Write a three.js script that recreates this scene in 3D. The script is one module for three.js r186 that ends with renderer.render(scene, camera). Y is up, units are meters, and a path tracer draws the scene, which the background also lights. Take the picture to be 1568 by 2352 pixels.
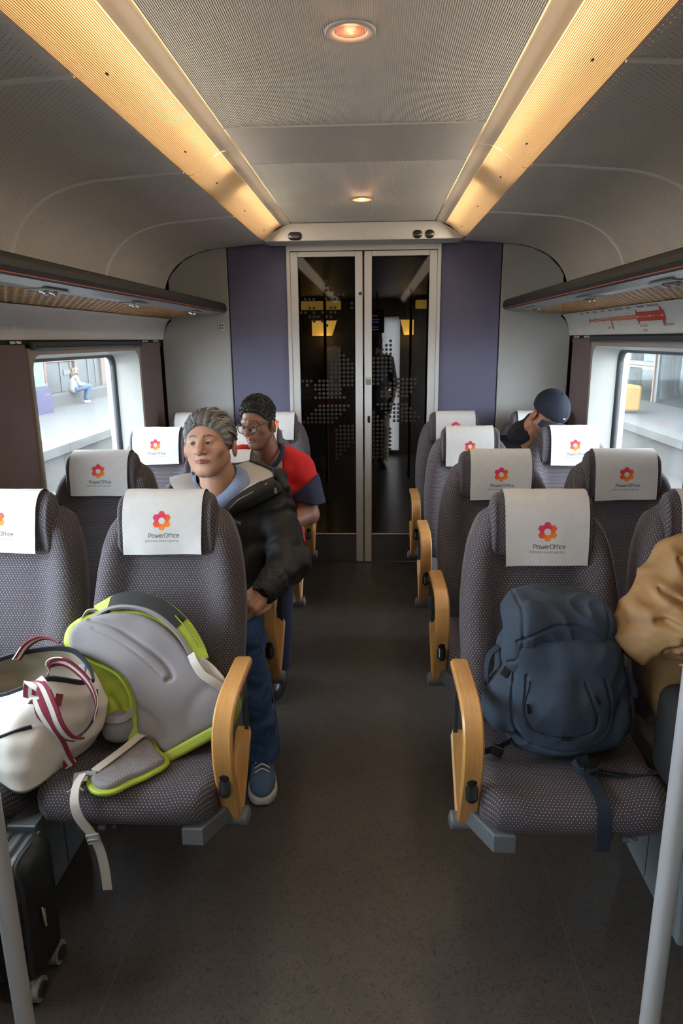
import * as THREE from 'three';
import { RoundedBoxGeometry } from 'three/addons/geometries/RoundedBoxGeometry.js';
import { mergeGeometries, mergeVertices, toCreasedNormals } from 'three/addons/utils/BufferGeometryUtils.js';
import { ImprovedNoise } from 'three/addons/math/ImprovedNoise.js';
import { RectAreaLightUniformsLib } from 'three/addons/lights/RectAreaLightUniformsLib.js';

// ------------------------------------------------------------------ camera, sky, lights, exposure
const scene = new THREE.Scene();
const camera = new THREE.PerspectiveCamera(73.74, 1568 / 2352, 0.05, 300);
camera.position.set(0.07, 1.65, 0);
camera.rotation.order = 'YXZ';
camera.rotation.set(-14.2 * Math.PI / 180, 2.75 * Math.PI / 180, -0.6 * Math.PI / 180);
const renderer = new THREE.WebGLRenderer({ antialias: true });
renderer.toneMapping = THREE.LinearToneMapping;
renderer.toneMappingExposure = 1.14;
renderer.shadowMap.enabled = true;
RectAreaLightUniformsLib.init();
const lin0 = (r, g, b) => new THREE.Color().setRGB(r, g, b);
// even overcast sky
scene.background = new THREE.Color().setRGB(0.87, 0.96, 1.06);
scene.backgroundIntensity = 14.5;
const LAMP = { color: lin0(1.0, 0.66, 0.33), light: lin0(1.0, 0.86, 0.68), strip: 6.4, tube: 9 };

// ------------------------------------------------------------------ helpers
const V = (x, y, z) => new THREE.Vector3(x, y, z);
const R = (d) => d * Math.PI / 180;
const lerp = (a, b, t) => a + (b - a) * t, clamp = (x, a = 0, b = 1) => Math.min(b, Math.max(a, x));
const smooth = (a, b, x) => { const t = clamp((x - a) / (b - a)); return t * t * (3 - 2 * t); };
function rng(seed) { let s = seed | 0; return () => { s = (s + 0x6d2b79f5) | 0; let t = Math.imul(s ^ (s >>> 15), 1 | s); t = (t + Math.imul(t ^ (t >>> 7), 61 | t)) ^ t; return ((t ^ (t >>> 14)) >>> 0) / 4294967296; }; }
const perlin = new ImprovedNoise();
const noise = (x, y, z) => perlin.noise(x + 11.3, y + 7.7, z + 3.1);
const taken = new Map();
function numbered(n) { const k = taken.get(n) ?? 0; taken.set(n, k + 1); return k ? n + '_' + String(k).padStart(3, '0') : n; }
function meshOf(name, geo, mat, parent) { const m = new THREE.Mesh(Array.isArray(geo) ? merge(geo) : geo, mat); m.name = name; m.castShadow = m.receiveShadow = true; parent.add(m); return m; }
function thing(name, label, category, pos = [0, 0, 0], turn = 0, group) {
  const o = new THREE.Group(); o.name = numbered(name); scene.add(o); o.position.set(...pos); o.rotation.y = turn;
  o.userData = { label, category }; if (group) o.userData.group = group; return o;
}
function single(name, geo, mat, label, category, group) {
  const m = meshOf(numbered(name), geo, mat, scene); m.userData = { label, category }; if (group) m.userData.group = group; return m;
}
const part = (name, geo, mat, parent, label) => { const m = meshOf(name, geo, mat, parent); if (label) m.userData.label = label; return m; };
function struct(name, geo, mat, label) { const m = meshOf(name, geo, mat, scene); m.userData = { kind: 'structure' }; if (label) m.userData.label = label; return m; }
function structGroup(name, label) { const o = new THREE.Group(); o.name = name; scene.add(o); o.userData = { kind: 'structure' }; if (label) o.userData.label = label; return o; }
function clean(g) {
  let h = g.index ? g.toNonIndexed() : g;
  for (const k of Object.keys(h.attributes)) if (!['position', 'normal', 'uv', 'color'].includes(k)) h.deleteAttribute(k);
  if (!h.attributes.normal) h.computeVertexNormals();
  if (!h.attributes.uv) h.setAttribute('uv', new THREE.BufferAttribute(new Float32Array(h.attributes.position.count * 2), 2));
  h.morphAttributes = {}; return h;
}
function merge(list) {
  const gs = list.map(clean), col = gs.some((g) => g.attributes.color);
  if (col) for (const g of gs) if (!g.attributes.color) g.setAttribute('color', new THREE.BufferAttribute(new Float32Array(g.attributes.position.count * 3).fill(1), 3));
  return mergeGeometries(gs);
}
// uv in metres by the way each face points
function metreUV(g) {
  const h = g.index ? g.toNonIndexed() : g, p = h.attributes.position, uv = new Float32Array(p.count * 2), a = V(), b = V(), c = V();
  for (let i = 0; i < p.count; i += 3) {
    a.fromBufferAttribute(p, i); b.fromBufferAttribute(p, i + 1).sub(a); c.fromBufferAttribute(p, i + 2).sub(a); b.cross(c);
    const ax = Math.abs(b.x), ay = Math.abs(b.y), az = Math.abs(b.z);
    for (let k = 0; k < 3; k++) {
      const x = p.getX(i + k), y = p.getY(i + k), z = p.getZ(i + k);
      const [u, v] = ax >= ay && ax >= az ? [z, y] : ay >= az ? [x, z] : [x, y];
      uv[(i + k) * 2] = u; uv[(i + k) * 2 + 1] = v;
    }
  }
  h.setAttribute('uv', new THREE.BufferAttribute(uv, 2)); return h;
}
function bx(w, h, d, x = 0, y = 0, z = 0, r = 0.004, seg = 2) {
  const g = r > 0 ? new RoundedBoxGeometry(w, h, d, seg, Math.min(r, w / 2.01, h / 2.01, d / 2.01)) : new THREE.BoxGeometry(w, h, d);
  g.translate(x, y, z); return metreUV(g);
}
const span = (x0, x1, y0, y1, z0, z1, r = 0.003) => bx(Math.abs(x1 - x0), Math.abs(y1 - y0), Math.abs(z1 - z0), (x0 + x1) / 2, (y0 + y1) / 2, (z0 + z1) / 2, r);
const turnGeo = (g, rx = 0, ry = 0, rz = 0) => { g.applyMatrix4(new THREE.Matrix4().makeRotationFromEuler(new THREE.Euler(rx, ry, rz))); return g; };
const move = (g, x, y, z) => { g.translate(x, y, z); return g; };
const cyl = (r0, r1, h, x = 0, y = 0, z = 0, n = 20) => move(new THREE.CylinderGeometry(r1, r0, h, n), x, y, z);
const ball = (r, x = 0, y = 0, z = 0, sx = 1, sy = 1, sz = 1, n = 16) => move(new THREE.SphereGeometry(r, n, Math.ceil(n * .7)).scale(sx, sy, sz), x, y, z);
const vecs = (pts) => pts.map((p) => p.isVector3 ? p : V(...p));
function tube(pts, r, n = 24, seg = 8, caps = true, closed = false) {
  const c = new THREE.CatmullRomCurve3(vecs(pts), closed, 'centripetal'), g = new THREE.TubeGeometry(c, n, r, seg, closed);
  if (!caps || closed) return g;
  const a = c.getPoint(0), b = c.getPoint(1);
  return merge([g, ball(r, a.x, a.y, a.z, 1, 1, 1, seg), ball(r, b.x, b.y, b.z, 1, 1, 1, seg)]);
}
// polygon in (a, b) swept between c0 and c1 along an axis: 'z' -> (x,y), 'x' -> (z,y), 'y' -> (x,z)
function prism(pts, c0, c1, axis = 'z', bevel = 0) {
  const s = new THREE.Shape(pts.map((p) => new THREE.Vector2(...p))), lo = Math.min(c0, c1), hi = Math.max(c0, c1);
  const g = new THREE.ExtrudeGeometry(s, { depth: hi - lo - 2 * bevel, bevelEnabled: bevel > 0, bevelSize: bevel, bevelThickness: bevel, bevelOffset: -bevel, bevelSegments: 2, curveSegments: 12 });
  g.translate(0, 0, lo + bevel);
  const p = g.attributes.position, n = g.attributes.normal;
  if (axis !== 'z') for (const a of [p, n]) for (let i = 0; i < a.count; i++) { const x = a.getX(i), y = a.getY(i), z = a.getZ(i); axis === 'x' ? a.setXYZ(i, z, y, x) : a.setXYZ(i, x, z, y); }
  if (axis !== 'z') flip(g);
  return metreUV(g);
}
function flip(g) { const p = g.attributes.position; if (g.index) { const ix = g.index.array; for (let i = 0; i < ix.length; i += 3) { const t = ix[i]; ix[i] = ix[i + 1]; ix[i + 1] = t; } } else for (const k of Object.keys(g.attributes)) { const a = g.attributes[k], s = a.itemSize, r = a.array; for (let i = 0; i < p.count; i += 3) for (let c = 0; c < s; c++) { const t = r[i * s + c]; r[i * s + c] = r[(i + 1) * s + c]; r[(i + 1) * s + c] = t; } } return g; }
// rows of points -> surface; uv in metres from arc lengths; wrap joins the last column to the first
function loft(rows, { wrap = false, capA = false, capB = false, smoothN = true, u0 = 0 } = {}) {
  const nr = rows.length, nc = rows[0].length + (wrap ? 1 : 0), pos = [], uv = [], idx = [];
  const at = (i, j) => rows[i][j % rows[i].length];
  let v = 0;
  for (let i = 0; i < nr; i++) {
    if (i) { let d = 0; for (let j = 0; j < nc; j++) d += at(i, j).distanceTo(at(i - 1, j)); v += d / nc; }
    let u = u0;
    for (let j = 0; j < nc; j++) { const p = at(i, j); if (j) u += p.distanceTo(at(i, j - 1)); pos.push(p.x, p.y, p.z); uv.push(u, v); }
  }
  for (let i = 0; i < nr - 1; i++) for (let j = 0; j < nc - 1; j++) { const a = i * nc + j, b = a + 1, c = a + nc, d = c + 1; idx.push(a, b, d, a, d, c); }
  const cap = (i, rev) => { const c = V(); for (const p of rows[i]) c.add(p); c.multiplyScalar(1 / rows[i].length); const k = pos.length / 3; pos.push(c.x, c.y, c.z); uv.push(0, 0); for (let j = 0; j < nc - 1; j++) rev ? idx.push(k, i * nc + j + 1, i * nc + j) : idx.push(k, i * nc + j, i * nc + j + 1); };
  if (capA) cap(0, true); if (capB) cap(nr - 1, false);
  const g = new THREE.BufferGeometry(); g.setAttribute('position', new THREE.Float32BufferAttribute(pos, 3)); g.setAttribute('uv', new THREE.Float32BufferAttribute(uv, 2)); g.setIndex(idx);
  g.computeVertexNormals();
  if (wrap) { const n = g.attributes.normal; for (let i = 0; i < nr; i++) { const a = i * nc, b = a + nc - 1, q = V(n.getX(a) + n.getX(b), n.getY(a) + n.getY(b), n.getZ(a) + n.getZ(b)).normalize(); n.setXYZ(a, q.x, q.y, q.z); n.setXYZ(b, q.x, q.y, q.z); } }
  return g;
}
// a flat strap along points, `side` gives the direction of its width at each point
function strap(pts, side, width, thick = 0.0025, n = 40) {
  const c = new THREE.CatmullRomCurve3(vecs(pts), false, 'centripetal'), sides = vecs(Array.isArray(side[0]) ? side : pts.map(() => side)), rows = [];
  for (let i = 0; i <= n; i++) {
    const t = i / n, p = c.getPoint(t), tg = c.getTangent(t), k = t * (sides.length - 1), a = Math.min(Math.floor(k), sides.length - 2), s = sides[Math.max(a, 0)].clone().lerp(sides[Math.min(a + 1, sides.length - 1)], k - a);
    s.addScaledVector(tg, -s.dot(tg)).normalize(); const nn = tg.clone().cross(s).normalize(), w = (typeof width === 'function' ? width(t) : width) / 2;
    const q = (a2, b2) => p.clone().addScaledVector(s, a2).addScaledVector(nn, b2);
    rows.push([q(-w, thick / 2), q(0, thick / 2 * 1.1), q(w, thick / 2), q(w, -thick / 2), q(0, -thick / 2 * 1.1), q(-w, -thick / 2)]);
  }
  return toCreasedNormals(loft(rows, { wrap: true, capA: true, capB: true }), R(50));
}
// ---- distance fields and surface nets
const len = Math.hypot;
const smin = (a, b, k) => { const h = clamp(0.5 + 0.5 * (b - a) / k); return lerp(b, a, h) - k * h * (1 - h); };
const smax = (a, b, k) => -smin(-a, -b, k);
const sdBall = (p, c, r) => len(p[0] - c[0], p[1] - c[1], p[2] - c[2]) - r;
function sdEll(p, c, r) { const x = (p[0] - c[0]) / r[0], y = (p[1] - c[1]) / r[1], z = (p[2] - c[2]) / r[2], k0 = len(x, y, z), k1 = len(x / r[0], y / r[1], z / r[2]); return k1 < 1e-9 ? -Math.min(...r) : k0 * (k0 - 1) / k1; }
function sdCap(p, a, b, ra, rb = ra) {
  const dx = b[0] - a[0], dy = b[1] - a[1], dz = b[2] - a[2], ex = p[0] - a[0], ey = p[1] - a[1], ez = p[2] - a[2];
  const t = clamp((dx * ex + dy * ey + dz * ez) / (dx * dx + dy * dy + dz * dz + 1e-12)); return len(ex - dx * t, ey - dy * t, ez - dz * t) - lerp(ra, rb, t);
}
function sdBox(p, c, h, r) { const x = Math.abs(p[0] - c[0]) - h[0] + r, y = Math.abs(p[1] - c[1]) - h[1] + r, z = Math.abs(p[2] - c[2]) - h[2] + r; return len(Math.max(x, 0), Math.max(y, 0), Math.max(z, 0)) + Math.min(Math.max(x, y, z), 0) - r; }
function net(lo, hi, h, f, color) {
  const n = [0, 1, 2].map((k) => Math.ceil((hi[k] - lo[k]) / h) + 1), [nx, ny, nz] = n, F = new Float32Array(nx * ny * nz), id = new Int32Array(nx * ny * nz).fill(-1), pos = [], idx = [], p = [0, 0, 0];
  const B = 4, far = 7 * h + 0.006;          // blocks well away from the surface are filled from one sample
  for (let kb = 0; kb < nz; kb += B) for (let jb = 0; jb < ny; jb += B) for (let ib = 0; ib < nx; ib += B) {
    p[0] = lo[0] + (ib + 1.5) * h; p[1] = lo[1] + (jb + 1.5) * h; p[2] = lo[2] + (kb + 1.5) * h;
    const m = f(p), skip = Math.abs(m) > far, k1 = Math.min(kb + B, nz), j1 = Math.min(jb + B, ny), i1 = Math.min(ib + B, nx);
    for (let k = kb; k < k1; k++) for (let j = jb; j < j1; j++) for (let i = ib, o = ib + nx * (j + ny * k); i < i1; i++, o++) { if (skip) { F[o] = m; continue; } p[0] = lo[0] + i * h; p[1] = lo[1] + j * h; p[2] = lo[2] + k * h; F[o] = f(p); }
  }
  const sx = 1, sy = nx, sz = nx * ny, C = [0, sx, sy, sx + sy, sz, sx + sz, sy + sz, sx + sy + sz];
  const E = [[0, 1], [2, 3], [4, 5], [6, 7], [0, 2], [1, 3], [4, 6], [5, 7], [0, 4], [1, 5], [2, 6], [3, 7]];
  for (let k = 0; k < nz - 1; k++) for (let j = 0; j < ny - 1; j++) for (let i = 0; i < nx - 1; i++) {
    const o = i + j * sy + k * sz; let m = 0; for (let c = 0; c < 8; c++) if (F[o + C[c]] < 0) m |= 1 << c;
    if (m === 0 || m === 255) continue;
    let x = 0, y = 0, z = 0, q = 0;
    for (const [a, b] of E) { const fa = F[o + C[a]], fb = F[o + C[b]]; if ((fa < 0) === (fb < 0)) continue; const t = fa / (fa - fb); x += lerp(a & 1, b & 1, t); y += lerp((a >> 1) & 1, (b >> 1) & 1, t); z += lerp(a >> 2, b >> 2, t); q++; }
    id[o] = pos.length / 3; pos.push(lo[0] + (i + x / q) * h, lo[1] + (j + y / q) * h, lo[2] + (k + z / q) * h);
  }
  const quad = (a, b, c, d, s) => { if (a < 0 || b < 0 || c < 0 || d < 0) return; s ? idx.push(a, b, c, a, c, d) : idx.push(a, c, b, a, d, c); };
  for (let k = 1; k < nz - 1; k++) for (let j = 1; j < ny - 1; j++) for (let i = 1; i < nx - 1; i++) {
    const o = i + j * sy + k * sz, s = F[o] < 0;
    if (s !== F[o + sx] < 0) quad(id[o - sy - sz], id[o - sz], id[o], id[o - sy], s);
    if (s !== F[o + sy] < 0) quad(id[o - sz - sx], id[o - sx], id[o], id[o - sz], s);
    if (s !== F[o + sz] < 0) quad(id[o - sx - sy], id[o - sy], id[o], id[o - sx], s);
  }
  const nor = new Float32Array(pos.length), uv = new Float32Array(pos.length / 3 * 2), col = color ? new Float32Array(pos.length) : null, e = h * 0.6;
  for (let i = 0; i < pos.length; i += 3) {
    const x = pos[i], y = pos[i + 1], z = pos[i + 2];
    let a = f([x + e, y, z]) - f([x - e, y, z]), b = f([x, y + e, z]) - f([x, y - e, z]), c = f([x, y, z + e]) - f([x, y, z - e]); const l = len(a, b, c) || 1; a /= l; b /= l; c /= l;
    nor[i] = a; nor[i + 1] = b; nor[i + 2] = c; uv[i / 3 * 2] = x; uv[i / 3 * 2 + 1] = y;
    if (col) { const q = color([x, y, z], [a, b, c]); col[i] = q[0]; col[i + 1] = q[1]; col[i + 2] = q[2]; }
  }
  const g = new THREE.BufferGeometry(); g.setAttribute('position', new THREE.Float32BufferAttribute(pos, 3)); g.setAttribute('normal', new THREE.BufferAttribute(nor, 3)); g.setAttribute('uv', new THREE.BufferAttribute(uv, 2)); g.setIndex(idx);
  if (col) g.setAttribute('color', new THREE.BufferAttribute(col, 3)); return g;
}
// ---- textures
function canvasTex(w, h, draw, { srgb = true, repeat = null } = {}) {
  const c = document.createElement('canvas'); c.width = w; c.height = h; draw(c.getContext('2d'), w, h);
  const t = new THREE.CanvasTexture(c); if (srgb) t.colorSpace = THREE.SRGBColorSpace; t.magFilter = THREE.LinearFilter;
  if (repeat) { t.wrapS = t.wrapT = THREE.RepeatWrapping; t.repeat.set(...repeat); } return t;
}
function dataTex(n, f, { srgb = true, repeat = [1, 1] } = {}) {
  const d = new Uint8Array(n * n * 4); for (let y = 0; y < n; y++) for (let x = 0; x < n; x++) { const c = f(x / n, y / n, x, y), o = (y * n + x) * 4; for (let k = 0; k < 3; k++) d[o + k] = clamp(Array.isArray(c) ? c[k] : c, 0, 255); d[o + 3] = 255; }
  const t = new THREE.DataTexture(d, n, n); if (srgb) t.colorSpace = THREE.SRGBColorSpace; t.wrapS = t.wrapT = THREE.RepeatWrapping; t.magFilter = THREE.LinearFilter; t.repeat.set(...repeat); t.needsUpdate = true; return t;
}
// noise that repeats with the unit square
const tiled = (u, v, f, s = 0) => { const a = u * 2 * Math.PI, b = v * 2 * Math.PI, r = f / (2 * Math.PI); return noise(Math.cos(a) * r + s, Math.sin(a) * r + Math.cos(b) * r * 0.97, Math.sin(b) * r + s * 0.7); };
const lin = (r, g, b) => new THREE.Color().setRGB(r, g, b);
const std = (c, rough = 0.6, extra = {}) => new THREE.MeshStandardMaterial({ color: c, roughness: rough, side: THREE.DoubleSide, ...extra });
const phys = (c, rough = 0.6, extra = {}) => new THREE.MeshPhysicalMaterial({ color: c, roughness: rough, side: THREE.DoubleSide, ...extra });
// ------------------------------------------------------------------ materials
const T = {}, M = {};
{ // seat cloth: grey twill with small pale woven dots, a few red and teal ones
  const W = 24, H = 32, N = 1024, rr = rng(5), red = new Set();
  const kinds = Array.from({ length: W * H }, () => { const q = rr(); return q < 0.009 ? 1 : q < 0.014 ? 2 : 0; });
  const d = new Uint8Array(N * N * 4), cw = N / W, ch = N / H;
  for (let y = 0; y < N; y++) for (let x = 0; x < N; x++) {
    const r = Math.floor(y / ch), off = r % 2 ? 0.5 : 0, cx = x / cw - off, ci = ((Math.floor(cx) % W) + W) % W, fx = (cx - Math.floor(cx) - 0.5) * cw, fy = (y / ch - r - 0.5) * ch;
    const weave = 6 * Math.sin((x + y) * 0.9) + 5 * Math.sin((x - y) * 1.3), e = Math.max(Math.abs(fx) / (cw * 0.105), Math.abs(fy) / (ch * 0.19));
    const on = smooth(1.25, 0.85, e + 0.15 * (len(fx / (cw * 0.105), fy / (ch * 0.19)) - 1)), k = kinds[r * W + ci];
    const base = [70 + weave, 66 + weave, 73 + weave], dot = k === 1 ? [190, 70, 55] : k === 2 ? [40, 140, 140] : [178, 172, 172], o = (y * N + x) * 4;
    for (let c = 0; c < 3; c++) d[o + c] = clamp(lerp(base[c], dot[c], on), 0, 255); d[o + 3] = 255;
  }
  const t = new THREE.DataTexture(d, N, N); t.colorSpace = THREE.SRGBColorSpace; t.wrapS = t.wrapT = THREE.RepeatWrapping; t.magFilter = THREE.LinearFilter; t.repeat.set(1 / 0.246, 1 / 0.250); t.needsUpdate = true; T.seat = t;
}
M.seat = phys(0xffffff, 0.92, { map: T.seat, sheen: 0.5, sheenRoughness: 0.5, sheenColor: lin(0.55, 0.53, 0.58) });
{ // floor vinyl
  const rr = rng(9), N = 1024, F = new Float32Array(N * N);
  for (let i = 0; i < 5200; i++) { let x = rr() * N, y = rr() * N, a = rr() * 6.28, L = 4 + rr() * 12, s = rr() < 0.82 ? -1 : 0.8; s *= 0.4 + 0.6 * rr(); for (let k = 0; k < L; k++) { a += (rr() - 0.5) * 0.5; x += Math.cos(a); y += Math.sin(a); for (let q = 0; q < 2; q++) F[(((Math.floor(y) % N) + N) % N) * N + (((Math.floor(x) + q) % N) + N) % N] += s; } }
  T.floor = dataTex(N, (u, v, x, y) => { const n = tiled(u, v, 9) * 0.5 + tiled(u, v, 40, 4) * 0.4 + tiled(u, v, 160, 9) * 0.5, f = clamp(F[y * N + x], -1.2, 1); const m = 72 * (1 + 0.10 * n) * (1 + (f < 0 ? 0.55 * f : 0.30 * f)); return [m * 1.03, m * 0.97, m * 0.93]; }, { repeat: [1 / 0.9, 1 / 0.9] });
  T.floorRough = dataTex(512, (u, v) => 118 + 40 * tiled(u, v, 6, 2) + 26 * tiled(u, v, 26, 6), { srgb: false, repeat: [1 / 1.7, 1 / 1.7] });
}
M.floor = std(0xffffff, 0.95, { map: T.floor, roughnessMap: T.floorRough });
T.wood = dataTex(512, (u, v) => { const w = tiled(u, v, 3, 1), g = tiled(u * 1, v, 2, 5), s = Math.sin((u * 11 + 3.2 * w + 0.6 * g) * 6.283), fine = tiled((u * 9) % 1, v, 7, 8) * 0.6 + tiled((u * 33) % 1, v, 9, 3) * 0.6; const m = 1 + 0.018 * s + 0.10 * fine + 0.08 * w; return [200 * m, 150 * m, 86 * m]; }, { repeat: [1 / 0.12, 1 / 0.5] });
M.wood = phys(0xffffff, 0.42, { map: T.wood, clearcoat: 0.35, clearcoatRoughness: 0.25 });
T.ply = canvasTex(64, 64, (c) => { for (let i = 0; i < 8; i++) { c.fillStyle = i % 2 ? '#c99b5c' : '#a87a42'; c.fillRect(0, i * 8, 64, 8); } }, { repeat: [1 / 0.02, 1 / 0.02] });
M.metalGrey = std(lin(0.17, 0.19, 0.21), 0.45, { metalness: 0.25 });
M.pedestal = std(lin(0.23, 0.27, 0.30), 0.55, { metalness: 0.1 });
M.darkMetal = std(lin(0.06, 0.065, 0.07), 0.5, { metalness: 0.3 });
M.black = std(lin(0.012, 0.012, 0.013), 0.35);
M.blackGloss = phys(lin(0.012, 0.013, 0.016), 0.25, { clearcoat: 0.6, clearcoatRoughness: 0.1 });
M.rubber = std(lin(0.02, 0.02, 0.021), 0.8);
M.chrome = std(lin(0.75, 0.75, 0.76), 0.25, { metalness: 1 });
M.alu = std(lin(0.60, 0.62, 0.65), 0.36, { metalness: 0.45 });
M.screw = std(lin(0.72, 0.70, 0.66), 0.35, { metalness: 0.8 });
const dirt = (base, amt, rep, seed) => dataTex(512, (u, v) => { const n = tiled(u, v, 5, seed) * 0.6 + tiled(u, v, 19, seed + 3) * 0.4 + tiled(u, v, 90, seed + 5) * 0.35; return base.map((b) => b * (1 + amt * n)); }, { repeat: [1 / rep, 1 / rep] });
M.panelGrey = std(0xffffff, 0.55, { map: dirt([168, 169, 166], 0.03, 1.1, 1) });
M.purple = std(0xffffff, 0.6, { map: dirt([101, 99, 124], 0.035, 1.0, 2) });
M.brown = std(0xffffff, 0.7, { map: dirt([108, 92, 90], 0.03, 0.8, 3) });
M.white = std(0xffffff, 0.5, { map: dirt([205, 203, 196], 0.035, 1.2, 4) });
M.frame = std(lin(0.58, 0.58, 0.57), 0.4, { metalness: 0.15 });
M.reveal = std(0xffffff, 0.45, { map: dirt([170, 171, 167], 0.03, 0.7, 6) });
M.kick = std(lin(0.075, 0.078, 0.085), 0.5);
M.rackDark = std(lin(0.024, 0.026, 0.030), 0.55);
M.rackGrey = std(lin(0.30, 0.31, 0.32), 0.4, { metalness: 0.3 });
M.felt = std(lin(0.03, 0.03, 0.03), 0.95);
M.orange = std(lin(0.55, 0.10, 0.03), 0.5);
{ // perforated sheet: round holes, staggered; a hole is a hole
  T.holes = dataTex(128, (u, v) => { const d = Math.min(len(u - 0.5, v - 0.5), len(Math.min(u, 1 - u), Math.min(v, 1 - v))); return d < 0.072 ? 0 : 255; }, { srgb: false, repeat: [1 / 0.023, 1 / 0.023] });
  M.perf = std(0xffffff, 0.6, { map: dirt([228, 222, 212], 0.04, 1.3, 7), alphaMap: T.holes, alphaTest: 0.5 });
  M.cove = std(0xffffff, 0.6, { map: dirt([226, 220, 210], 0.04, 1.3, 7) });
  // slotted wooden shelf
  T.slots = dataTex(256, (u, v) => { const q = (a, b) => { let x = Math.abs(((u - a + 1.5) % 1) - 0.5), y = Math.abs(((v - b + 1.5) % 1) - 0.5); return Math.max(x - 0.07, 0) ** 2 + (Math.max(y - 0.30, 0) * 2) ** 2 < 0.0014; }; return q(0.25, 0.25) || q(0.75, 0.75) ? 0 : 255; }, { srgb: false, repeat: [1 / 0.036, 1 / 0.066] });
  M.rackWood = std(0xffffff, 0.5, { map: T.wood, alphaMap: T.slots, alphaTest: 0.5 });
}
T.ribs = dataTex(64, (u) => 127 + 127 * Math.cos(u * 6.283), { srgb: false, repeat: [1 / 0.0056, 1] });
M.ceilRib = std(0xffffff, 0.5, { map: dirt([208, 206, 200], 0.05, 0.9, 8), bumpMap: T.ribs, bumpScale: 0.0016 });
M.ceilPlain = std(0xffffff, 0.42, { map: dirt([202, 198, 190], 0.03, 0.9, 8) });
M.diffuser = phys(lin(0.93, 0.88, 0.78), 1.0, { transmission: 0.75, thickness: 0, ior: 1.4 });
M.lampHousing = std(lin(0.72, 0.70, 0.66), 0.6);
M.lampFlange = phys(lin(0.70, 0.68, 0.64), 0.6, { transmission: 0.22, thickness: 0 });
M.lampRib = phys(lin(0.62, 0.40, 0.18), 1.0, { transmission: 0.55, thickness: 0 });
M.tubeGlow = std(lin(0.8, 0.7, 0.5), 0.6, { emissive: LAMP.color, emissiveIntensity: LAMP.tube });
M.glass = phys(lin(0.97, 0.985, 0.98), 0.05, { transmission: 1, thickness: 0, ior: 1.5 });
M.windowGlass = phys(lin(0.94, 0.97, 0.96), 0.12, { transmission: 1, thickness: 0, ior: 1.5 });
M.darkGlass = phys(lin(0.42, 0.40, 0.38), 0.03, { transmission: 1, thickness: 0, ior: 1.5, specularIntensity: 0.22 });
M.surround = std(0xffffff, 0.55, { map: dirt([150, 140, 128], 0.03, 0.6, 9) });
M.strip = std(lin(0.86, 0.84, 0.80), 0.5);
M.gasket = std(lin(0.035, 0.04, 0.045), 0.5);
// ------------------------------------------------------------------ the railway carriage
const ZE = -4.95, ZB = 3.0;                 // end bulkhead with the glass doors, rear bulkhead
const SIDE = [[-1, 'left'], [1, 'right']];
struct('floor', span(-1.62, 1.62, -0.08, 0, ZB + 0.1, ZE - 0.02, 0), M.floor, 'dark brown-grey flecked vinyl carriage floor');
{ // welded seams in the vinyl
  const g = [-1, 1].map((s) => span(s * 0.62 - 0.0015, s * 0.62 + 0.0015, 0, 0.0006, ZE, 0.5, 0));
  const o = struct('trim_1', g, std(lin(0.10, 0.095, 0.09), 0.6), 'pale weld seams running along the floor');
}
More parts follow.
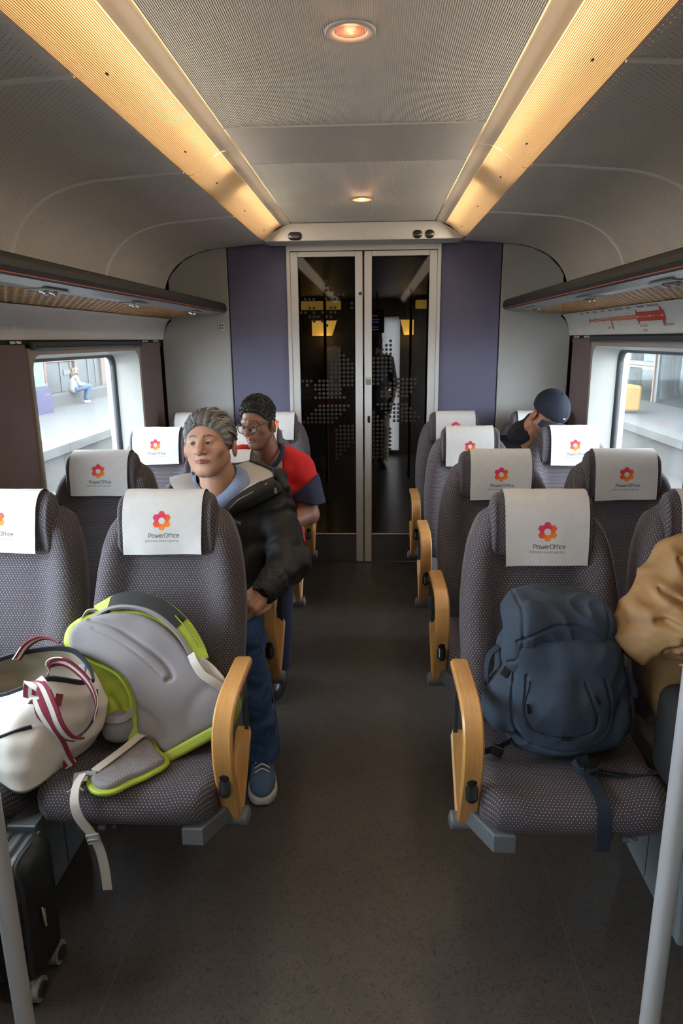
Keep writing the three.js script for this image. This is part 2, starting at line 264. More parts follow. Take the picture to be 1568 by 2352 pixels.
// outer shell
const WIN = { left: [[-4.43, -2.97], [-2.45, -0.99], [0.2, 1.6]], right: [[-4.43, -2.97]] }, WY = [0.80, 1.615];
const shell = std(lin(0.35, 0.36, 0.38), 0.6);
let winNo = 0;
for (const [s, side] of SIDE) {
  const w = structGroup('wall_' + side, 'side wall of the carriage with brown panels between the windows');
  const X0 = s * 1.43, X1 = s * 1.66, outer = [], wins = WIN[side];
  outer.push(span(s * 1.60, X1, -0.08, WY[0], ZB + 0.1, ZE - 0.1, 0), span(s * 1.60, X1, WY[1], 2.56, ZB + 0.1, ZE - 0.1, 0));
  const ends = [ZE - 0.1, ...wins.flat(), ZB + 0.1];
  for (let i = 0; i < ends.length; i += 2) outer.push(span(s * 1.60, X1, WY[0], WY[1], ends[i], ends[i + 1], 0));
  part('outer_shell', outer, shell, w);
  part('lower_panel', span(X0, s * 1.60, 0, WY[0], ZB, ZE, 0), M.panelGrey, w);
  // brown panels between the windows, each leaving a dark gap beside the bulkhead
  const gaps = s < 0 ? [[-4.88, -4.435], [-2.965, -2.455], [-0.985, 0.195], [1.605, ZB]] : [[-4.88, -4.435], [-2.965, -2.455], [-2.45, ZB]];
  for (const [a, b] of gaps) part('pillar_panel', span(X0, X0 + s * 0.03, WY[0] - 0.02, 1.642, a, b, 0.006), M.brown, w, 'matt brown panel beside the window');
  for (const [a, b] of gaps) part('pillar_core', span(X0 + s * 0.031, s * 1.60, WY[0], WY[1] + 0.04, a, b, 0), M.felt, w);
  part('corner_gap', span(X0 + s * 0.03, s * 1.6, 0, 1.7, -4.885, ZE, 0), M.felt, w);
  part('window_header', span(X0 + s * 0.012, s * 1.60, 1.613, 1.70, ZB, ZE, 0), M.felt, w);
  // white panel between the luggage rack and the windows
  const prof = [[1.355, 1.80], [1.372, 1.792], [1.388, 1.775], [1.402, 1.745], [1.414, 1.71], [1.424, 1.668], [1.426, 1.660], [1.44, 1.660]];
  part('upper_panel', loft([ZB, ZE].map((z) => prof.map(([x, y]) => V(s * x, y, z))).concat()), M.white, w, 'white curved panel under the luggage rack');
  // coat hooks in the slot above the brown panels
  for (const z of [-4.80, -4.74, -4.58, -4.52, -2.90, -2.85, -2.62, -2.56]) part('hook_pin', merge([turnGeo(cyl(0.006, 0.006, 0.026, 0, 0, 0, 12), R(90)), ball(0.0075, 0, 0, 0.014, 1, 1, 1, 10)].map((g) => move(g, s * 1.424, 1.650, z))), M.screw, w);
  for (const [a, b] of wins) {
    const g = structGroup('window_' + (++winNo), 'carriage window with white rounded reveal');
    const rr = (z0, z1, y0, y1, r, x) => { const o = []; const q = (cz, cy, a0) => { for (let k = 0; k <= 6; k++) { const t = R(a0 + 15 * k); o.push(V(s * x, cy + r * Math.sin(t), cz + r * Math.cos(t))); } }; q(z1 - r, y1 - r, 0); q(z0 + r, y1 - r, 90); q(z0 + r, y0 + r, 180); q(z1 - r, y0 + r, 270); return o; };
    part('surround', loft([rr(a, b, WY[0] - 0.02, 1.625, 0.004, 1.436), rr(a, b, WY[0] - 0.02, 1.625, 0.004, 1.424), rr(a + 0.008, b - 0.008, WY[0], 1.612, 0.02, 1.42), rr(a + 0.03, b - 0.03, WY[0] + 0.03, 1.595, 0.075, 1.424)], { wrap: true }), M.surround, g, 'beige window surround');
    part('reveal', loft([rr(a + 0.03, b - 0.03, WY[0] + 0.03, 1.595, 0.075, 1.424), rr(a + 0.036, b - 0.036, WY[0] + 0.036, 1.590, 0.075, 1.45), rr(a + 0.06, b - 0.06, WY[0] + 0.06, 1.572, 0.07, 1.568)], { wrap: true }), M.reveal, g, 'white window reveal');
    part('gasket', loft([rr(a + 0.060, b - 0.060, WY[0] + 0.06, 1.572, 0.07, 1.566), rr(a + 0.066, b - 0.066, WY[0] + 0.066, 1.566, 0.066, 1.572), rr(a + 0.078, b - 0.078, WY[0] + 0.078, 1.556, 0.06, 1.574), rr(a + 0.08, b - 0.08, WY[0] + 0.08, 1.554, 0.06, 1.60)], { wrap: true }), M.gasket, g, 'dark rubber gasket');
    const pane = rr(a + 0.05, b - 0.05, WY[0] + 0.05, 1.58, 0.06, 1.585), sh = new THREE.Shape(pane.map((p) => new THREE.Vector2(p.z, p.y)));
    const pg = new THREE.ShapeGeometry(sh); const pp = pg.attributes.position; for (let i = 0; i < pp.count; i++) pp.setXYZ(i, s * 1.585, pp.getY(i), pp.getX(i)); pg.computeVertexNormals();
    part('pane', pg, M.windowGlass, g, 'dusty window pane');
    part('blind_rail', merge([span(s * 1.40, s * 1.424, 1.622, 1.652, a + 0.01, b - 0.01, 0.008), tube([[s * 1.402, 1.628, a + 0.03], [s * 1.402, 1.628, b - 0.03]], 0.009, 2, 10)]), M.darkMetal, g, 'dark roller blind rail');
  }
}
struct('roof', span(-1.66, 1.66, 2.52, 2.60, ZB + 0.1, ZE - 0.1, 0), shell);
struct('wall_back', span(-1.62, 1.62, -0.08, 2.56, ZB, ZB + 0.1, 0), M.panelGrey, 'rear bulkhead behind the viewer');
// ---- ceiling
const ceil = structGroup('ceiling', 'carriage ceiling of ribbed and perforated panels');
{
  const CY = 2.38, seg = [[ZB, -2.66, M.ceilRib], [-2.668, -3.172, M.ceilPlain], [-3.18, -4.70, M.ceilRib]];
  for (const [a, b, m] of seg) part('ceiling_panel', span(-0.462, 0.462, CY, CY + 0.02, a, b, m === M.ceilPlain ? 0.003 : 0.001), m, ceil);
  part('panel_edge', span(-0.462, 0.462, CY - 0.004, CY + 0.001, -2.652, -2.662, 0.001), M.white, ceil);
  part('ceiling_void', span(-0.47, 0.47, CY + 0.022, CY + 0.03, ZB, -4.72, 0), M.felt, ceil);
  // side panels: flat beside the lamp, then a cove down to the rack
  const prof = [[0.668, 2.288], [0.80, 2.280], [0.934, 2.268], [1.03, 2.260], [1.09, 2.249], [1.15, 2.232], [1.21, 2.208], [1.26, 2.178], [1.30, 2.145], [1.335, 2.105], [1.36, 2.065], [1.378, 2.02], [1.39, 1.97], [1.395, 1.90]];
  const fine = new THREE.CatmullRomCurve3(prof.map(([x, y]) => V(x, y, 0)), false, 'centripetal').getSpacedPoints(36);
  const seams = [2.14, 1.14, 0.14, -0.86, -1.86, -2.86, -3.86, ZE + 0.005];
  for (const [s] of SIDE) {
    for (let i = 0; i < seams.length - 1; i++) {
      const a = seams[i] - 0.004, b = seams[i + 1] + 0.004;
      part('perforated_panel', loft([a, b].map((z) => fine.map((p) => V(s * p.x, p.y, z)))), i < 6 ? M.perf : M.cove, ceil, 'pale curved ceiling panel with fine holes');
      if (i) part('seam_strip', loft([-0.011, -0.007, 0.007, 0.011].map((d, k) => fine.map((p, q) => { const n = q ? V(p.x - fine[q - 1].x, p.y - fine[q - 1].y, 0) : V(1, 0, 0); n.normalize(); const e = k === 1 || k === 2 ? 0.007 : 0; return V(s * (p.x + n.y * e), p.y - n.x * e, seams[i] + d); }))), M.strip, ceil, 'white raised strip between ceiling panels');
    }
    part('panel_backing', loft([ZB, ZE].map((z) => fine.map((p) => V(s * (p.x + 0.02 * (p.x > 1 ? 1 : 0.2)), p.y + 0.03, z)))), M.felt, ceil);
  }
  // white fascia over the doors, with oval sensor eyes
  part('fascia', merge([prism([[-0.64, 2.272], [0.64, 2.272], [0.66, 2.285], [0.50, 2.375], [0.46, 2.382], [-0.46, 2.382], [-0.50, 2.375], [-0.66, 2.285]], -4.72, ZE, 'z', 0.006)]), M.white, ceil, 'white fascia box above the doors');
  const oval = (x, w, h) => move(turnGeo(new THREE.CapsuleGeometry(h / 2, w - h, 6, 14).scale(1, 1, 0.25), 0, 0, R(90)), x, 2.302, -4.718);
  for (const [x, w] of [[-0.440, 0.092], [0.352, 0.062], [0.430, 0.062]]) part('sensor_eye', oval(x, w, 0.052), M.blackGloss, ceil, 'black oval sensor eye');
}
// ---- the two light strips
for (const [s, side] of SIDE) {
  const lamp = thing('ceiling_light', `long warm ribbed ceiling light along the ${side} side of the aisle`, 'ceiling light', [0, 0, 0], 0, 'ceiling light strips');
  const Z0 = ZB - 0.05, Z1 = -4.735;
  part('housing', merge([span(s * 0.43, s * 0.72, 2.492, 2.50, Z0, Z1, 0), span(s * 0.705, s * 0.72, 2.30, 2.492, Z0, Z1, 0), span(s * 0.43, s * 0.44, 2.42, 2.492, Z0, Z1, 0)]), M.lampHousing, lamp);
  for (const [a, b] of [[2.9, -0.30], [-0.31, -3.22], [-3.46, -4.66]]) {
    const t = part('fluorescent_tube', move(turnGeo(cyl(0.016, 0.016, a - b - 0.06, 0, 0, 0, 12), R(90)), s * 0.585, 2.405, (a + b) / 2), M.tubeGlow, lamp, 'glowing warm tube behind the diffuser');
    for (const z of [a - 0.02, b + 0.02]) part('lamp_socket', bx(0.04, 0.05, 0.03, s * 0.585, 2.42, z, 0.004), M.white, lamp);
  }
  // ribbed diffuser in lengths, S-shaped in section
  const base = new THREE.CatmullRomCurve3([[0.664, 2.286], [0.645, 2.287], [0.622, 2.298], [0.585, 2.332], [0.555, 2.355], [0.530, 2.366]].map(([x, y]) => V(x, y, 0)), false, 'centripetal');
  const P = []; const NR = 34, sub = 6;
  for (let i = 0; i <= NR * sub; i++) { const t = i / (NR * sub), p = base.getPointAt(t), tg = base.getTangentAt(t), e = 0.0004 * Math.abs(Math.sin(Math.PI * i / sub)); P.push([p.x + tg.y * e * -1 * -1, p.y + tg.x * e * 1]); }
  for (const [a, b] of [[Z0, 1.10], [1.092, -0.92], [-0.928, -2.915], [-2.925, Z1]]) {
    part('diffuser', toCreasedNormals(loft([a, b].map((z) => P.map(([x, y]) => V(s * x, y, z)))), R(40)), M.diffuser, lamp, 'ribbed translucent diffuser');
    part('diffuser_ribs', Array.from({ length: NR }, (_, i) => { const t0 = (i + 0.02) / NR, t1 = (i + 0.36) / NR, q = (t, e) => { const p = base.getPointAt(t), tg = base.getTangentAt(t); return [p.x - tg.y * e * -1, p.y - Math.abs(tg.x) * e]; }; return loft([a, b].map((z) => [[t0, 0.0016], [(t0 + t1) / 2, 0.0034], [t1, 0.0016]].map(([t, e]) => { const [x, y] = q(t, e); return V(s * x, y, z); }))); }), M.lampRib, lamp, 'fine ribs of the diffuser');
    part('diffuser_flange', loft([a, b].map((z) => [[0.53, 2.366], [0.52, 2.370], [0.475, 2.376], [0.470, 2.380], [0.470, 2.388]].map(([x, y]) => V(s * x, y, z)))), M.lampFlange, lamp, 'grey inner flange of the light');
    for (const z of [a - 0.25, (a + b) / 2, b + 0.25]) part('clip', bx(0.006, 0.004, 0.012, s * 0.605, 2.308, z, 0.001), M.darkMetal, lamp);
  }
  const L = new THREE.RectAreaLight(LAMP.light, LAMP.strip, 4.5, 0.09); L.name = 'strip_light'; lamp.add(L);
  L.position.set(s * 0.570, 2.303, -2.4); L.lookAt(s * 0.570 - s * 0.74, 2.303 - 0.67, -2.4);
  const L2 = new THREE.RectAreaLight(LAMP.light, LAMP.strip, 2.6, 0.09); L2.name = 'strip_light_rear'; lamp.add(L2);
  L2.position.set(s * 0.570, 2.303, 1.35); L2.lookAt(s * 0.570 - s * 0.74, 2.303 - 0.67, 1.35);
}
// ---- recessed downlights
for (const [x, z, near] of [[0.012, -1.905, true], [0.006, -3.97, false]]) {
  const d = thing('downlight', near ? 'round white recessed downlight with salmon-pink glass, nearer one in the ceiling' : 'small glowing amber downlight in the ceiling near the doors', 'downlight', [x, 2.38, z], 0, 'recessed downlights');
  part('ring', new THREE.LatheGeometry([[0.040, 0.012], [0.041, 0.0], [0.044, -0.005], [0.058, -0.006], [0.062, -0.003], [0.063, 0.001]].map(([a, b]) => new THREE.Vector2(a, b)), 40), near ? std(lin(0.62, 0.60, 0.58), 0.4) : std(lin(0.5, 0.42, 0.36), 0.35), d, 'pale trim ring');
  part('lens', ball(0.042, 0, 0.004, 0, 1, 0.18, 1, 24), near ? phys(lin(0.75, 0.33, 0.24), 0.3, { emissive: lin(0.9, 0.30, 0.18), emissiveIntensity: 0.22 }) : std(lin(0.8, 0.4, 0.1), 0.3, { emissive: lin(1, 0.42, 0.08), emissiveIntensity: 0.85 }), d, near ? 'pinkish lens' : 'amber glowing lens');
  part('lamp_filament', ball(0.006, 0.004, -0.004, 0, 1, 0.4, 1, 10), std(lin(1, 0.5, 0.3), 0.3, { emissive: lin(1, 0.5, 0.3), emissiveIntensity: near ? 0.8 : 1.2 }), d);
  const p = new THREE.PointLight(lin(1, 0.5, 0.25), near ? 0.01 : 0.03); p.name = 'downlight_glow'; p.position.set(0, -0.02, 0); d.add(p);
}
// ---- luggage racks
for (const [s, side] of SIDE) {
  const r = thing('luggage_rack', `overhead luggage rack along the ${side} windows with slotted wooden shelf`, 'luggage rack', [0, 0, 0], 0, 'overhead luggage racks');
  const Z0 = 0.4, Z1 = ZE + 0.012;
  part('front_rail', prism([[0.972, 1.838], [0.960, 1.846], [0.955, 1.862], [0.958, 1.882], [0.967, 1.896], [0.982, 1.904], [1.00, 1.904], [1.012, 1.896], [1.012, 1.86], [1.0, 1.842]].map(([x, y]) => [s * x, y]), Z0, Z1, 'z', 0.003), M.rackDark, r, 'dark grey rounded front rail');
  part('orange_stripe', span(s * 0.957, s * 0.962, 1.8425, 1.8455, Z0 - 0.01, Z1 + 0.03, 0.001), M.orange, r, 'thin orange stripe');
  part('underside', prism([[0.975, 1.838], [1.0, 1.8425], [1.012, 1.862], [1.085, 1.862], [1.085, 1.824], [1.02, 1.824]].map(([x, y]) => [s * x, y]), Z0 - 0.004, Z1 + 0.004, 'z', 0.002), M.rackGrey, r, 'grey metal underside');
  part('shelf', loft([0, 1].map((k) => [1.085, 1.24, 1.375].map((x) => V(s * x, 1.826 - (x - 1.085) * 0.08, k ? Z1 : Z0)))), M.rackWood, r, 'slotted wooden shelf board');
  part('shelf_core', loft([0, 1].map((k) => [1.085, 1.375].map((x) => V(s * x, 1.90, k ? Z1 : Z0)))), M.felt, r);
  for (const z of [-0.75, -1.62, -2.40, -3.27, -4.32]) {
    const l = part('reading_light', bx(0.075, 0.006, 0.19, s * 1.042, 1.8225, z, 0.003), M.rackGrey, r);
    for (const dz of [-0.035, 0.035]) part('lamp_stud', merge([turnGeo(cyl(0.011, 0.011, 0.018, 0, 0, 0, 12), 0, 0, R(70)), ball(0.011, 0.009, -0.004, 0, 1, 1, 1, 10)].map((g) => move(g, s * 1.042, 1.818, z + dz))), M.chrome, l, 'small chrome reading-light stud');
  }
}
// ---- end bulkhead
{
  const w = structGroup('wall_end', 'end bulkhead in grey and violet either side of the glass doors');
  for (const [s] of SIDE) {
    part('grey_panel', prism([[0.945, 0], [1.43, 0], [1.43, 1.655], [1.418, 1.70], [1.395, 1.755], [1.36, 1.79], [1.36, 2.06], [1.33, 2.108], [1.25, 2.185], [1.15, 2.234], [1.03, 2.262], [0.945, 2.268]].map(([x, y]) => [s * x, y]), ZE, ZE - 0.03, 'z', 0.004), M.panelGrey, w, 'light grey bulkhead panel');
    part('violet_panel', span(s * 0.525, s * 0.938, 0, 2.30, ZE - 0.012, ZE - 0.04, 0.002), M.purple, w, 'violet bulkhead panel');
    part('bulkhead_core', span(s * 0.525, s * 1.62, -0.08, 2.56, ZE - 0.042, ZE - 0.1, 0), M.felt, w);
    part('door_jamb', span(s * 0.505, s * 0.530, 0, 2.272, ZE + 0.012, ZE - 0.08, 0.004), M.frame, w, 'pale grey door jamb');
  }
  part('door_header', span(-0.53, 0.53, 2.236, 2.29, ZE + 0.008, ZE - 0.09, 0.004), M.frame, w, 'pale door header');
  part('header_core', span(-0.56, 0.56, 2.29, 2.56, ZE - 0.04, ZE - 0.1, 0), M.felt, w);
  part('threshold', span(-0.53, 0.53, -0.02, 0.006, ZE + 0.01, ZE - 0.10, 0.002), M.darkMetal, w);
  const sw = part('control_plate', bx(0.034, 0.046, 0.012, -0.998, 1.745, ZE + 0.006, 0.003), std(lin(0.62, 0.60, 0.52), 0.5), w, 'small cream thermostat on the grey panel');
  for (const [dx, dy] of [[-0.008, 0.010], [0.008, 0.010], [-0.008, -0.010], [0.008, -0.010]]) part('vent_slot', bx(0.009, 0.012, 0.003, dx - 0.998, 1.745 + dy, ZE + 0.0125, 0.001), M.darkMetal, sw);
}
// ---- sliding glass doors
const DOTS = {
  left: ['......x......', '......xx.....', '......xx.....', '.....x..xxx..', '.xxx..xxx....', '............x', '..xx...xx...x', 'xx.x.x.xx....', '..xxx.xx.....', '...x.x.......', '......x......', '.............', '.............', '.............', '.......x.....', '.......xx....', '.......xxx...', '.......xxxx..', '.......xxxxx.', '.......xxxxxx', '.......xxxxxx', '.......xxxxxx', '.......xxxxxx', 'xxx.xxxx.xxxx', '.x.xxxxxxxxxx', '...xxxxxxx...', '....xxxxxx...', '...xxxxxxxx..', '.............', '....xxxxxxxx.', '...xxxxxxxx..', '..xxxxxxxx...', '.xxxxxxxx....', 'xxxxxxxx.....', '.........xxxx', '........xxxxx', '........xxxxx', '........xxxxx', '........xxxxx', '........xxxx.', '........xxx..', '........xx...', '........x....'],
  right: ['....x.......', '...xx.......', '..xxx.......', '..xxx.......', 'xxxxx.......', 'xxxxx.......', 'xxxxx.......', 'xxxxx.......', 'xxxx........', 'xxx..xxxxxx.', 'xx..xxxxxxx.', '...xxxxxxx..', '..xxxxxxxx..', '..xxxxxxx...', '............', '.xxxxxxxx...', '..xxxxxxxx..', 'x..xxxxxxxx.', 'xx.xxxxxxxxx', 'xxx..xxxxxx.', 'xxxx........', 'xxxxx.......', 'xxxxx.......', 'xxxxx.......', 'xxxxx.......', 'xxxxx.......', 'xxxxx.......', 'xxxx........', 'xxxx........'],
};
[['left', -1, 'door_1'], ['right', 1, 'door_2']].forEach(([side, s, name]) => {
  const d = structGroup(name, `${side} leaf of the sliding glass door with dotted print`), Zf = ZE + 0.004, Zb = ZE - 0.034;
  const out = s * 0.505, inn = s * 0.006;
  part('stile', span(inn, s * 0.058, 0.008, 2.232, Zf, Zb, 0.005), M.frame, d, 'pale grey centre stile');
  part('stile', span(out, s * 0.452, 0.008, 2.232, Zf, Zb, 0.005), M.frame, d);
  part('top_rail', span(s * 0.058, s * 0.452, 2.198, 2.232, Zf, Zb, 0.003), M.frame, d);
  part('kick_panel', span(s * 0.058, s * 0.452, 0.012, 0.222, Zf - 0.006, Zb, 0.003), M.kick, d, 'dark grey kick panel');
  part('kick_trim', span(s * 0.058, s * 0.452, 0.222, 0.229, Zf, Zb, 0.001), M.frame, d);
  part('pane', span(s * 0.054, s * 0.456, 0.225, 2.202, ZE - 0.013, ZE - 0.014, 0), M.darkGlass, d, 'tinted glass pane');
  const dots = [], x0 = side === 'left' ? -0.435 : 0.072, y0 = side === 'left' ? 2.04 : 1.635;
  DOTS[side].forEach((row, j) => [...row].forEach((c, i) => { const x = x0 + i * 0.0295, y = y0 - j * 0.0295; if (c === 'x' && Math.abs(x) < 0.445) dots.push(move(turnGeo(new THREE.CylinderGeometry(0.0105, 0.0105, 0.0008, 14), R(90)), x, y, ZE - 0.0125)); }));
  const dm = part('printed_dots', dots, std(lin(0.022, 0.019, 0.016), 0.8), d, 'rows of pale printed dots on the glass'); dm.userData.kind = 'stuff';
  if (s < 0) part('lock', turnGeo(cyl(0.012, 0.012, 0.006, 0, 0, 0, 16), R(90)).translate(-0.022, 1.955, Zf + 0.002), M.darkMetal, d, 'small round lock');
  else {
    const b = part('button_plate', bx(0.040, 0.055, 0.004, 0.034, 1.36, Zf + 0.002, 0.002), std(lin(0.22, 0.19, 0.16), 0.5), d, 'small sticker plate with green dot');
    part('green_dot', turnGeo(cyl(0.008, 0.008, 0.003, 0, 0, 0, 16), R(90)).translate(0.034, 1.35, Zf + 0.005), std(lin(0.03, 0.32, 0.12), 0.5), b);
    part('pale_print', bx(0.034, 0.010, 0.001, 0.034, 1.379, Zf + 0.0045, 0), std(lin(0.5, 0.47, 0.42), 0.6), b);
    part('finger_pull', new THREE.CapsuleGeometry(0.010, 0.032, 6, 14).scale(1, 1, 0.3).translate(0.037, 1.087, Zf), M.blackGloss, d, 'dark oval finger pull');
  }
});
// ------------------------------------------------------------------ seats
const ROWZ = [-1.845, -2.69, -3.53, -4.355], SX = { aisle: 0.615, window: 1.165 };
const table = (tb, y) => { let i = 0; while (i < tb.length - 2 && y > tb[i + 1][0]) i++; const [a, p] = tb[i], [b, q] = tb[i + 1]; return lerp(p, q, clamp((y - a) / (b - a))); };
const backZ = (y) => -0.145 - 0.325 * (y - 0.45) + 0.016 * Math.exp(-(((y - 0.62) / 0.12) ** 2));
const SEATG = {};
{
  const WT = [[0.40, 0.236], [0.46, 0.247], [0.55, 0.254], [0.70, 0.259], [0.80, 0.257], [0.90, 0.247], [0.98, 0.232], [1.035, 0.212], [1.07, 0.190], [1.09, 0.168], [1.105, 0.14], [1.113, 0.11], [1.118, 0.07]];
  const rows = [];
  const ys = []; for (let y = 0.40; y < 1.03; y += 0.022) ys.push(y); ys.push(1.04, 1.055, 1.07, 1.08, 1.09, 1.098, 1.105, 1.110, 1.114, 1.118);
  for (const y of ys) {
    const w = table(WT, y), top = smooth(1.03, 1.118, y), zf = backZ(y) - 0.028 * top, th = lerp(0.115, 0.05, top * top), row = [], bol = 0.036 * (1 - 0.75 * top) * smooth(0.40, 0.5, y);
    for (let i = 0; i <= 36; i++) {
      const q = -1 + i / 18, a = Math.abs(q), x = q * w, e = clamp((a - 0.80) / 0.2);
      let z = zf + bol * smooth(0.42, 0.80, a) - (1 - Math.sqrt(Math.max(0, 1 - e * e))) * 0.055;
      z -= 0.005 * Math.exp(-(((Math.abs(x) - 0.142) / 0.004) ** 2)) + 0.004 * Math.exp(-(((y - 0.585) / 0.006) ** 2)) * (a < 0.6 ? 1 : 0);
      row.push(V(x, y, z));
    }
    for (let i = 0; i <= 10; i++) { const q = 1 - i / 5, a = Math.abs(q), e = clamp((a - 0.7) / 0.3); row.push(V(q * w * 0.985, y, zf - th + 0.03 * (1 - Math.sqrt(Math.max(0, 1 - e * e))) * 1.0)); }
    rows.push(row);
  }
  SEATG.back = loft(rows, { wrap: true, capA: true, capB: true });
}
// closed profile in (z, y) carried along x, shrinking near both ends
function padX(prof, hw, r, n = 9, mod) {
  const c = prof.reduce((a, p) => [a[0] + p[0] / prof.length, a[1] + p[1] / prof.length], [0, 0]), rows = [];
  const pc = new THREE.CatmullRomCurve3(prof.map(([z, y]) => V(0, y, z)), true, 'centripetal').getSpacedPoints(54); pc.pop();
  const xs = []; for (let i = 0; i <= n; i++) xs.push(-hw + r * (1 - Math.cos(i / n * Math.PI / 2))); for (let i = 1; i < 10; i++) xs.push(lerp(-hw + r, hw - r, i / 10)); for (let i = n; i >= 0; i--) xs.push(hw - r * (1 - Math.cos(i / n * Math.PI / 2)));
  for (const x of xs) { const d = clamp((Math.abs(x) - (hw - r)) / r), k = Math.sqrt(Math.max(0, 1 - d * d)) * r; rows.push(pc.map((p) => { const vz = p.z - c[0], vy = p.y - c[1], l = len(vz, vy), m = Math.max(0.02, 1 - (r - k) / l); const q = V(x, c[1] + vy * m, c[0] + vz * m); return mod ? mod(q) : q; })); }
  const g = loft(rows, { wrap: true }), uv = g.attributes.uv; for (let i = 0; i < uv.count; i++) { const a = uv.getX(i); uv.setXY(i, uv.getY(i), a); }
  const caps = [rows[0], rows[rows.length - 1]].map((r, k) => { const q = new THREE.ShapeGeometry(new THREE.Shape(r.map((p) => new THREE.Vector2(p.z, p.y)))), ps = q.attributes.position; for (let i = 0; i < ps.count; i++) ps.setXYZ(i, r[0].x, ps.getY(i), ps.getX(i)); const nn = q.attributes.normal; for (let i = 0; i < nn.count; i++) nn.setXYZ(i, k ? 1 : -1, 0, 0); return k ? flip(q) : q; });
  return merge([g, ...caps]);
}
SEATG.head = padX([[-0.292, 0.968], [-0.288, 1.00], [-0.290, 1.06], [-0.305, 1.115], [-0.328, 1.146], [-0.362, 1.160], [-0.394, 1.146], [-0.408, 1.115], [-0.405, 1.05], [-0.385, 0.98], [-0.36, 0.955], [-0.32, 0.950]], 0.163, 0.034, 8, (q) => { q.z += 0.012 * smooth(0.138, 0.155, Math.abs(q.x)) * (q.y < 1.14 ? 1 : 0.5); return q; });
SEATG.cushion = padX([[-0.21, 0.46], [-0.10, 0.448], [0.02, 0.450], [0.13, 0.462], [0.21, 0.464], [0.262, 0.450], [0.288, 0.420], [0.286, 0.385], [0.262, 0.362], [0.20, 0.352], [0.0, 0.352], [-0.21, 0.352]], 0.25, 0.045, 10, (q) => { if (q.y > 0.41) q.y += 0.012 * smooth(0.10, 0.19, Math.abs(q.x)) - 0.004 * Math.exp(-(((Math.abs(q.x) - 0.15) / 0.005) ** 2)); q.z -= 0.022 * smooth(0.17, 0.245, Math.abs(q.x)) * smooth(-0.1, 0.29, q.z); return q; });
SEATG.shell = loft([0.36, 0.5, 0.7, 0.9, 1.02, 1.07].map((y, i) => { const w = [0.22, 0.235, 0.24, 0.23, 0.20, 0.12][i], z = backZ(y) - 0.118; return [V(-w, y, z + 0.012), V(-w * 0.9, y, z - 0.012), V(0, y, z - 0.018), V(w * 0.9, y, z - 0.012), V(w, y, z + 0.012)]; }));
// bent plywood strip along a path in (z, y)
function bent(path, x, width, thick, n = 44) {
  const c = new THREE.CatmullRomCurve3(path.map(([z, y]) => V(0, y, z)), false, 'centripetal'), rows = [], w = width / 2, h = thick / 2, b = 0.005;
  for (let i = 0; i <= n; i++) { const t = i / n, p = c.getPointAt(t), tg = c.getTangentAt(t), nn = V(0, tg.z, -tg.y), e = Math.min(t, 1 - t) < 0.004 ? 0.75 : 1;
    const q = (a, d) => V(x + a * e, p.y + nn.y * d * e, p.z + nn.z * d * e); rows.push([q(-w + b, h), q(0, h), q(w - b, h), q(w, h - b), q(w, -h + b), q(w - b, -h), q(0, -h), q(-w + b, -h), q(-w, -h + b), q(-w, h - b)]); }
  return toCreasedNormals(loft(rows, { wrap: true, capA: true, capB: true }), R(35));
}
const armPath = [[0.150, 0.305], [0.182, 0.39], [0.214, 0.48], [0.228, 0.552], [0.222, 0.610], [0.192, 0.652], [0.138, 0.672], [0.04, 0.676], [-0.12, 0.672]];
const ARM = {};
for (const s of [-1, 1]) {
  const x = s * 0.278;     // s = side of the seat that faces the aisle
  ARM[s] = {
    armrest: bent(armPath, x, 0.056, 0.024), brace: bent([[0.150, 0.296], [0.085, 0.355], [0.022, 0.417], [-0.040, 0.482]], x + s * 0.004, 0.050, 0.020, 16),
    button: new THREE.CapsuleGeometry(0.0165, 0.052, 8, 18).scale(1, 1, 0.42).rotateX(R(-19)).translate(x, 0.470, 0.2235), knob: ball(0.0150, x, 0.490, 0.2265, 1, 1.15, 0.42, 14),
    screws: [0.330, 0.372].map((y) => ball(0.0055, x, y, 0.168 + (y - 0.33) * 0.24, 1, 1, 0.5, 10)),
    rod: merge([bx(0.013, 0.19, 0.008, x + s * 0.016, 0.562, -0.030, 0.002)]),
    cap: merge([turnGeo(cyl(0.027, 0.027, 0.10, 0, 0, 0, 20), 0, 0, R(90)).translate(x - s * 0.012, 0.298, 0.135), ball(0.027, x + s * 0.038, 0.298, 0.135, 0.4, 1, 1, 16)]),
    bracket: merge([prism([[0.165, 0.278], [0.222, 0.278], [0.282, 0.165], [0.282, 0.115], [0.235, 0.115], [0.165, 0.235]].map(([a, b]) => [s * a, b]), 0.308, 0.365, 'y', 0.005)]),
  };
}
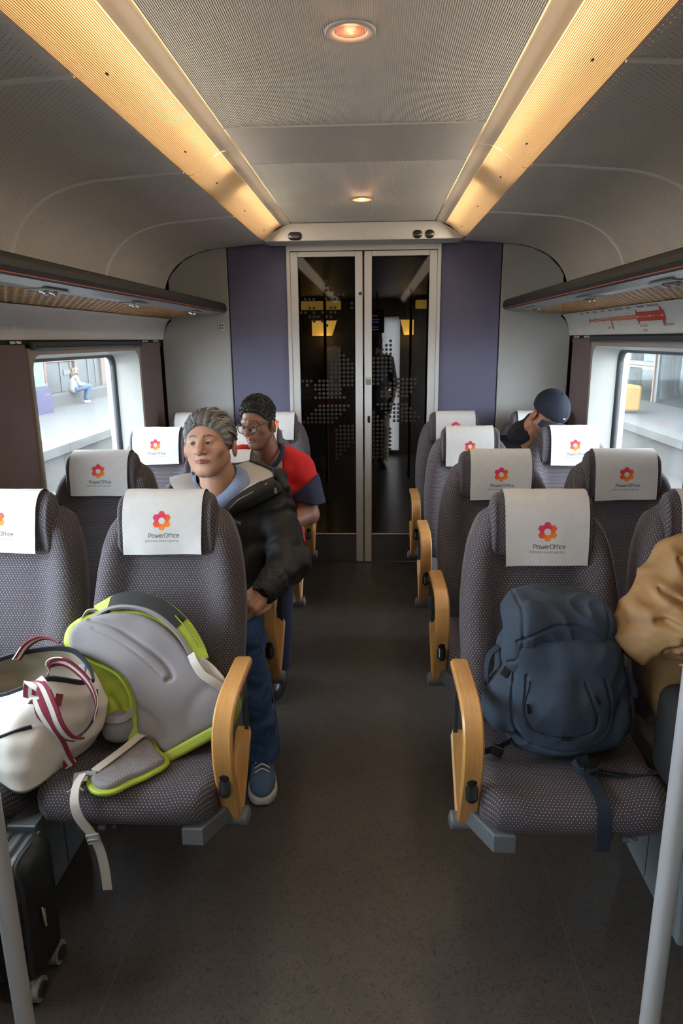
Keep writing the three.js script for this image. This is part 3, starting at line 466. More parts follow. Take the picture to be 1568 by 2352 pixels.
// headrest covers
function strokeText(c, text, x, y, h, track) {
  const k = h, pen = (pts, dx) => { c.beginPath(); pts.forEach(([a, b, r], i) => { const X = x + (dx + a) * k, Y = y - b * k; i ? (r !== undefined ? c.quadraticCurveTo(x + (dx + pts[i - 1][3]) * k, y - pts[i - 1][4] * k, X, Y) : c.lineTo(X, Y)) : c.moveTo(X, Y); }); c.stroke(); };
  const rbox = (dx, w, b0, b1) => { const r = 0.2; c.beginPath(); c.moveTo(x + (dx + r) * k, y - b0 * k); const P = (a, b) => [x + (dx + a) * k, y - b * k]; c.lineTo(...P(w - r, b0)); c.quadraticCurveTo(...P(w, b0), ...P(w, b0 + r)); c.lineTo(...P(w, b1 - r)); c.quadraticCurveTo(...P(w, b1), ...P(w - r, b1)); c.lineTo(...P(r, b1)); c.quadraticCurveTo(...P(0, b1), ...P(0, b1 - r)); c.lineTo(...P(0, b0 + r)); c.quadraticCurveTo(...P(0, b0), ...P(r, b0)); c.stroke(); };
  let dx = 0; const H = 1.42;
  for (const ch of text) {
    let w = 0.8;
    if (ch === 'P') { w = 0.85; pen([[0, 0], [0, H], [w - 0.15, H], [w, H - 0.15], [w, 0.72], [w - 0.15, 0.57], [0, 0.57]], dx); }
    if (ch === 'o') rbox(dx, w, 0, 1);
    if (ch === 'O') { w = 0.95; rbox(dx, w, 0, H); }
    if (ch === 'w') { w = 1.25; pen([[0, 1], [0.22, 0], [0.40, 0], [0.625, 0.9], [0.85, 0], [1.03, 0], [1.25, 1]], dx); }
    if (ch === 'e') pen([[w - 0.08, 0], [0.18, 0], [0, 0.18], [0, 0.82], [0.18, 1], [w - 0.18, 1], [w, 0.82], [w, 0.5], [0.05, 0.5]], dx);
    if (ch === 'r') { w = 0.48; pen([[0, 0], [0, 0.8], [0.2, 1], [w, 1]], dx); }
    if (ch === 'f') { w = 0.5; pen([[0.15, 0], [0.15, H - 0.2], [0.35, H], [w, H]], dx); pen([[0, 0.98], [w - 0.04, 0.98]], dx); }
    if (ch === 'i') { w = 0.06; pen([[0.03, 0], [0.03, 1]], dx); pen([[0.03, H - 0.06], [0.03, H]], dx); }
    if (ch === 'c') { w = 0.7; pen([[w, 0], [0.18, 0], [0, 0.18], [0, 0.82], [0.18, 1], [w, 1]], dx); }
    dx += w + track;
  }
  return dx - track;
}
T.cover = canvasTex(1024, 1280, (c, W, H) => {
  const id = c.createImageData(W, H), rr = rng(3); const soft = new Float32Array(128 * 160); for (let i = 0; i < soft.length; i++) soft[i] = noise((i % 128) * 0.09, Math.floor(i / 128) * 0.09, 5) + 0.6 * noise((i % 128) * 0.4, Math.floor(i / 128) * 0.4, 9);
  for (let y = 0, o = 0; y < H; y++) for (let x = 0; x < W; x++, o += 4) { const n = soft[Math.floor(y / 8) * 128 + Math.floor(x / 8)] * 4 + (rr() - 0.5) * 7; id.data[o] = 210 + n; id.data[o + 1] = 210 + n; id.data[o + 2] = 210 + n; id.data[o + 3] = 255; }
  c.putImageData(id, 0, 0);
  const px = 1024 / 0.265, cx = W * 0.5, cy = H - 0.112 * px, r = 0.0122 * px, d = 0.0205 * px;
  const cols = ['#d93a52', '#e85a3c', '#f0882f', '#ef8a3e', '#e8552f', '#d83a70'];
  const hex = (x, y, q) => { c.beginPath(); for (let k = 0; k < 6; k++) { const a = k * Math.PI / 3; c[k ? 'lineTo' : 'moveTo'](x + q * Math.cos(a), y + q * Math.sin(a)); } c.closePath(); };
  for (let k = 0; k < 6; k++) { const a = -Math.PI / 2 + k * Math.PI / 3; c.globalAlpha = 1; c.fillStyle = cols[k]; hex(cx + d * Math.cos(a), cy + d * Math.sin(a), r); c.fill(); }
  const bands = ['#d33a4a', '#e8602f', '#ee7a2a', '#e9642c', '#df4a3a', '#cf3560'];
  for (let k = 0; k < 6; k++) { const a0 = -Math.PI / 2 + k * Math.PI / 3, a1 = a0 + Math.PI / 3, q = d * 1.0; c.globalAlpha = 0.8; c.fillStyle = bands[k]; c.beginPath(); const i0 = 0.0118 * px; const am = (a0 + a1) / 2; c.moveTo(cx + i0 * Math.cos(am - 0.52), cy + i0 * Math.sin(am - 0.52)); c.lineTo(cx + i0 * Math.cos(am + 0.52), cy + i0 * Math.sin(am + 0.52)); c.lineTo(cx + q * 1.06 * Math.cos(am + 0.3), cy + q * 1.06 * Math.sin(am + 0.3)); c.lineTo(cx + q * 1.06 * Math.cos(am - 0.3), cy + q * 1.06 * Math.sin(am - 0.3)); c.fill(); }
  c.globalAlpha = 1; c.fillStyle = '#d2d2d2'; hex(cx, cy, 0.0118 * px); c.fill();
  c.strokeStyle = '#3c3c40'; c.lineJoin = c.lineCap = 'round'; c.lineWidth = 0.0019 * px;
  const h = 0.0094 * px, tw = 9.28 * h; strokeText(c, 'PowerOffice', cx - tw / 2, H - 0.0575 * px, h, 0.30);
  c.fillStyle = '#5a5a5c'; c.font = Math.round(0.0106 * px) + 'px sans-serif'; c.textAlign = 'center'; c.fillText('Befriende enkelt regnskap', cx, H - 0.0425 * px, 0.113 * px);
});
M.cover = std(0xffffff, 0.85, { map: T.cover });
function coverGeo(hem, halfW, seed, shift) {
  const rr = rng(seed), L = [[-0.412, 1.06], [-0.414, 1.12], [-0.400, 1.151], [-0.362, 1.1655], [-0.324, 1.152], [-0.299, 1.118], [-0.2835, 1.06], [-0.281, 1.01], [-0.282 + 0.004 * rr(), hem]];
  const c = new THREE.CatmullRomCurve3(L.map(([z, y]) => V(0, y, z)), false, 'centripetal'), n = 40, m = 16, top = [], bot = [], tot = c.getLength();
  const wob = rr() * 6, skew = (rr() - 0.5) * 0.014, curl = 0.004 + 0.010 * rr();
  const pos = [], uv = [], idx = [];
  for (let face = 0; face < 2; face++) for (let i = 0; i <= n; i++) for (let j = 0; j <= m; j++) {
    const t = i / n, p = c.getPointAt(t), tg = c.getTangentAt(t), nn = V(0, tg.z, -tg.y), q = -1 + 2 * j / m, down = smooth(0.62, 1, t);
    const lift = 0.0025 + 0.003 * down * Math.sin(q * 4 + wob) + curl * down * down * (0.4 + 0.6 * q * q) + (face ? 0.0014 : 0) + 0.0014 * noise(q * 3 + seed, t * 8, seed);
    const side = shift + q * halfW * (1 - 0.012 * down + 0.008 * Math.sin(wob + t * 3)) + 0.003 * down * Math.sin(wob * 2);
    pos.push(side, p.y + nn.y * lift - down * down * skew * q * 0.6, p.z + nn.z * lift * 1); uv.push((q + 1) / 2, clamp(((1 - t) * tot) / 0.33125, 0, 1));
  }
  const N = (n + 1) * (m + 1), W = m + 1;
  for (let f = 0; f < 2; f++) for (let i = 0; i < n; i++) for (let j = 0; j < m; j++) { const a = f * N + i * W + j, b = a + 1, d = a + W, e = d + 1; f ? idx.push(a, d, b, b, d, e) : idx.push(a, b, d, b, e, d); }
  const g = new THREE.BufferGeometry(); g.setAttribute('position', new THREE.Float32BufferAttribute(pos, 3)); g.setAttribute('uv', new THREE.Float32BufferAttribute(uv, 2)); g.setIndex(idx); g.computeVertexNormals(); return g;
}
const ord = ['first', 'second', 'third', 'last'];
const SEATLABEL = {
  la: ['grey dotted aisle seat holding the lime-edged backpack', 'grey dotted aisle seat in which the man in the black jacket sits', 'grey dotted aisle seat in which the man in the red T-shirt sits', 'grey dotted seat against the bulkhead behind the red-shirted man, beside the glass door'],
  lw: ['grey dotted window seat carrying the white tote bag at the left edge', 'grey dotted window seat directly behind the tote bag seat', 'pale grey dotted window seat beside the black-jacketed man, near the white window reveal', 'grey dotted window seat at the bulkhead, mostly hidden behind the grey-haired head'],
  ra: ['dark grey dotted aisle seat holding the navy backpack', 'grey dotted aisle seat directly behind the navy backpack seat', 'grey dotted aisle seat on the right, third from the viewer', 'grey dotted aisle seat on the right, at the bulkhead beside the glass door'],
  rw: ['dark dotted window seat behind the tan-jacketed person at the right edge', 'grey dotted window seat on the right, second from the viewer', 'grey dotted window seat on the right, just in front of the navy cap', 'dark grey dotted seat in which the man in the navy cap sits'],
};
const HEM = { la: [0.968, 0.985, 0.985, 0.985], lw: [0.972, 0.972, 0.965, 0.98], ra: [0.935, 0.955, 0.95, 0.96], rw: [0.95, 0.955, 0.955, 0.97] };
const SHIFT = { la: [-0.006, 0.0, 0.005, 0.012], lw: [-0.012, -0.004, -0.006, 0], ra: [0.010, 0.016, -0.006, 0.010], rw: [0.012, 0.006, 0.022, 0.01] };
const coverName = { la: ['lime-edged backpack seat', 'black-jacketed man\'s seat', 'red-shirted man\'s seat', 'aisle seat at the bulkhead on the left'], lw: ['tote bag seat, cut by the left edge', 'left window seat behind the tote bag', 'left window seat beside the black-jacketed man', 'left window seat at the bulkhead'], ra: ['navy backpack seat', 'aisle seat just behind the navy backpack', 'third aisle seat on the right', 'right aisle seat beside the glass door'], rw: ['tan-jacketed person\'s seat at the right edge', 'second window seat on the right', 'window seat in front of the navy cap', 'navy-capped man\'s seat'] };
let seed = 20;
for (const key of ['la', 'lw', 'ra', 'rw']) for (let k = 0; k < 4; k++) {
  const s = key[0] === 'l' ? -1 : 1, aisle = key[1] === 'a', x = s * (aisle ? SX.aisle : SX.window), z = ROWZ[k];
  const seat = thing('train_seat', SEATLABEL[key][k], 'seat', [x, 0, z], 0, 'train seats in two columns');
  part('backrest', SEATG.back, M.seat, seat); part('headrest', SEATG.head, M.seat, seat); part('seat_cushion', SEATG.cushion, M.seat, seat); part('back_shell', SEATG.shell, M.darkMetal, seat);
  if (aisle) {
    const A = ARM[-s], q = part('armrest', A.armrest, M.wood, seat, 'bent beech armrest'); part('armrest_brace', A.brace, M.wood, seat, 'beech brace of the armrest');
    part('recline_button', A.button, M.blackGloss, q, 'black oval button'); part('button_knob', A.knob, M.blackGloss, q); for (const g of A.screws) part('screw', g, M.screw, q);
    part('armrest_rod', A.rod, M.darkMetal, seat); part('tube_cap', A.cap, M.metalGrey, seat, 'grey tube end'); part('bracket', A.bracket, M.metalGrey, seat, 'grey angled bracket');
  }
  const c = single('headrest_cover', coverGeo(HEM[key][k], 0.1325, ++seed, SHIFT[key][k]), M.cover, `white printed headrest cover on the ${coverName[key][k]}`, 'headrest cover', 'printed headrest covers'); c.position.set(x, 0, z);
}
// floor frames carrying each pair
for (const [s, side] of SIDE) for (let k = 0; k < 4; k++) {
  const f = thing('seat_frame', `grey metal seat pedestal under the ${ord[k]} ${side} seat pair`, 'seat frame', [s * 0.90, 0, ROWZ[k]], 0, 'seat pedestals');
  part('pedestal', prism([[0.22, 0.335], [0.255, 0.0], [-0.14, 0.0], [-0.16, 0.335]], s * 0.015, s * 0.165, 'x', 0.008), M.pedestal, f, 'grey painted metal pedestal');
  part('seam_groove', span(s * 0.0135, s * 0.0165, 0.02, 0.33, 0.02, 0.024, 0), M.darkMetal, f);
  part('crossbeam', merge([turnGeo(cyl(0.024, 0.024, 0.95, 0, 0, 0, 16), 0, 0, R(90)).translate(0, 0.325, 0.06), span(-s * 0.05, s * 0.06, 0.325, 0.355, -0.15, 0.23, 0.006)]), M.metalGrey, f);
  part('front_block', bx(0.085, 0.045, 0.10, -s * 0.0, 0.335, 0.225, 0.006), M.metalGrey, f);
  for (const [a, b] of [[-0.15, 0.045], [-0.215, 0.035], [0.12, 0.04]]) part('recline_lever', merge([tube([[s * a, 0.335, 0.20], [s * a + 0.03, 0.33, 0.235]], 0.007, 4, 8), turnGeo(cyl(0.010, 0.010, 0.02, 0, 0, 0, 12), 0, 0, R(90)).translate(s * a, 0.333, 0.24)]), M.metalGrey, f);
}
// ------------------------------------------------------------------ beyond the glass doors: entrance vestibule
{
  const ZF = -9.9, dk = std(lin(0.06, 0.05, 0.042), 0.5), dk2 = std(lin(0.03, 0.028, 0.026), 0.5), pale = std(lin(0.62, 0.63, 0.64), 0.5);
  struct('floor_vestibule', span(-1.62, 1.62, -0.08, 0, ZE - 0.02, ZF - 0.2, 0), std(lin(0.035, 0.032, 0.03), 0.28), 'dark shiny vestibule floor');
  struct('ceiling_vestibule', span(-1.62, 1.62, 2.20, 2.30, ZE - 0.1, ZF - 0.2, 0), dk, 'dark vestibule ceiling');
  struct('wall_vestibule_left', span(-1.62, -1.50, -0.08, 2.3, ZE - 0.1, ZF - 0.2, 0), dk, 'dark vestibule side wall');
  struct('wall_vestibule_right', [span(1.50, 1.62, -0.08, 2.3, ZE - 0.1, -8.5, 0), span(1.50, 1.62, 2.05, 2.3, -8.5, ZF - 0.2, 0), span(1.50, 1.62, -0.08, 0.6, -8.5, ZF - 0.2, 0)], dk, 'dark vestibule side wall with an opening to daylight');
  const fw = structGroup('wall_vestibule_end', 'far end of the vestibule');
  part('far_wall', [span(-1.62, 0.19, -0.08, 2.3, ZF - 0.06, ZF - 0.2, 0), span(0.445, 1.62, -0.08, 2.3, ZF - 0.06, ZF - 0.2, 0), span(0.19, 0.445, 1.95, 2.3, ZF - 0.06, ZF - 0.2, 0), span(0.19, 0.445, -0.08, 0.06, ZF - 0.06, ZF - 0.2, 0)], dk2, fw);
  part('frosted_pane', span(0.185, 0.45, 0.05, 1.96, ZF - 0.10, ZF - 0.104, 0), phys(lin(0.62, 0.635, 0.66), 1.0, { transmission: 0.95, thickness: 0 }), fw, 'bright frosted door pane');
  part('white_panel', span(-0.62, -0.40, 0.85, 1.55, ZF - 0.02, ZF - 0.05, 0.004), std(lin(0.2, 0.2, 0.2), 0.5), fw);
  for (const [x, z] of [[-0.62, -6.6], [0.56, -6.4], [-0.48, -8.0], [0.50, -8.2]]) single('handrail_pole', tube([[x, 0, z], [x, 2.2, z]], 0.017, 2, 12), std(lin(0.30, 0.20, 0.11), 0.35, { metalness: 0.6 }), `dim grab pole in the vestibule ${x < 0 ? 'behind the left glass leaf' : 'behind the right glass leaf'}, ${z > -7 ? 'nearer' : 'farther'} one`, 'grab pole', 'vestibule grab poles');
  const glow = (k) => std(lin(0.8, 0.6, 0.25), 0.5, { emissive: lin(1.0, 0.62, 0.10), emissiveIntensity: k });
  for (const [s, x0, x1] of [[-1, -0.78, -0.44], [1, 0.44, 0.62]]) {
    const l = thing('vestibule_lamp', `glowing yellow lamp seen through the ${s < 0 ? 'left' : 'right'} glass door leaf`, 'lamp', [(x0 + x1) / 2, 1.70, ZF + 0.12], 0, 'vestibule lamps');
    const w = (x1 - x0) / 2;
    part('lamp_bowl', prism([[-w, 0.20], [w, 0.20], [w * (s < 0 ? 0.62 : 1), 0], [-w * (s > 0 ? 0.45 : 1), 0]], -0.05, 0.05, 'z', 0.01), glow(1.5), l);
    part('lamp_cover', span(-w - 0.02, w + 0.02, 0.205, 0.235, -0.06, 0.06, 0.004), dk, l); part('lamp_stem', cyl(0.012, 0.012, 0.275, 0, 0.3675, 0, 10), dk, l);
    const p = new THREE.PointLight(lin(1, 0.62, 0.2), 0.25); p.name = 'vestibule_lamp_light'; p.position.set(0, -0.06, 0.12); l.add(p);
  }
  for (const [s, x0, x1] of [[-1, -1.30, -0.36], [1, 0.62, 1.30]]) {
    const l = thing('vestibule_light_cove', `dim amber light band high behind the ${s < 0 ? 'left' : 'right'} glass door leaf`, 'lamp', [(x0 + x1) / 2, 2.03, ZF + 0.5], 0, 'vestibule light bands');
    part('lamp_band', span((x0 - x1) / 2, (x1 - x0) / 2, 0, 0.11, -0.02, 0.02, 0.01), glow(0.5), l); part('lamp_rim', span((x0 - x1) / 2, (x1 - x0) / 2, 0.11, 0.172, -0.03, 0.03, 0.005), dk, l);
  }
  const sc = thing('display_screen', 'small dark information screen with violet text behind the right glass leaf', 'screen', [0.11, 1.72, -8.6]);
  part('case', span(-0.09, 0.09, 0, 0.28, -0.03, 0, 0.006), M.black, sc); part('bracket', cyl(0.012, 0.012, 0.21, 0, 0.378, -0.015, 10), M.black, sc);
  for (const [y, w] of [[0.20, 0.06], [0.155, 0.10], [0.125, 0.09], [0.07, 0.08], [0.04, 0.08]]) part('screen_line', bx(w, 0.010, 0.002, -0.02, y, 0.002, 0), std(lin(0.1, 0.08, 0.2), 0.5, { emissive: lin(0.35, 0.22, 0.75), emissiveIntensity: 0.5 }), sc);
}
// ------------------------------------------------------------------ station outside
const EXT = 0.18, ext = (r, g, b) => lin(r * EXT, g * EXT, b * EXT), EXS = EXT ** (1 / 2.2);
const conc = (c, seed) => std(0xffffff, 0.9, { map: dataTex(512, (u, v) => { const n = tiled(u, v, 6, seed) * 0.5 + tiled(u, v, 26, seed + 2) * 0.35 + tiled(u, v, 110, seed + 4) * 0.4, st = tiled(u, 0.3, 14, seed + 7) * 0.5; return c.map((q) => EXS * q * (1 + 0.10 * n + 0.07 * st)); }, { repeat: [0.4, 0.4] }) });
const cPlat = conc([112, 113, 113], 11), cCop = conc([140, 140, 135], 12), cWall = conc([128, 125, 114], 13), wdOr = std(ext(0.62, 0.31, 0.16), 0.6), gDark = std(ext(0.16, 0.185, 0.19), 0.55), steel = std(ext(0.09, 0.10, 0.105), 0.5);
struct('ground', (() => { const g = new THREE.PlaneGeometry(60, 60, 60, 60).rotateX(-Math.PI / 2).translate(0, -1.25, -18), p = g.attributes.position; for (let i = 0; i < p.count; i++) p.setY(i, p.getY(i) + 0.05 * noise(p.getX(i) * 0.9, p.getZ(i) * 0.9, 2)); g.computeVertexNormals(); return metreUV(g); })(), std(0xffffff, 0.95, { map: dataTex(512, (u, v) => { const n = tiled(u, v, 60, 3) + 0.8 * tiled(u, v, 120, 5); return [112, 106, 98].map((q) => EXS * q * (1 + 0.5 * n)); }, { repeat: [0.5, 0.5] }) }), 'ballast beside the track');
{
  const p = structGroup('platform_left', 'concrete platform across the track, seen through the left window');
  part('platform_top', span(-10.25, -6.75, -0.7, -0.40, 8, -45, 0), cPlat, p, 'grey asphalt platform surface');
  for (let z = 6; z > -44; z -= 2.5) part('coping_slab', span(-6.80, -6.30, -0.60, -0.395, z, z - 2.492, 0.02), cCop, p, 'pale coping slab');
  part('warning_line', span(-6.92, -6.86, -0.40, -0.394, 8, -45, 0), std(ext(0.38, 0.33, 0.19), 0.8), p, 'worn yellow line');
  for (let z = 6; z > -44; z -= 5) part('wall_slab', span(-6.9, -6.45, -1.5, -0.60, z, z - 4.985, 0.01), cWall, p, 'stained concrete platform wall');
  const f = thing('station_building', 'glass and timber station front behind the seated woman', 'building', [-10.6, 0, -24]);
  part('plinth', span(-0.4, 0.38, -0.7, -0.02, 20, -20, 0.02), conc([128, 127, 122], 15), f, 'low concrete ledge');
  const X = -0.05;
  for (const [z, w] of [[4.0, 0.16], [1.80, 0.14], [-0.55, 0.14], [-3.0, 0.20], [-5.6, 0.2], [-8, 0.2], [6.5, 0.2], [9, 0.2]]) part('timber_post', span(X - 0.06, X + 0.06, -0.02, 4.2, z - w / 2, z + w / 2, 0.01), wdOr, f, 'orange timber post');
  for (const [y, a, b] of [[1.06, 1.8, -0.55], [1.35, -3, -8], [2.4, 9, -8], [4.1, 9, -8]]) part('timber_rail', span(X - 0.05, X + 0.05, y - 0.06, y + 0.06, a, b, 0.008), wdOr, f);
  for (const [a, b] of [[4.0, 1.85], [1.75, 0.62], [0.58, -0.5], [-0.6, -1.7], [-1.74, -2.9], [-3.1, -5.5], [-5.7, -7.9]]) part('glass_pane', span(X - 0.02, X, 0, 4.1, a, b, 0), gDark, f, 'dark reflecting window pane');
  for (const z of [0.6, -1.72, -0.2, -2.4]) part('mullion', span(X - 0.02, X + 0.02, 0, 4.1, z - 0.05, z + 0.05, 0.005), std(ext(0.2, 0.22, 0.22), 0.5), f);
  part('poster', span(X + 0.0, X + 0.02, 0.55, 0.72, -0.42, 0.38, 0), std(ext(0.36, 0.4, 0.4), 0.6), f); part('poster', span(X, X + 0.02, 1.12, 1.3, -1.4, -0.9, 0), std(ext(0.3, 0.38, 0.38), 0.6), f);
  part('fascia', span(-0.5, 0.3, 4.15, 4.6, 9.2, -8.2, 0.02), steel, f);
  part('building_core', span(-4, -1.2, -0.7, 4.15, 9.2, -8.2, 0), std(ext(0.3, 0.33, 0.34), 0.8), f);
  // pale van and violet banner at the left of the view
  const v = thing('ticket_kiosk', 'white and teal kiosk beside the station front, left window edge', 'kiosk', [-9.9, -0.4, -19.55]);
  part('kiosk_body', bx(0.5, 3.0, 1.3, 0, 1.5, 0, 0.08), std(ext(0.34, 0.38, 0.39), 0.5), v); part('kiosk_window', bx(0.03, 0.30, 1.1, 0.255, 1.0, 0.05, 0.02), std(ext(0.10, 0.38, 0.42), 0.3), v, 'teal window'); part('kiosk_sill', bx(0.06, 0.08, 1.3, 0.26, 0.82, 0, 0.01), std(ext(0.3, 0.38, 0.4), 0.5), v);
  const b = thing('violet_banner', 'violet banner with small white lettering under the teal kiosk window', 'banner', [-9.6, -0.4, -19.62]);
  part('banner_board', bx(0.03, 0.74, 1.45, 0, 0.37, 0, 0.004), std(ext(0.08, 0.06, 0.30), 0.6), b);
  for (let i = 0; i < 7; i++) part('letter', bx(0.004, i % 3 ? 0.055 : 0.08, 0.034, 0.0175, 0.55 + (i % 2) * 0.008, -0.62 + i * 0.055, 0.002), std(ext(0.5, 0.5, 0.6), 0.6), b);
  const pl = thing('slanted_post', 'dark slanted post at the right edge of the left window view', 'post', [-10.1, -0.4, -27.6]); part('shaft', tube([[0, 0, 0.25], [0, 3.5, -0.7]], 0.11, 4, 10), steel, pl);
}
{
  const p = structGroup('platform_right', 'platform on the right of the train under an added canopy');
  part('platform_top', span(6.75, 18, -0.7, -0.40, 8, -45, 0), cPlat, p);
  for (let z = 6; z > -44; z -= 2.5) part('coping_slab', span(6.3, 6.80, -0.60, -0.395, z, z - 2.492, 0.02), cCop, p);
  part('platform_wall', span(6.45, 6.9, -1.5, -0.60, 8, -45, 0), cWall, p);
  const f = thing('waiting_shelter', 'glazed waiting shelter with thin orange frame seen through the right window', 'shelter', [9, -0.4, -22]);
  const shelterGlass = phys(lin(0.8, 0.86, 0.86), 0.05, { transmission: 1, thickness: 0, ior: 1.5, specularIntensity: 0.08 });
  const or2 = std(ext(0.85, 0.50, 0.32), 0.6), fr = std(ext(0.22, 0.25, 0.26), 0.5);
  for (const z of [-0.5, -4.2, -8]) { part('frame_post', span(-0.06, 0.06, 0, 3.6, z - 0.03, z + 0.05, 0.01), or2, f, 'thin orange frame post'); part('frame_cover', span(-0.02, 0.1, 0, 3.6, z + 0.055, z + 0.28, 0.01), fr, f); }
  part('frame_rail', span(-0.06, 0.06, 1.03, 1.10, -0.5, -8, 0.01), or2, f); part('rail_cover', span(-0.03, 0.08, 1.105, 1.25, -0.5, -8, 0.01), fr, f);
  for (const [a, b] of [[-0.55, -4.15], [-4.25, -7.95], [-0.2, 3.6]]) part('shelter_pane', span(0.0, 0.015, 0, 3.5, a, b, 0), shelterGlass, f, 'clear shelter glass');
  part('added_canopy', span(-2.2, 6, 3.6, 3.8, 14, -18, 0.03), steel, f, 'unseen canopy added to darken the right side');  // out-of-view canopy, added to keep skylight off the right side
  for (const [i, z] of [-1.6, -2.5, -3.2, -4.6, -5.5, -6.7].entries()) { const c = thing('shelter_column', `dark grey column inside the right shelter, ${['first', 'second', 'third', 'fourth', 'fifth', 'sixth'][i]} from the right`, 'column', [9.8 + (i % 3) * 0.5, -0.4, -22 + z], 0, 'columns inside the shelter'); part('shaft', cyl(0.14, 0.12, 4.0, 0, 2.0, 0, 14), steel, c); part('foot', cyl(0.2, 0.16, 0.2, 0, 0.1, 0, 14), std(ext(0.3, 0.25, 0.2), 0.7), c); }
  const col = thing('concrete_column', 'broad blue-grey column right of the orange shelter post', 'column', [8.8, -0.4, -19.3]); part('shaft', bx(0.3, 4, 0.4, 0, 2, 0, 0.03), std(ext(0.13, 0.15, 0.155), 0.7), col); part('collar', bx(0.34, 0.1, 0.44, 0, 0.9, 0, 0.02), std(ext(0.16, 0.18, 0.19), 0.7), col);
  const br = thing('roof_strut', 'thin dark diagonal strut at the far right of the right window', 'strut', [8.2, -0.4, -17.9]); part('shaft', tube([[0, 0.2, -0.1], [0, 2.6, -1.3]], 0.05, 4, 10), steel, br);
  const yb = thing('yellow_bin', 'yellow rounded bin on the right platform by the window edge', 'bin', [7.1, -0.4, -19.55]); part('body', bx(0.5, 0.70, 0.95, 0, 0.40, 0, 0.09, 4), std(ext(1.30, 0.74, 0.08), 0.6), yb); part('foot', bx(0.4, 0.1, 0.6, 0, 0.05, 0, 0.01), steel, yb);
  for (const [i, [x, z, h]] of [[15.9, -27, 3.2], [16.0, -31, 4], [15.8, -21, 3]].entries()) { const t = thing('shrub', `light green foliage behind the right shelter, ${['left', 'middle', 'right'][i]} clump`, 'shrub', [x, -0.4, z], 0, 'shrubs behind the shelter'); part('foliage', net([-1.3, 0.2, -1.3], [1.3, h + 0.6, 1.3], 0.12, (q) => sdEll(q, [0, h / 2 + 0.3, 0], [0.9, h / 2, 0.9]) + 0.35 * noise(q[0] * 2.2, q[1] * 2.2, q[2] * 2.2 + i) + 0.15 * noise(q[0] * 6, q[1] * 6, q[2] * 6)), std(ext(0.10, 0.18, 0.05), 0.8), t); part('stem', cyl(0.08, 0.06, 1, 0, 0.5, 0, 8), std(ext(0.2, 0.15, 0.1), 0.8), t); }
  const wb = thing('far_building', 'pale building wall far beyond the right platform', 'building', [17, -0.4, -24]); part('wall', bx(1, 7, 64, 1.5, 3.5, -14, 0.05), std(ext(0.34, 0.37, 0.37), 0.8), wb); for (let i = 0; i < 16; i++) part('window', bx(0.1, 1.3, 1.4, 0.97, 1.6, 10 - i * 4, 0.02), gDark, wb);
}
// ------------------------------------------------------------------ luggage
const cloth = (c, seed, amp = 0.10, rep = 0.05) => std(c, 0.85, { map: dataTex(256, (u, v, x, y) => 225 * (1 + amp * (0.5 * Math.sin(x * 1.57) * Math.sin(y * 1.57) + 0.8 * tiled(u, v, 9, seed) + 0.5 * tiled(u, v, 60, seed + 2))), { srgb: false, repeat: [1 / rep, 1 / rep] }) });
T.mesh3d = dataTex(256, (u, v) => { const a = ((u * 16) % 1) - 0.5, b = ((v * 16 + (Math.floor(u * 16) % 2) * 0.5) % 1) - 0.5, d = len(a, b * 0.9); return d < 0.22 ? 120 : 178 + 16 * Math.cos(a * 6.28); }, { srgb: true, repeat: [1 / 0.05, 1 / 0.05] });
M.meshFab = std(lin(0.60, 0.57, 0.61), 0.9, { map: T.mesh3d });
M.lime = phys(lin(0.37, 0.48, 0.05), 0.5, { sheen: 0.3 });
M.web = cloth(lin(0.62, 0.58, 0.53), 2, 0.12, 0.02);
M.navy = cloth(lin(0.036, 0.058, 0.095), 3, 0.10, 0.03); M.navyStrap = cloth(lin(0.016, 0.026, 0.045), 5, 0.12, 0.02);
M.canvas = cloth(lin(0.80, 0.77, 0.70), 4, 0.05, 0.04); M.crimson = cloth(lin(0.26, 0.022, 0.055), 6, 0.12, 0.02); M.navyTrim = std(lin(0.014, 0.017, 0.030), 0.5);
M.plasticGrey = std(lin(0.30, 0.31, 0.33), 0.4);
function sdPoly(pts) { const n = pts.length; return (x, y) => { let d = 1e9, s = 1; for (let i = 0, j = n - 1; i < n; j = i++) { const [ax, ay] = pts[i], [bx_, by] = pts[j], ex = bx_ - ax, ey = by - ay, wx = x - ax, wy = y - ay, t = clamp((wx * ex + wy * ey) / (ex * ex + ey * ey + 1e-12)), qx = wx - ex * t, qy = wy - ey * t; d = Math.min(d, qx * qx + qy * qy); const c1 = y >= ay, c2 = y < by, c3 = ex * wy > ey * wx; if ((c1 && c2 && c3) || (!c1 && !c2 && !c3)) s = -s; } return s * Math.sqrt(d); }; }
function sdLine(pts) { return (x, y) => { let d = 1e9; for (let i = 1; i < pts.length; i++) { const [ax, ay] = pts[i - 1], ex = pts[i][0] - ax, ey = pts[i][1] - ay, t = clamp(((x - ax) * ex + (y - ay) * ey) / (ex * ex + ey * ey + 1e-12)); d = Math.min(d, len(x - ax - ex * t, y - ay - ey * t)); } return d; }; }
const curve2 = (pts, n = 40, closed = false) => new THREE.CatmullRomCurve3(pts.map(([a, b]) => V(a, b, 0)), closed, 'centripetal').getPoints(n).map((p) => [p.x, p.y]);
const groove = (d, w) => Math.exp(-((d / w) ** 2));

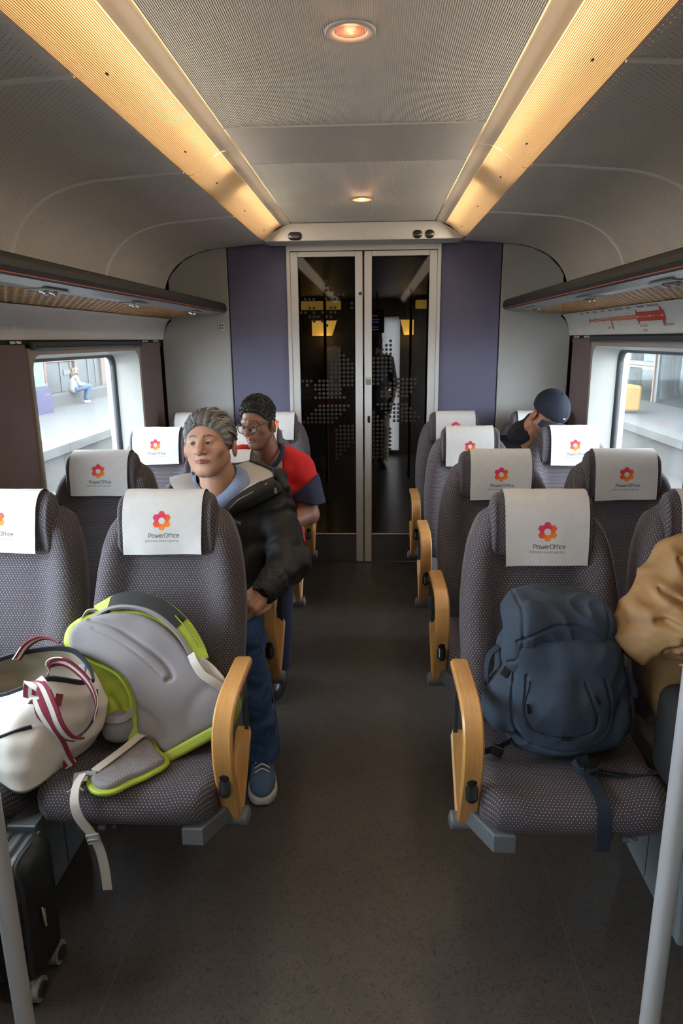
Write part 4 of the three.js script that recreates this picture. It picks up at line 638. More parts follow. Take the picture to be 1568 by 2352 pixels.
{ // ---- grey and lime backpack lying against the aisle seat on the left
  const O = [-0.608, 0.61, -1.832], th = R(-34.9), g = thing('backpack', 'grey mesh and lime-green backpack lying with its padded back outwards on the left seat', 'backpack', O); g.rotation.x = th;
  const cs = Math.cos(th), sn = Math.sin(th), wy = (p) => O[1] + p[1] * cs - p[2] * sn, wz = (p) => O[2] + p[1] * sn + p[2] * cs;
  const rest = (p) => Math.max(0.470 - wy(p), (-1.832 - 0.325 * (wy(p) - 0.45) + 0.0 - 0.145 + 0.02) - wz(p));   // stays above the cushion and before the backrest
  const outline = curve2([[-0.283, 0.188], [-0.263, 0.226], [-0.204, 0.252], [-0.130, 0.262], [-0.058, 0.257], [0.015, 0.226], [0.082, 0.171], [0.128, 0.118], [0.18, 0.067], [0.226, 0.029], [0.250, -0.022], [0.219, -0.080], [0.145, -0.122], [0.068, -0.165], [0.030, -0.128], [-0.018, -0.108], [-0.036, -0.051], [-0.047, -0.001], [-0.08, 0.05], [-0.161, 0.095], [-0.233, 0.121], [-0.271, 0.141]], 88, true);
  const pol = sdPoly(outline), g1 = sdLine(curve2([[-0.215, 0.236], [-0.136, 0.213], [-0.047, 0.163], [0.028, 0.111], [0.060, 0.075], [0.068, 0.055], [0.055, 0.050]])), g2 = sdLine(curve2([[-0.20, 0.205], [-0.11, 0.165], [-0.03, 0.115], [0.03, 0.065]])), g3 = sdLine(curve2([[0.14, -0.11], [0.13, -0.04], [0.17, 0.02], [0.225, 0.028]])), ch = sdLine(curve2([[-0.03, -0.03], [0.03, -0.07], [0.06, -0.12]]));
  const surf = (p) => 0.012 - 0.010 * groove(g1(p[0], p[1]), 0.008) - 0.003 * groove(g2(p[0], p[1]), 0.004) - 0.004 * groove(g3(p[0], p[1]), 0.02) - 0.006 * groove(ch(p[0], p[1]), 0.012) + 0.010 * noise(p[0] * 7, p[1] * 7, 1) - 0.03 * (p[0] * p[0] + p[1] * p[1]) * 3;
  part('back_panel', net([-0.32, -0.22, -0.06], [0.30, 0.30, 0.06], 0.0048, (p) => smax(smax(pol(p[0], p[1]) + 0.004, p[2] - surf(p), 0.022), -p[2] - 0.03, 0.02)), M.meshFab, g, 'padded grey mesh back panel');
  const wide = curve2([[-0.300, 0.165], [-0.285, 0.225], [-0.21, 0.262], [-0.130, 0.270], [-0.05, 0.266], [0.03, 0.236], [0.10, 0.180], [0.15, 0.118], [0.20, 0.072], [0.255, 0.030], [0.270, -0.025], [0.235, -0.092], [0.150, -0.142], [0.070, -0.185], [-0.02, -0.14], [-0.125, -0.090], [-0.135, -0.02], [-0.16, 0.02], [-0.225, 0.090]], 80, true), pw = sdPoly(wide);
  const wrin = sdLine(curve2([[-0.20, 0.115], [-0.12, 0.06], [-0.07, 0.0], [-0.06, -0.06]])), wr2 = sdLine(curve2([[-0.12, 0.0], [-0.09, -0.04], [-0.1, -0.08]]));
  part('body', net([-0.34, -0.24, -0.20], [0.32, 0.31, 0.04], 0.0062, (p) => smax(smax(smax(pw(p[0], p[1]), p[2] + 0.013 + 0.006 * groove(wrin(p[0], p[1]), 0.006) + 0.008 * groove(wr2(p[0], p[1]), 0.01) - 0.007 * noise(p[0] * 22, p[1] * 22, 3), 0.02), -p[2] - 0.13, 0.05), rest(p), 0.02)), M.lime, g, 'lime-green nylon body');
  // hip belt wing folded out on the cushion
  const loc = (x, y, z) => { const dy = y - O[1], dz = z - O[2]; return [x - O[0], dy * cs + dz * sn, -dy * sn + dz * cs]; };
  const toLocal = new THREE.Matrix4().makeTranslation(...O).multiply(new THREE.Matrix4().makeRotationX(th)).invert();
  const hip = sdPoly(curve2([[-0.600, -1.795], [-0.559, -1.745], [-0.516, -1.692], [-0.543, -1.640], [-0.591, -1.597], [-0.628, -1.556], [-0.668, -1.556], [-0.705, -1.588], [-0.705, -1.628], [-0.680, -1.690], [-0.650, -1.765]], 60, true)), hipY = (x, z) => 0.487 + 0.10 * Math.max(0, -1.70 - z) + 0.004 * noise(x * 20, z * 20, 2);
  part('hip_belt', net([-0.73, 0.46, -1.83], [-0.49, 0.54, -1.53], 0.0048, (p) => smax(hip(p[0], p[2]) + 0.008, Math.abs(p[1] - hipY(p[0], p[2])) - 0.013, 0.012)).applyMatrix4(toLocal), M.meshFab, g, 'grey mesh hip belt wing');
  part('hip_belt_edge', net([-0.74, 0.45, -1.84], [-0.48, 0.54, -1.52], 0.005, (p) => smax(hip(p[0], p[2]) - 0.006, Math.abs(p[1] - hipY(p[0], p[2]) + 0.008) - 0.007, 0.006)).applyMatrix4(toLocal), M.lime, g, 'lime edging of the hip belt');
  part('bottom_band', net([0.02, -0.22, -0.05], [0.28, -0.02, 0.05], 0.0055, (p) => { const d = sdLine([[0.075, -0.172], [0.148, -0.132], [0.215, -0.095], [0.248, -0.050]])(p[0], p[1]); return smax(d - 0.017, Math.abs(p[2] + 0.004) - 0.016, 0.012); }), M.lime, g, 'lime band along the bottom');
  const pipe = (pts, r, m, n, w = 0.012) => part(n, tube(curve2(pts, 30).map(([a, b]) => [a, b, w]), r, 60, 8), m, g);
  pipe([[-0.27, 0.138], [-0.19, 0.100], [-0.10, 0.060], [-0.055, 0.0], [-0.042, -0.06]], 0.004, M.lime, 'piping', 0.006);
  // shoulder strap arching along the right edge
  const sp = [[-0.210, 0.262, -0.03], [-0.144, 0.296, -0.02], [-0.074, 0.300, -0.012], [0.004, 0.276, -0.008], [0.078, 0.220, -0.006], [0.132, 0.146, -0.004], [0.150, 0.108, 0.0]], sw = [[0, 1, -0.35], [0.1, 1, -0.35], [0.3, 1, -0.35], [0.5, 0.9, -0.3], [0.7, 0.7, -0.3], [0.9, 0.45, -0.3], [0.9, 0.4, -0.2]];
  part('shoulder_strap', strap(sp, sw, 0.052, 0.012, 60), M.lime, g, 'lime shoulder strap');
  part('strap_padding', strap(sp.map(([a, b, c]) => [a - 0.010, b - 0.026, c + 0.012]), sw, 0.011, 0.012, 60), M.meshFab, g, 'grey mesh strap edge');
  part('strap_grip', strap(sp.slice(0, 5).map(([a, b, c], i) => [a + (i ? 0 : 0.02), b + 0.001, c + 0.005]), sw.slice(0, 5), 0.050, 0.008, 40), M.rubber, g, 'black strap section');
  part('strap_seam', tube([[0.06, 0.246, 0.004], [0.10, 0.205, 0.006], [0.14, 0.150, 0.006]], 0.0025, 20, 6), std(lin(0.2, 0.28, 0.02), 0.7), g);
  part('webbing', strap([[0.125, 0.125, 0.026], [0.142, 0.095, 0.030], [0.165, 0.066, 0.026], [0.198, 0.045, 0.020], [0.225, 0.028, 0.006]], [0.72, 0.6, 0.3], 0.026, 0.003, 30), M.web, g, 'beige webbing');
  part('webbing', strap([[0.150, 0.110, 0.008], [0.185, 0.085, 0.012], [0.215, 0.055, 0.010], [0.235, 0.030, 0.0]], [0.6, 0.75, 0.2], 0.026, 0.003, 20), M.web, g);
  part('webbing', strap([[-0.585, 0.515, -1.800], [-0.610, 0.522, -1.772], [-0.645, 0.512, -1.715], [-0.672, 0.507, -1.665], [-0.700, 0.500, -1.620]].map((p) => loc(...p)), [0.87, -0.27, 0.39], 0.026, 0.003, 30), M.web, g, 'beige hip belt webbing');
  part('webbing', strap([[-0.262, 0.21, -0.03], [-0.235, 0.262, -0.02], [-0.205, 0.268, -0.02]], [0.3, 0.2, 0.9], 0.022, 0.003, 14), M.web, g);
  part('ladder_lock', bx(0.03, 0.014, 0.010, ...loc(-0.703, 0.500, -1.610), 0.003), M.plasticGrey, g);
  // loose webbing tail hanging over the cushion edge (world points turned into the bag's axes)
  const tail = [[-0.722, 0.505, -1.60], [-0.727, 0.492, -1.565], [-0.722, 0.462, -1.535], [-0.712, 0.425, -1.528], [-0.688, 0.375, -1.532], [-0.670, 0.325, -1.536], [-0.662, 0.26, -1.538], [-0.659, 0.187, -1.536]].map((p) => loc(...p));
  part('webbing_tail', strap(tail, [[0.8, 0, 0.5], [0.9, 0, 0.3], [1, 0, -0.1], [1, 0.1, 0], [1, 0.1, 0], [1, 0.08, 0]], 0.026, 0.003, 50), M.web, g, 'beige webbing tail hanging down');
  const bk = loc(-0.680, 0.355, -1.531); part('tail_buckle', turnGeo(merge([bx(0.034, 0.007, 0.008, 0, 0.012, 0), bx(0.034, 0.006, 0.008, 0, -0.012, 0), bx(0.006, 0.03, 0.008, -0.016, 0, 0), bx(0.006, 0.03, 0.008, 0.016, 0, 0), bx(0.03, 0.005, 0.006, 0, 0, 0.003)]), R(34.9), 0, R(12)).translate(...bk), M.plasticGrey, g, 'grey slider buckle');
  // side pocket of grey net and clip
  part('side_pocket', net([-0.17, -0.16, -0.10], [-0.03, -0.02, 0.03], 0.006, (p) => smax(sdEll(p, [-0.085, -0.085, -0.03], [0.055, 0.05, 0.04]), rest(p), 0.01) + 0.004 * noise(p[0] * 30, p[1] * 30, p[2] * 30)), M.meshFab, g, 'grey net side pocket');
  part('pocket_hem', strap([[-0.135, -0.060, 0.0], [-0.095, -0.070, 0.018], [-0.055, -0.062, 0.018], [-0.038, -0.040, 0.01]], [0.1, 1, 0.2], 0.02, 0.004, 24), M.plasticGrey, g);
  part('side_clip', merge([bx(0.022, 0.03, 0.012, -0.205, 0.078, 0.02, 0.004), bx(0.014, 0.03, 0.010, -0.203, 0.055, 0.02, 0.004), tube([[-0.212, 0.035, 0.02], [-0.205, 0.022, 0.022], [-0.195, 0.03, 0.02]], 0.003, 12, 6)]), M.plasticGrey, g, 'grey plastic clip');
  const k = thing('key_tag', 'small cloudy plastic tag with keys lying beside the hip belt', 'key tag', [-0.738, 0.482, -1.618]);
  part('tag', turnGeo(bx(0.040, 0.030, 0.003, 0, 0, 0, 0.001), R(-60), 0, R(12)), phys(lin(0.5, 0.47, 0.40), 0.3, { transmission: 0.4, thickness: 0 }), k, 'cloudy plastic tag'); part('key_ring', new THREE.TorusGeometry(0.012, 0.0015, 6, 18).rotateX(R(70)).translate(0.0, -0.008, 0.022), M.chrome, k);
  for (const a of [-0.5, 0.2, 0.9]) part('key', turnGeo(bx(0.006, 0.002, 0.03, 0, 0, 0.018, 0.001), 0, a, 0).translate(0, -0.009, 0.025), M.screw, k);
}
{ // ---- white canvas tote
  const g = thing('tote_bag', 'white canvas tote bag with navy trim and crimson striped handles on the left window seat', 'tote bag');
  const ring = (pts) => { const c = new THREE.CatmullRomCurve3(pts.map((p) => V(...p)), true, 'centripetal').getSpacedPoints(72); c.pop(); return c; };
  const R0 = ring([[-0.868, 0.474, -1.552], [-0.81, 0.474, -1.675], [-0.770, 0.482, -1.800], [-0.92, 0.485, -1.91], [-1.12, 0.485, -1.86], [-1.13, 0.478, -1.64], [-0.98, 0.474, -1.605]]);
  const R1 = ring([[-0.880, 0.535, -1.560], [-0.80, 0.535, -1.66], [-0.732, 0.545, -1.775], [-0.90, 0.55, -1.93], [-1.13, 0.55, -1.89], [-1.15, 0.54, -1.66], [-1.0, 0.535, -1.605]]);
  const R2 = ring([[-0.895, 0.61, -1.592], [-0.805, 0.615, -1.655], [-0.705, 0.620, -1.765], [-0.87, 0.63, -1.94], [-1.11, 0.63, -1.91], [-1.16, 0.61, -1.69], [-1.02, 0.605, -1.635]]);
  const R3 = ring([[-0.900, 0.675, -1.650], [-0.822, 0.69, -1.668], [-0.722, 0.672, -1.755], [-0.858, 0.69, -1.91], [-1.08, 0.68, -1.89], [-1.16, 0.66, -1.74], [-1.02, 0.645, -1.685]]);
  const R4 = ring([[-0.908, 0.708, -1.700], [-0.835, 0.742, -1.690], [-0.740, 0.700, -1.752], [-0.856, 0.735, -1.885], [-1.05, 0.715, -1.875], [-1.16, 0.68, -1.78], [-1.01, 0.668, -1.722]]);
  const rings = []; const base = [R0, R1, R2, R3, R4]; for (let i = 0; i <= 24; i++) { const t = i / 24 * 4, a = Math.min(3, Math.floor(t)), f = t - a; rings.push(R0.map((_, j) => { const q = base[a][j].clone().lerp(base[a + 1][j], f), n = 0.012 * Math.sin(Math.PI * i / 24) * noise(q.x * 16, q.y * 16, q.z * 16); return q.add(V(n, n * 0.3, n)); })); }
  const c0 = V(-0.95, 0, -1.75), inset = (p, e) => { const d = V(p.x - c0.x, 0, p.z - c0.z); const l = d.length(); return V(p.x - d.x / l * e, p.y, p.z - d.z / l * e); };
  part('body', merge([loft(rings, { wrap: true, capA: true })]), M.canvas, g, 'white canvas body');
  part('lining', loft(rings.slice(4).map((r) => r.map((p) => inset(p, 0.004))), { wrap: true, capA: true }), std(lin(0.42, 0.38, 0.30), 0.8), g, 'beige lining');
  part('rim', strap([...R4.filter((_, i) => i % 3 === 0), R4[0].clone().add(V(0.0005, 0, 0))], [0, 1, 0], 0.013, 0.008, 150), M.navyTrim, g, 'navy bound rim');
  const ray = new THREE.Raycaster(), bodyMesh = g.children[0]; bodyMesh.updateMatrixWorld(true);
  const on = (x, y, e = 0.003) => { ray.set(V(0.07, 1.65, 0), V(x - 0.07, y - 1.65, -1.64).normalize()); const h = ray.intersectObject(bodyMesh)[0]; return h ? h.point.addScaledVector(V(x, y, -1.64).sub(V(0.07, 1.65, 0)).normalize(), -e) : V(x, y, -1.66); };
  part('front_seam', strap([on(-0.99, 0.575), on(-0.954, 0.592), on(-0.905, 0.612), on(-0.87, 0.622)], [0, 1, 0.3], 0.013, 0.004, 24), M.navyTrim, g, 'navy seam band');
  part('side_trim', strap([[-0.718, 0.690, -1.728], [-0.712, 0.64, -1.70], [-0.727, 0.602, -1.675], [-0.752, 0.585, -1.650], [-0.770, 0.587, -1.640]], [0.5, 0.6, 0.6], 0.022, 0.006, 36), M.navyTrim, g, 'black leather trim');
  const striped = (pts, side, name, label) => { const s = V(...(Array.isArray(side[0]) ? side[0] : side)).normalize(), q = vecs(pts); part(name, strap(q, side, 0.040, 0.003, 44), M.canvas, g, label); for (const e of [-0.0145, 0.0145]) part(name + '_stripe', strap(q.map((p) => p.clone().addScaledVector(s, e)), side, 0.0125, 0.0046, 44), M.crimson, g, 'crimson stripe'); };
  striped([on(-0.852, 0.705), on(-0.842, 0.665), on(-0.822, 0.62), on(-0.800, 0.575), on(-0.786, 0.53), on(-0.782, 0.487)], [0.9, 0.25, 0.1], 'front_band', 'striped band sewn down the front');
  striped([[-0.880, 0.700, -1.668], [-0.866, 0.744, -1.660], [-0.832, 0.752, -1.640], [-0.796, 0.705, -1.612], [-0.778, 0.648, -1.606], [-0.764, 0.600, -1.625], [-0.750, 0.575, -1.655]], [0.9, 0.3, 0.1], 'handle', 'drooping striped handle');
  striped([[-0.845, 0.745, -1.715], [-0.838, 0.770, -1.722], [-0.795, 0.780, -1.715], [-0.752, 0.752, -1.710], [-0.718, 0.712, -1.700], [-0.708, 0.665, -1.698], [-0.715, 0.62, -1.69]], [0.35, 0.75, 0.45], 'handle', 'arched striped handle');
  striped([[-1.02, 0.71, -1.87], [-0.985, 0.755, -1.88], [-0.94, 0.775, -1.885], [-0.89, 0.765, -1.88]], [0.0, 0.6, 0.8], 'handle', 'far striped handle');
  part('leather_label', turnGeo(bx(0.020, 0.034, 0.003, 0, 0, 0, 0.001), R(-28), R(38), R(-8)).translate(...on(-0.786, 0.705, 0.004).toArray()), std(lin(0.22, 0.03, 0.04), 0.6), g, 'small dark red label');
  for (const t of [0.93]) part('rivet', ball(0.005, ...on(-0.868, 0.695, 0.003).toArray(), 1, 1, 0.6, 10), M.chrome, g, 'rivet');
}
{ // ---- navy backpack
  const O = [0.600, 0.470, -1.80], g = thing('backpack', 'dark navy travel backpack standing on the right aisle seat', 'backpack', O);
  const z1 = sdLine(curve2([[-0.105, 0.275], [-0.108, 0.17], [-0.085, 0.122], [-0.03, 0.108], [0.03, 0.110], [0.078, 0.128], [0.085, 0.165], [0.070, 0.205], [0.050, 0.262]])), z2 = sdLine(curve2([[-0.135, 0.27], [-0.140, 0.15], [-0.105, 0.078], [-0.02, 0.055], [0.07, 0.068], [0.118, 0.115], [0.122, 0.19], [0.105, 0.27]]));
  const lidg = sdLine(curve2([[-0.15, 0.30], [-0.10, 0.325], [-0.02, 0.338], [0.06, 0.335], [0.12, 0.31]])), lid2 = sdLine(curve2([[-0.13, 0.36], [-0.05, 0.40], [0.03, 0.405], [0.1, 0.38]]));
  const back = (p) => (-1.845 - 0.145 - 0.325 * (p[1] + O[1] - 0.45) + 0.012) - (p[2] + O[2]);
  const body = (p) => {
    const w = 0.014 * noise(p[0] * 9, p[1] * 9, p[2] * 9 + 4) + 0.008 * Math.abs(noise(p[0] * 18, p[1] * 11, p[2] * 18)) - 0.003;
    let d = sdBox(p, [0.012, 0.18, -0.06], [0.170 - 0.02 * smooth(0.25, 0, p[1]), 0.19, 0.125], 0.085);
    d = smin(d, sdEll(p, [-0.005, 0.165, 0.035], [0.145, 0.140, 0.080]), 0.04);
    d = smin(d, sdEll(p, [-0.155, 0.150, -0.02], [0.050, 0.090, 0.075]), 0.03);
    d = smin(d, sdEll(p, [0.165, 0.130, -0.02], [0.045, 0.115, 0.080]), 0.03);
    d += w; if (p[2] > -0.02) d += 0.009 * groove(z1(p[0], p[1]), 0.0034) + 0.009 * groove(z2(p[0], p[1]), 0.0034);
    d += 0.012 * groove(len(p[0] - 0.03, (p[1] - 0.235) * 0.6), 0.02) * (p[2] > 0.03 ? 1 : 0);
    return smax(smax(d, -p[1] + 0.002, 0.03), back(p), 0.02);
  };
  part('body', net([-0.24, -0.01, -0.28], [0.25, 0.42, 0.16], 0.0047, body), M.navy, g, 'navy softshell body');
  const lid = (p) => {
    let d = sdBox(p, [0.0, 0.385, -0.085], [0.150, 0.072, 0.115], 0.066);
    d = smin(d, sdCap(p, [-0.115, 0.300, -0.005], [0.118, 0.308, -0.005], 0.046, 0.044), 0.035);
    d = smin(d, sdCap(p, [0.02, 0.285, 0.035], [0.13, 0.275, 0.01], 0.022), 0.02);
    d += 0.020 * smooth(0.06, 0, len((p[0] - 0.06) * 0.7, p[1] - 0.425, (p[2] + 0.03))) + 0.014 * noise(p[0] * 8, p[1] * 8, p[2] * 8 + 9) + 0.014 * Math.abs(noise(p[0] * 12, p[1] * 10 + p[0] * 9, p[2] * 12 + 2)) - 0.004;
    d += 0.009 * groove(lidg(p[0], p[1]), 0.0036) * (p[2] > -0.04 ? 1 : 0) + 0.008 * groove(lid2(p[0], p[1]), 0.0034) * (p[2] > -0.06 ? 1 : 0) + 0.005 * groove(Math.abs(p[0] + 0.115), 0.004) + 0.005 * groove(Math.abs(p[0] - 0.125), 0.004);
    return smax(d, back(p), 0.02);
  };
  part('lid', net([-0.20, 0.22, -0.28], [0.21, 0.50, 0.10], 0.0047, lid), M.navy, g, 'slumped top lid with a folded lip');
  part('zip', tube(curve2([[-0.100, 0.262], [-0.108, 0.17], [-0.085, 0.122], [-0.03, 0.108], [0.03, 0.110], [0.078, 0.128], [0.085, 0.165], [0.070, 0.205], [0.052, 0.255]], 40).map(([a, b]) => { let z = 0.14; while (z > -0.1 && body([a, b, z]) > 0.001) z -= 0.002; return [a, b, z + 0.001]; }), 0.0022, 90, 6), M.black, g, 'curved pocket zip');
  for (const [a, b, r] of [[0.078, 0.225, 0.5], [-0.103, 0.19, 0.2], [0.0, 0.112, 1.5]]) { let z = 0.14; while (z > -0.1 && body([a, b, z]) > 0.001) z -= 0.002; part('zip_pull', turnGeo(bx(0.010, 0.030, 0.004, 0, 0, 0, 0.001), 0, 0, r).translate(a, b, z + 0.006), M.black, g); }
  const NS = (pts, side, w = 0.03, name = 'webbing', n = 30) => part(name, strap(pts, side, w, 0.003, n), M.navyStrap, g);
  NS([[0.055, 0.035, 0.075], [0.062, 0.012, 0.10], [0.066, 0.006, 0.14], [0.068, 0.004, 0.20], [0.070, -0.008, 0.238], [0.070, -0.05, 0.2505], [0.071, -0.10, 0.250], [0.072, -0.125, 0.248]], [1, 0, 0], 0.036);
  part('strap_end', bx(0.038, 0.036, 0.005, 0.072, -0.115, 0.2505, 0.001), M.navyStrap, g);
  NS([[0.03, 0.03, 0.09], [0.045, 0.012, 0.115], [0.07, 0.02, 0.13], [0.10, 0.03, 0.11]], [0.2, 0.8, 0.4], 0.026); part('buckle', bx(0.05, 0.012, 0.022, 0.07, 0.026, 0.118, 0.004), M.black, g, 'black buckle');
  NS([[0.10, 0.006, 0.10], [0.16, 0.004, 0.115], [0.22, 0.004, 0.11], [0.26, 0.006, 0.10]], [0, 0.3, 1], 0.028); NS([[0.16, 0.28, -0.03], [0.185, 0.255, 0.0], [0.205, 0.21, 0.015], [0.205, 0.19, 0.015]], [0.5, 0.2, 0.8], 0.03);
  NS([[-0.14, 0.31, -0.08], [-0.19, 0.28, -0.05], [-0.20, 0.22, -0.03], [-0.19, 0.17, -0.03]], [0.3, 0.1, 1], 0.028); NS([[-0.13, 0.045, 0.02], [-0.18, 0.035, 0.045], [-0.235, 0.02, 0.05]], [0.1, 0.9, 0.4], 0.034);
  part('hip_buckle', turnGeo(bx(0.035, 0.034, 0.012, 0, 0, 0, 0.004), 0, R(-20), R(-15)).translate(-0.175, 0.034, 0.055), M.black, g, 'black hip buckle'); part('lid_buckle', turnGeo(bx(0.024, 0.034, 0.010, 0, 0, 0, 0.003), 0, R(-30), R(-25)).translate(-0.155, 0.265, 0.02), M.black, g, 'side release buckle');
  part('stitched_logo', (() => { const list = []; for (let i = 0; i < 6; i++) { const a = 0.045 - i * 0.0008, b = 0.212 - i * 0.008; let z = 0.14; while (z > -0.1 && body([a, b, z]) > 0.001) z -= 0.001; list.push(bx(0.010, 0.0035, 0.002, a, b, z + 0.001, 0)); } return list; })(), std(lin(0.055, 0.08, 0.12), 0.7), g, 'tone-on-tone embroidered mark');
}
{ // ---- black soft bag beside the tan-jacketed person
  const g = thing('black_bag', 'black soft bag held upright beside the tan jacket at the right edge', 'bag', [0.93, 0.47, -1.66]);
  part('body', net([-0.16, -0.01, -0.16], [0.22, 0.32, 0.14], 0.008, (p) => smax(sdBox(p, [0.04, 0.13, 0], [0.125, 0.14, 0.09], 0.05) + 0.012 * noise(p[0] * 9, p[1] * 9, p[2] * 9), -p[1], 0.02)), std(lin(0.010, 0.010, 0.012), 0.7), g);
  part('zip_edge', tube([[-0.075, 0.20, 0.07], [-0.03, 0.255, 0.06], [0.04, 0.275, 0.05], [0.12, 0.27, 0.04]], 0.003, 24, 6), std(lin(0.18, 0.15, 0.10), 0.5), g, 'brassy zip edge'); part('strap', strap([[-0.08, 0.18, 0.08], [-0.05, 0.24, 0.09], [0.02, 0.28, 0.08]], [0.3, 0, 1], 0.03, 0.004, 16), M.rubber, g);
}
{ // ---- black suitcase at the left
  const g = thing('suitcase', 'black soft suitcase with silver zip pull on the floor at the lower left', 'suitcase', [-0.985, 0, -1.425]);
  part('body', net([-0.28, 0.03, -0.16], [0.28, 0.56, 0.16], 0.007, (p) => sdBox(p, [0, 0.235, 0], [0.215, 0.185, 0.085], 0.05) + 0.006 * groove(Math.abs(p[0] - 0.13), 0.006) + 0.006 * groove(Math.abs(p[0] - 0.165), 0.005) + 0.003 * noise(p[0] * 12, p[1] * 12, p[2] * 12)), phys(lin(0.010, 0.012, 0.014), 0.45, { sheen: 0.2 }), g, 'black fabric shell');
  part('piping', tube([[0.195, 0.09, 0.072], [0.198, 0.35, 0.072], [0.185, 0.405, 0.060], [0.185, 0.408, -0.06]], 0.006, 60, 8), M.rubber, g); part('zip_pull', merge([tube([[0.218, 0.26, 0.03], [0.224, 0.23, 0.034], [0.222, 0.205, 0.03], [0.216, 0.212, 0.024], [0.218, 0.26, 0.03]], 0.0028, 30, 6), bx(0.006, 0.03, 0.012, 0.218, 0.235, 0.025, 0.002)]), M.screw, g, 'silver zip pull');
  for (const [x, z] of [[0.165, 0.055], [-0.165, 0.055], [0.165, -0.055], [-0.165, -0.055]]) { const w = part('wheel', move(turnGeo(merge([cyl(0.030, 0.030, 0.016, 0, -0.010, 0, 24), cyl(0.030, 0.030, 0.016, 0, 0.012, 0, 24)]), 0, 0, R(90)), x + 0.02, 0.031, z), std(lin(0.28, 0.27, 0.26), 0.5), g, 'pale rubber wheel'); part('wheel_hub', move(turnGeo(cyl(0.019, 0.019, 0.048, 0, 0, 0, 20), 0, 0, R(90)), x + 0.02, 0.031, z), M.rubber, w); part('wheel_fork', bx(0.05, 0.035, 0.03, x, 0.058, z, 0.008), M.plasticGrey, g); }
}
// ---- floor-standing luggage stands with grey poles either side of the viewer
for (const [s, side] of SIDE) {
  const x = s < 0 ? -0.695 : 0.648, g = thing('luggage_stand', `grey vertical pole and shelf of the luggage stand at the ${side} picture edge`, 'luggage stand', [x, 0, -1.15], 0, 'luggage stands');
  part('pole', tube([[0, 0, 0], [0, 2.30, 0]], 0.0195, 2, 28), M.alu, g, 'brushed grey pole'); part('pole_foot', cyl(0.035, 0.030, 0.012, 0, 0.006, 0, 24), M.metalGrey, g);
  part('side_rail', tube([[s * 0.02, 0.115, 0.0], [s * 0.72, 0.115, 0.0]], 0.013, 2, 12), M.metalGrey, g); part('side_rail', tube([[s * 0.02, 0.115, 0.02], [s * 0.02, 0.115, 0.75]], 0.013, 2, 12), M.metalGrey, g);
  part('shelf', span(s * 0.01, s * 0.73, 0.085, 0.10, 0.0, 0.78, 0.004), M.rackDark, g, 'dark lower shelf'); part('upper_shelf', span(s * 0.01, s * 0.73, 1.06, 1.08, 0.03, 0.78, 0.004), M.rackDark, g, 'dark upper shelf'); part('rear_post', tube([[s * 0.03, 0, 0.76], [s * 0.03, 2.30, 0.76]], 0.0195, 2, 16), M.alu, g);
}
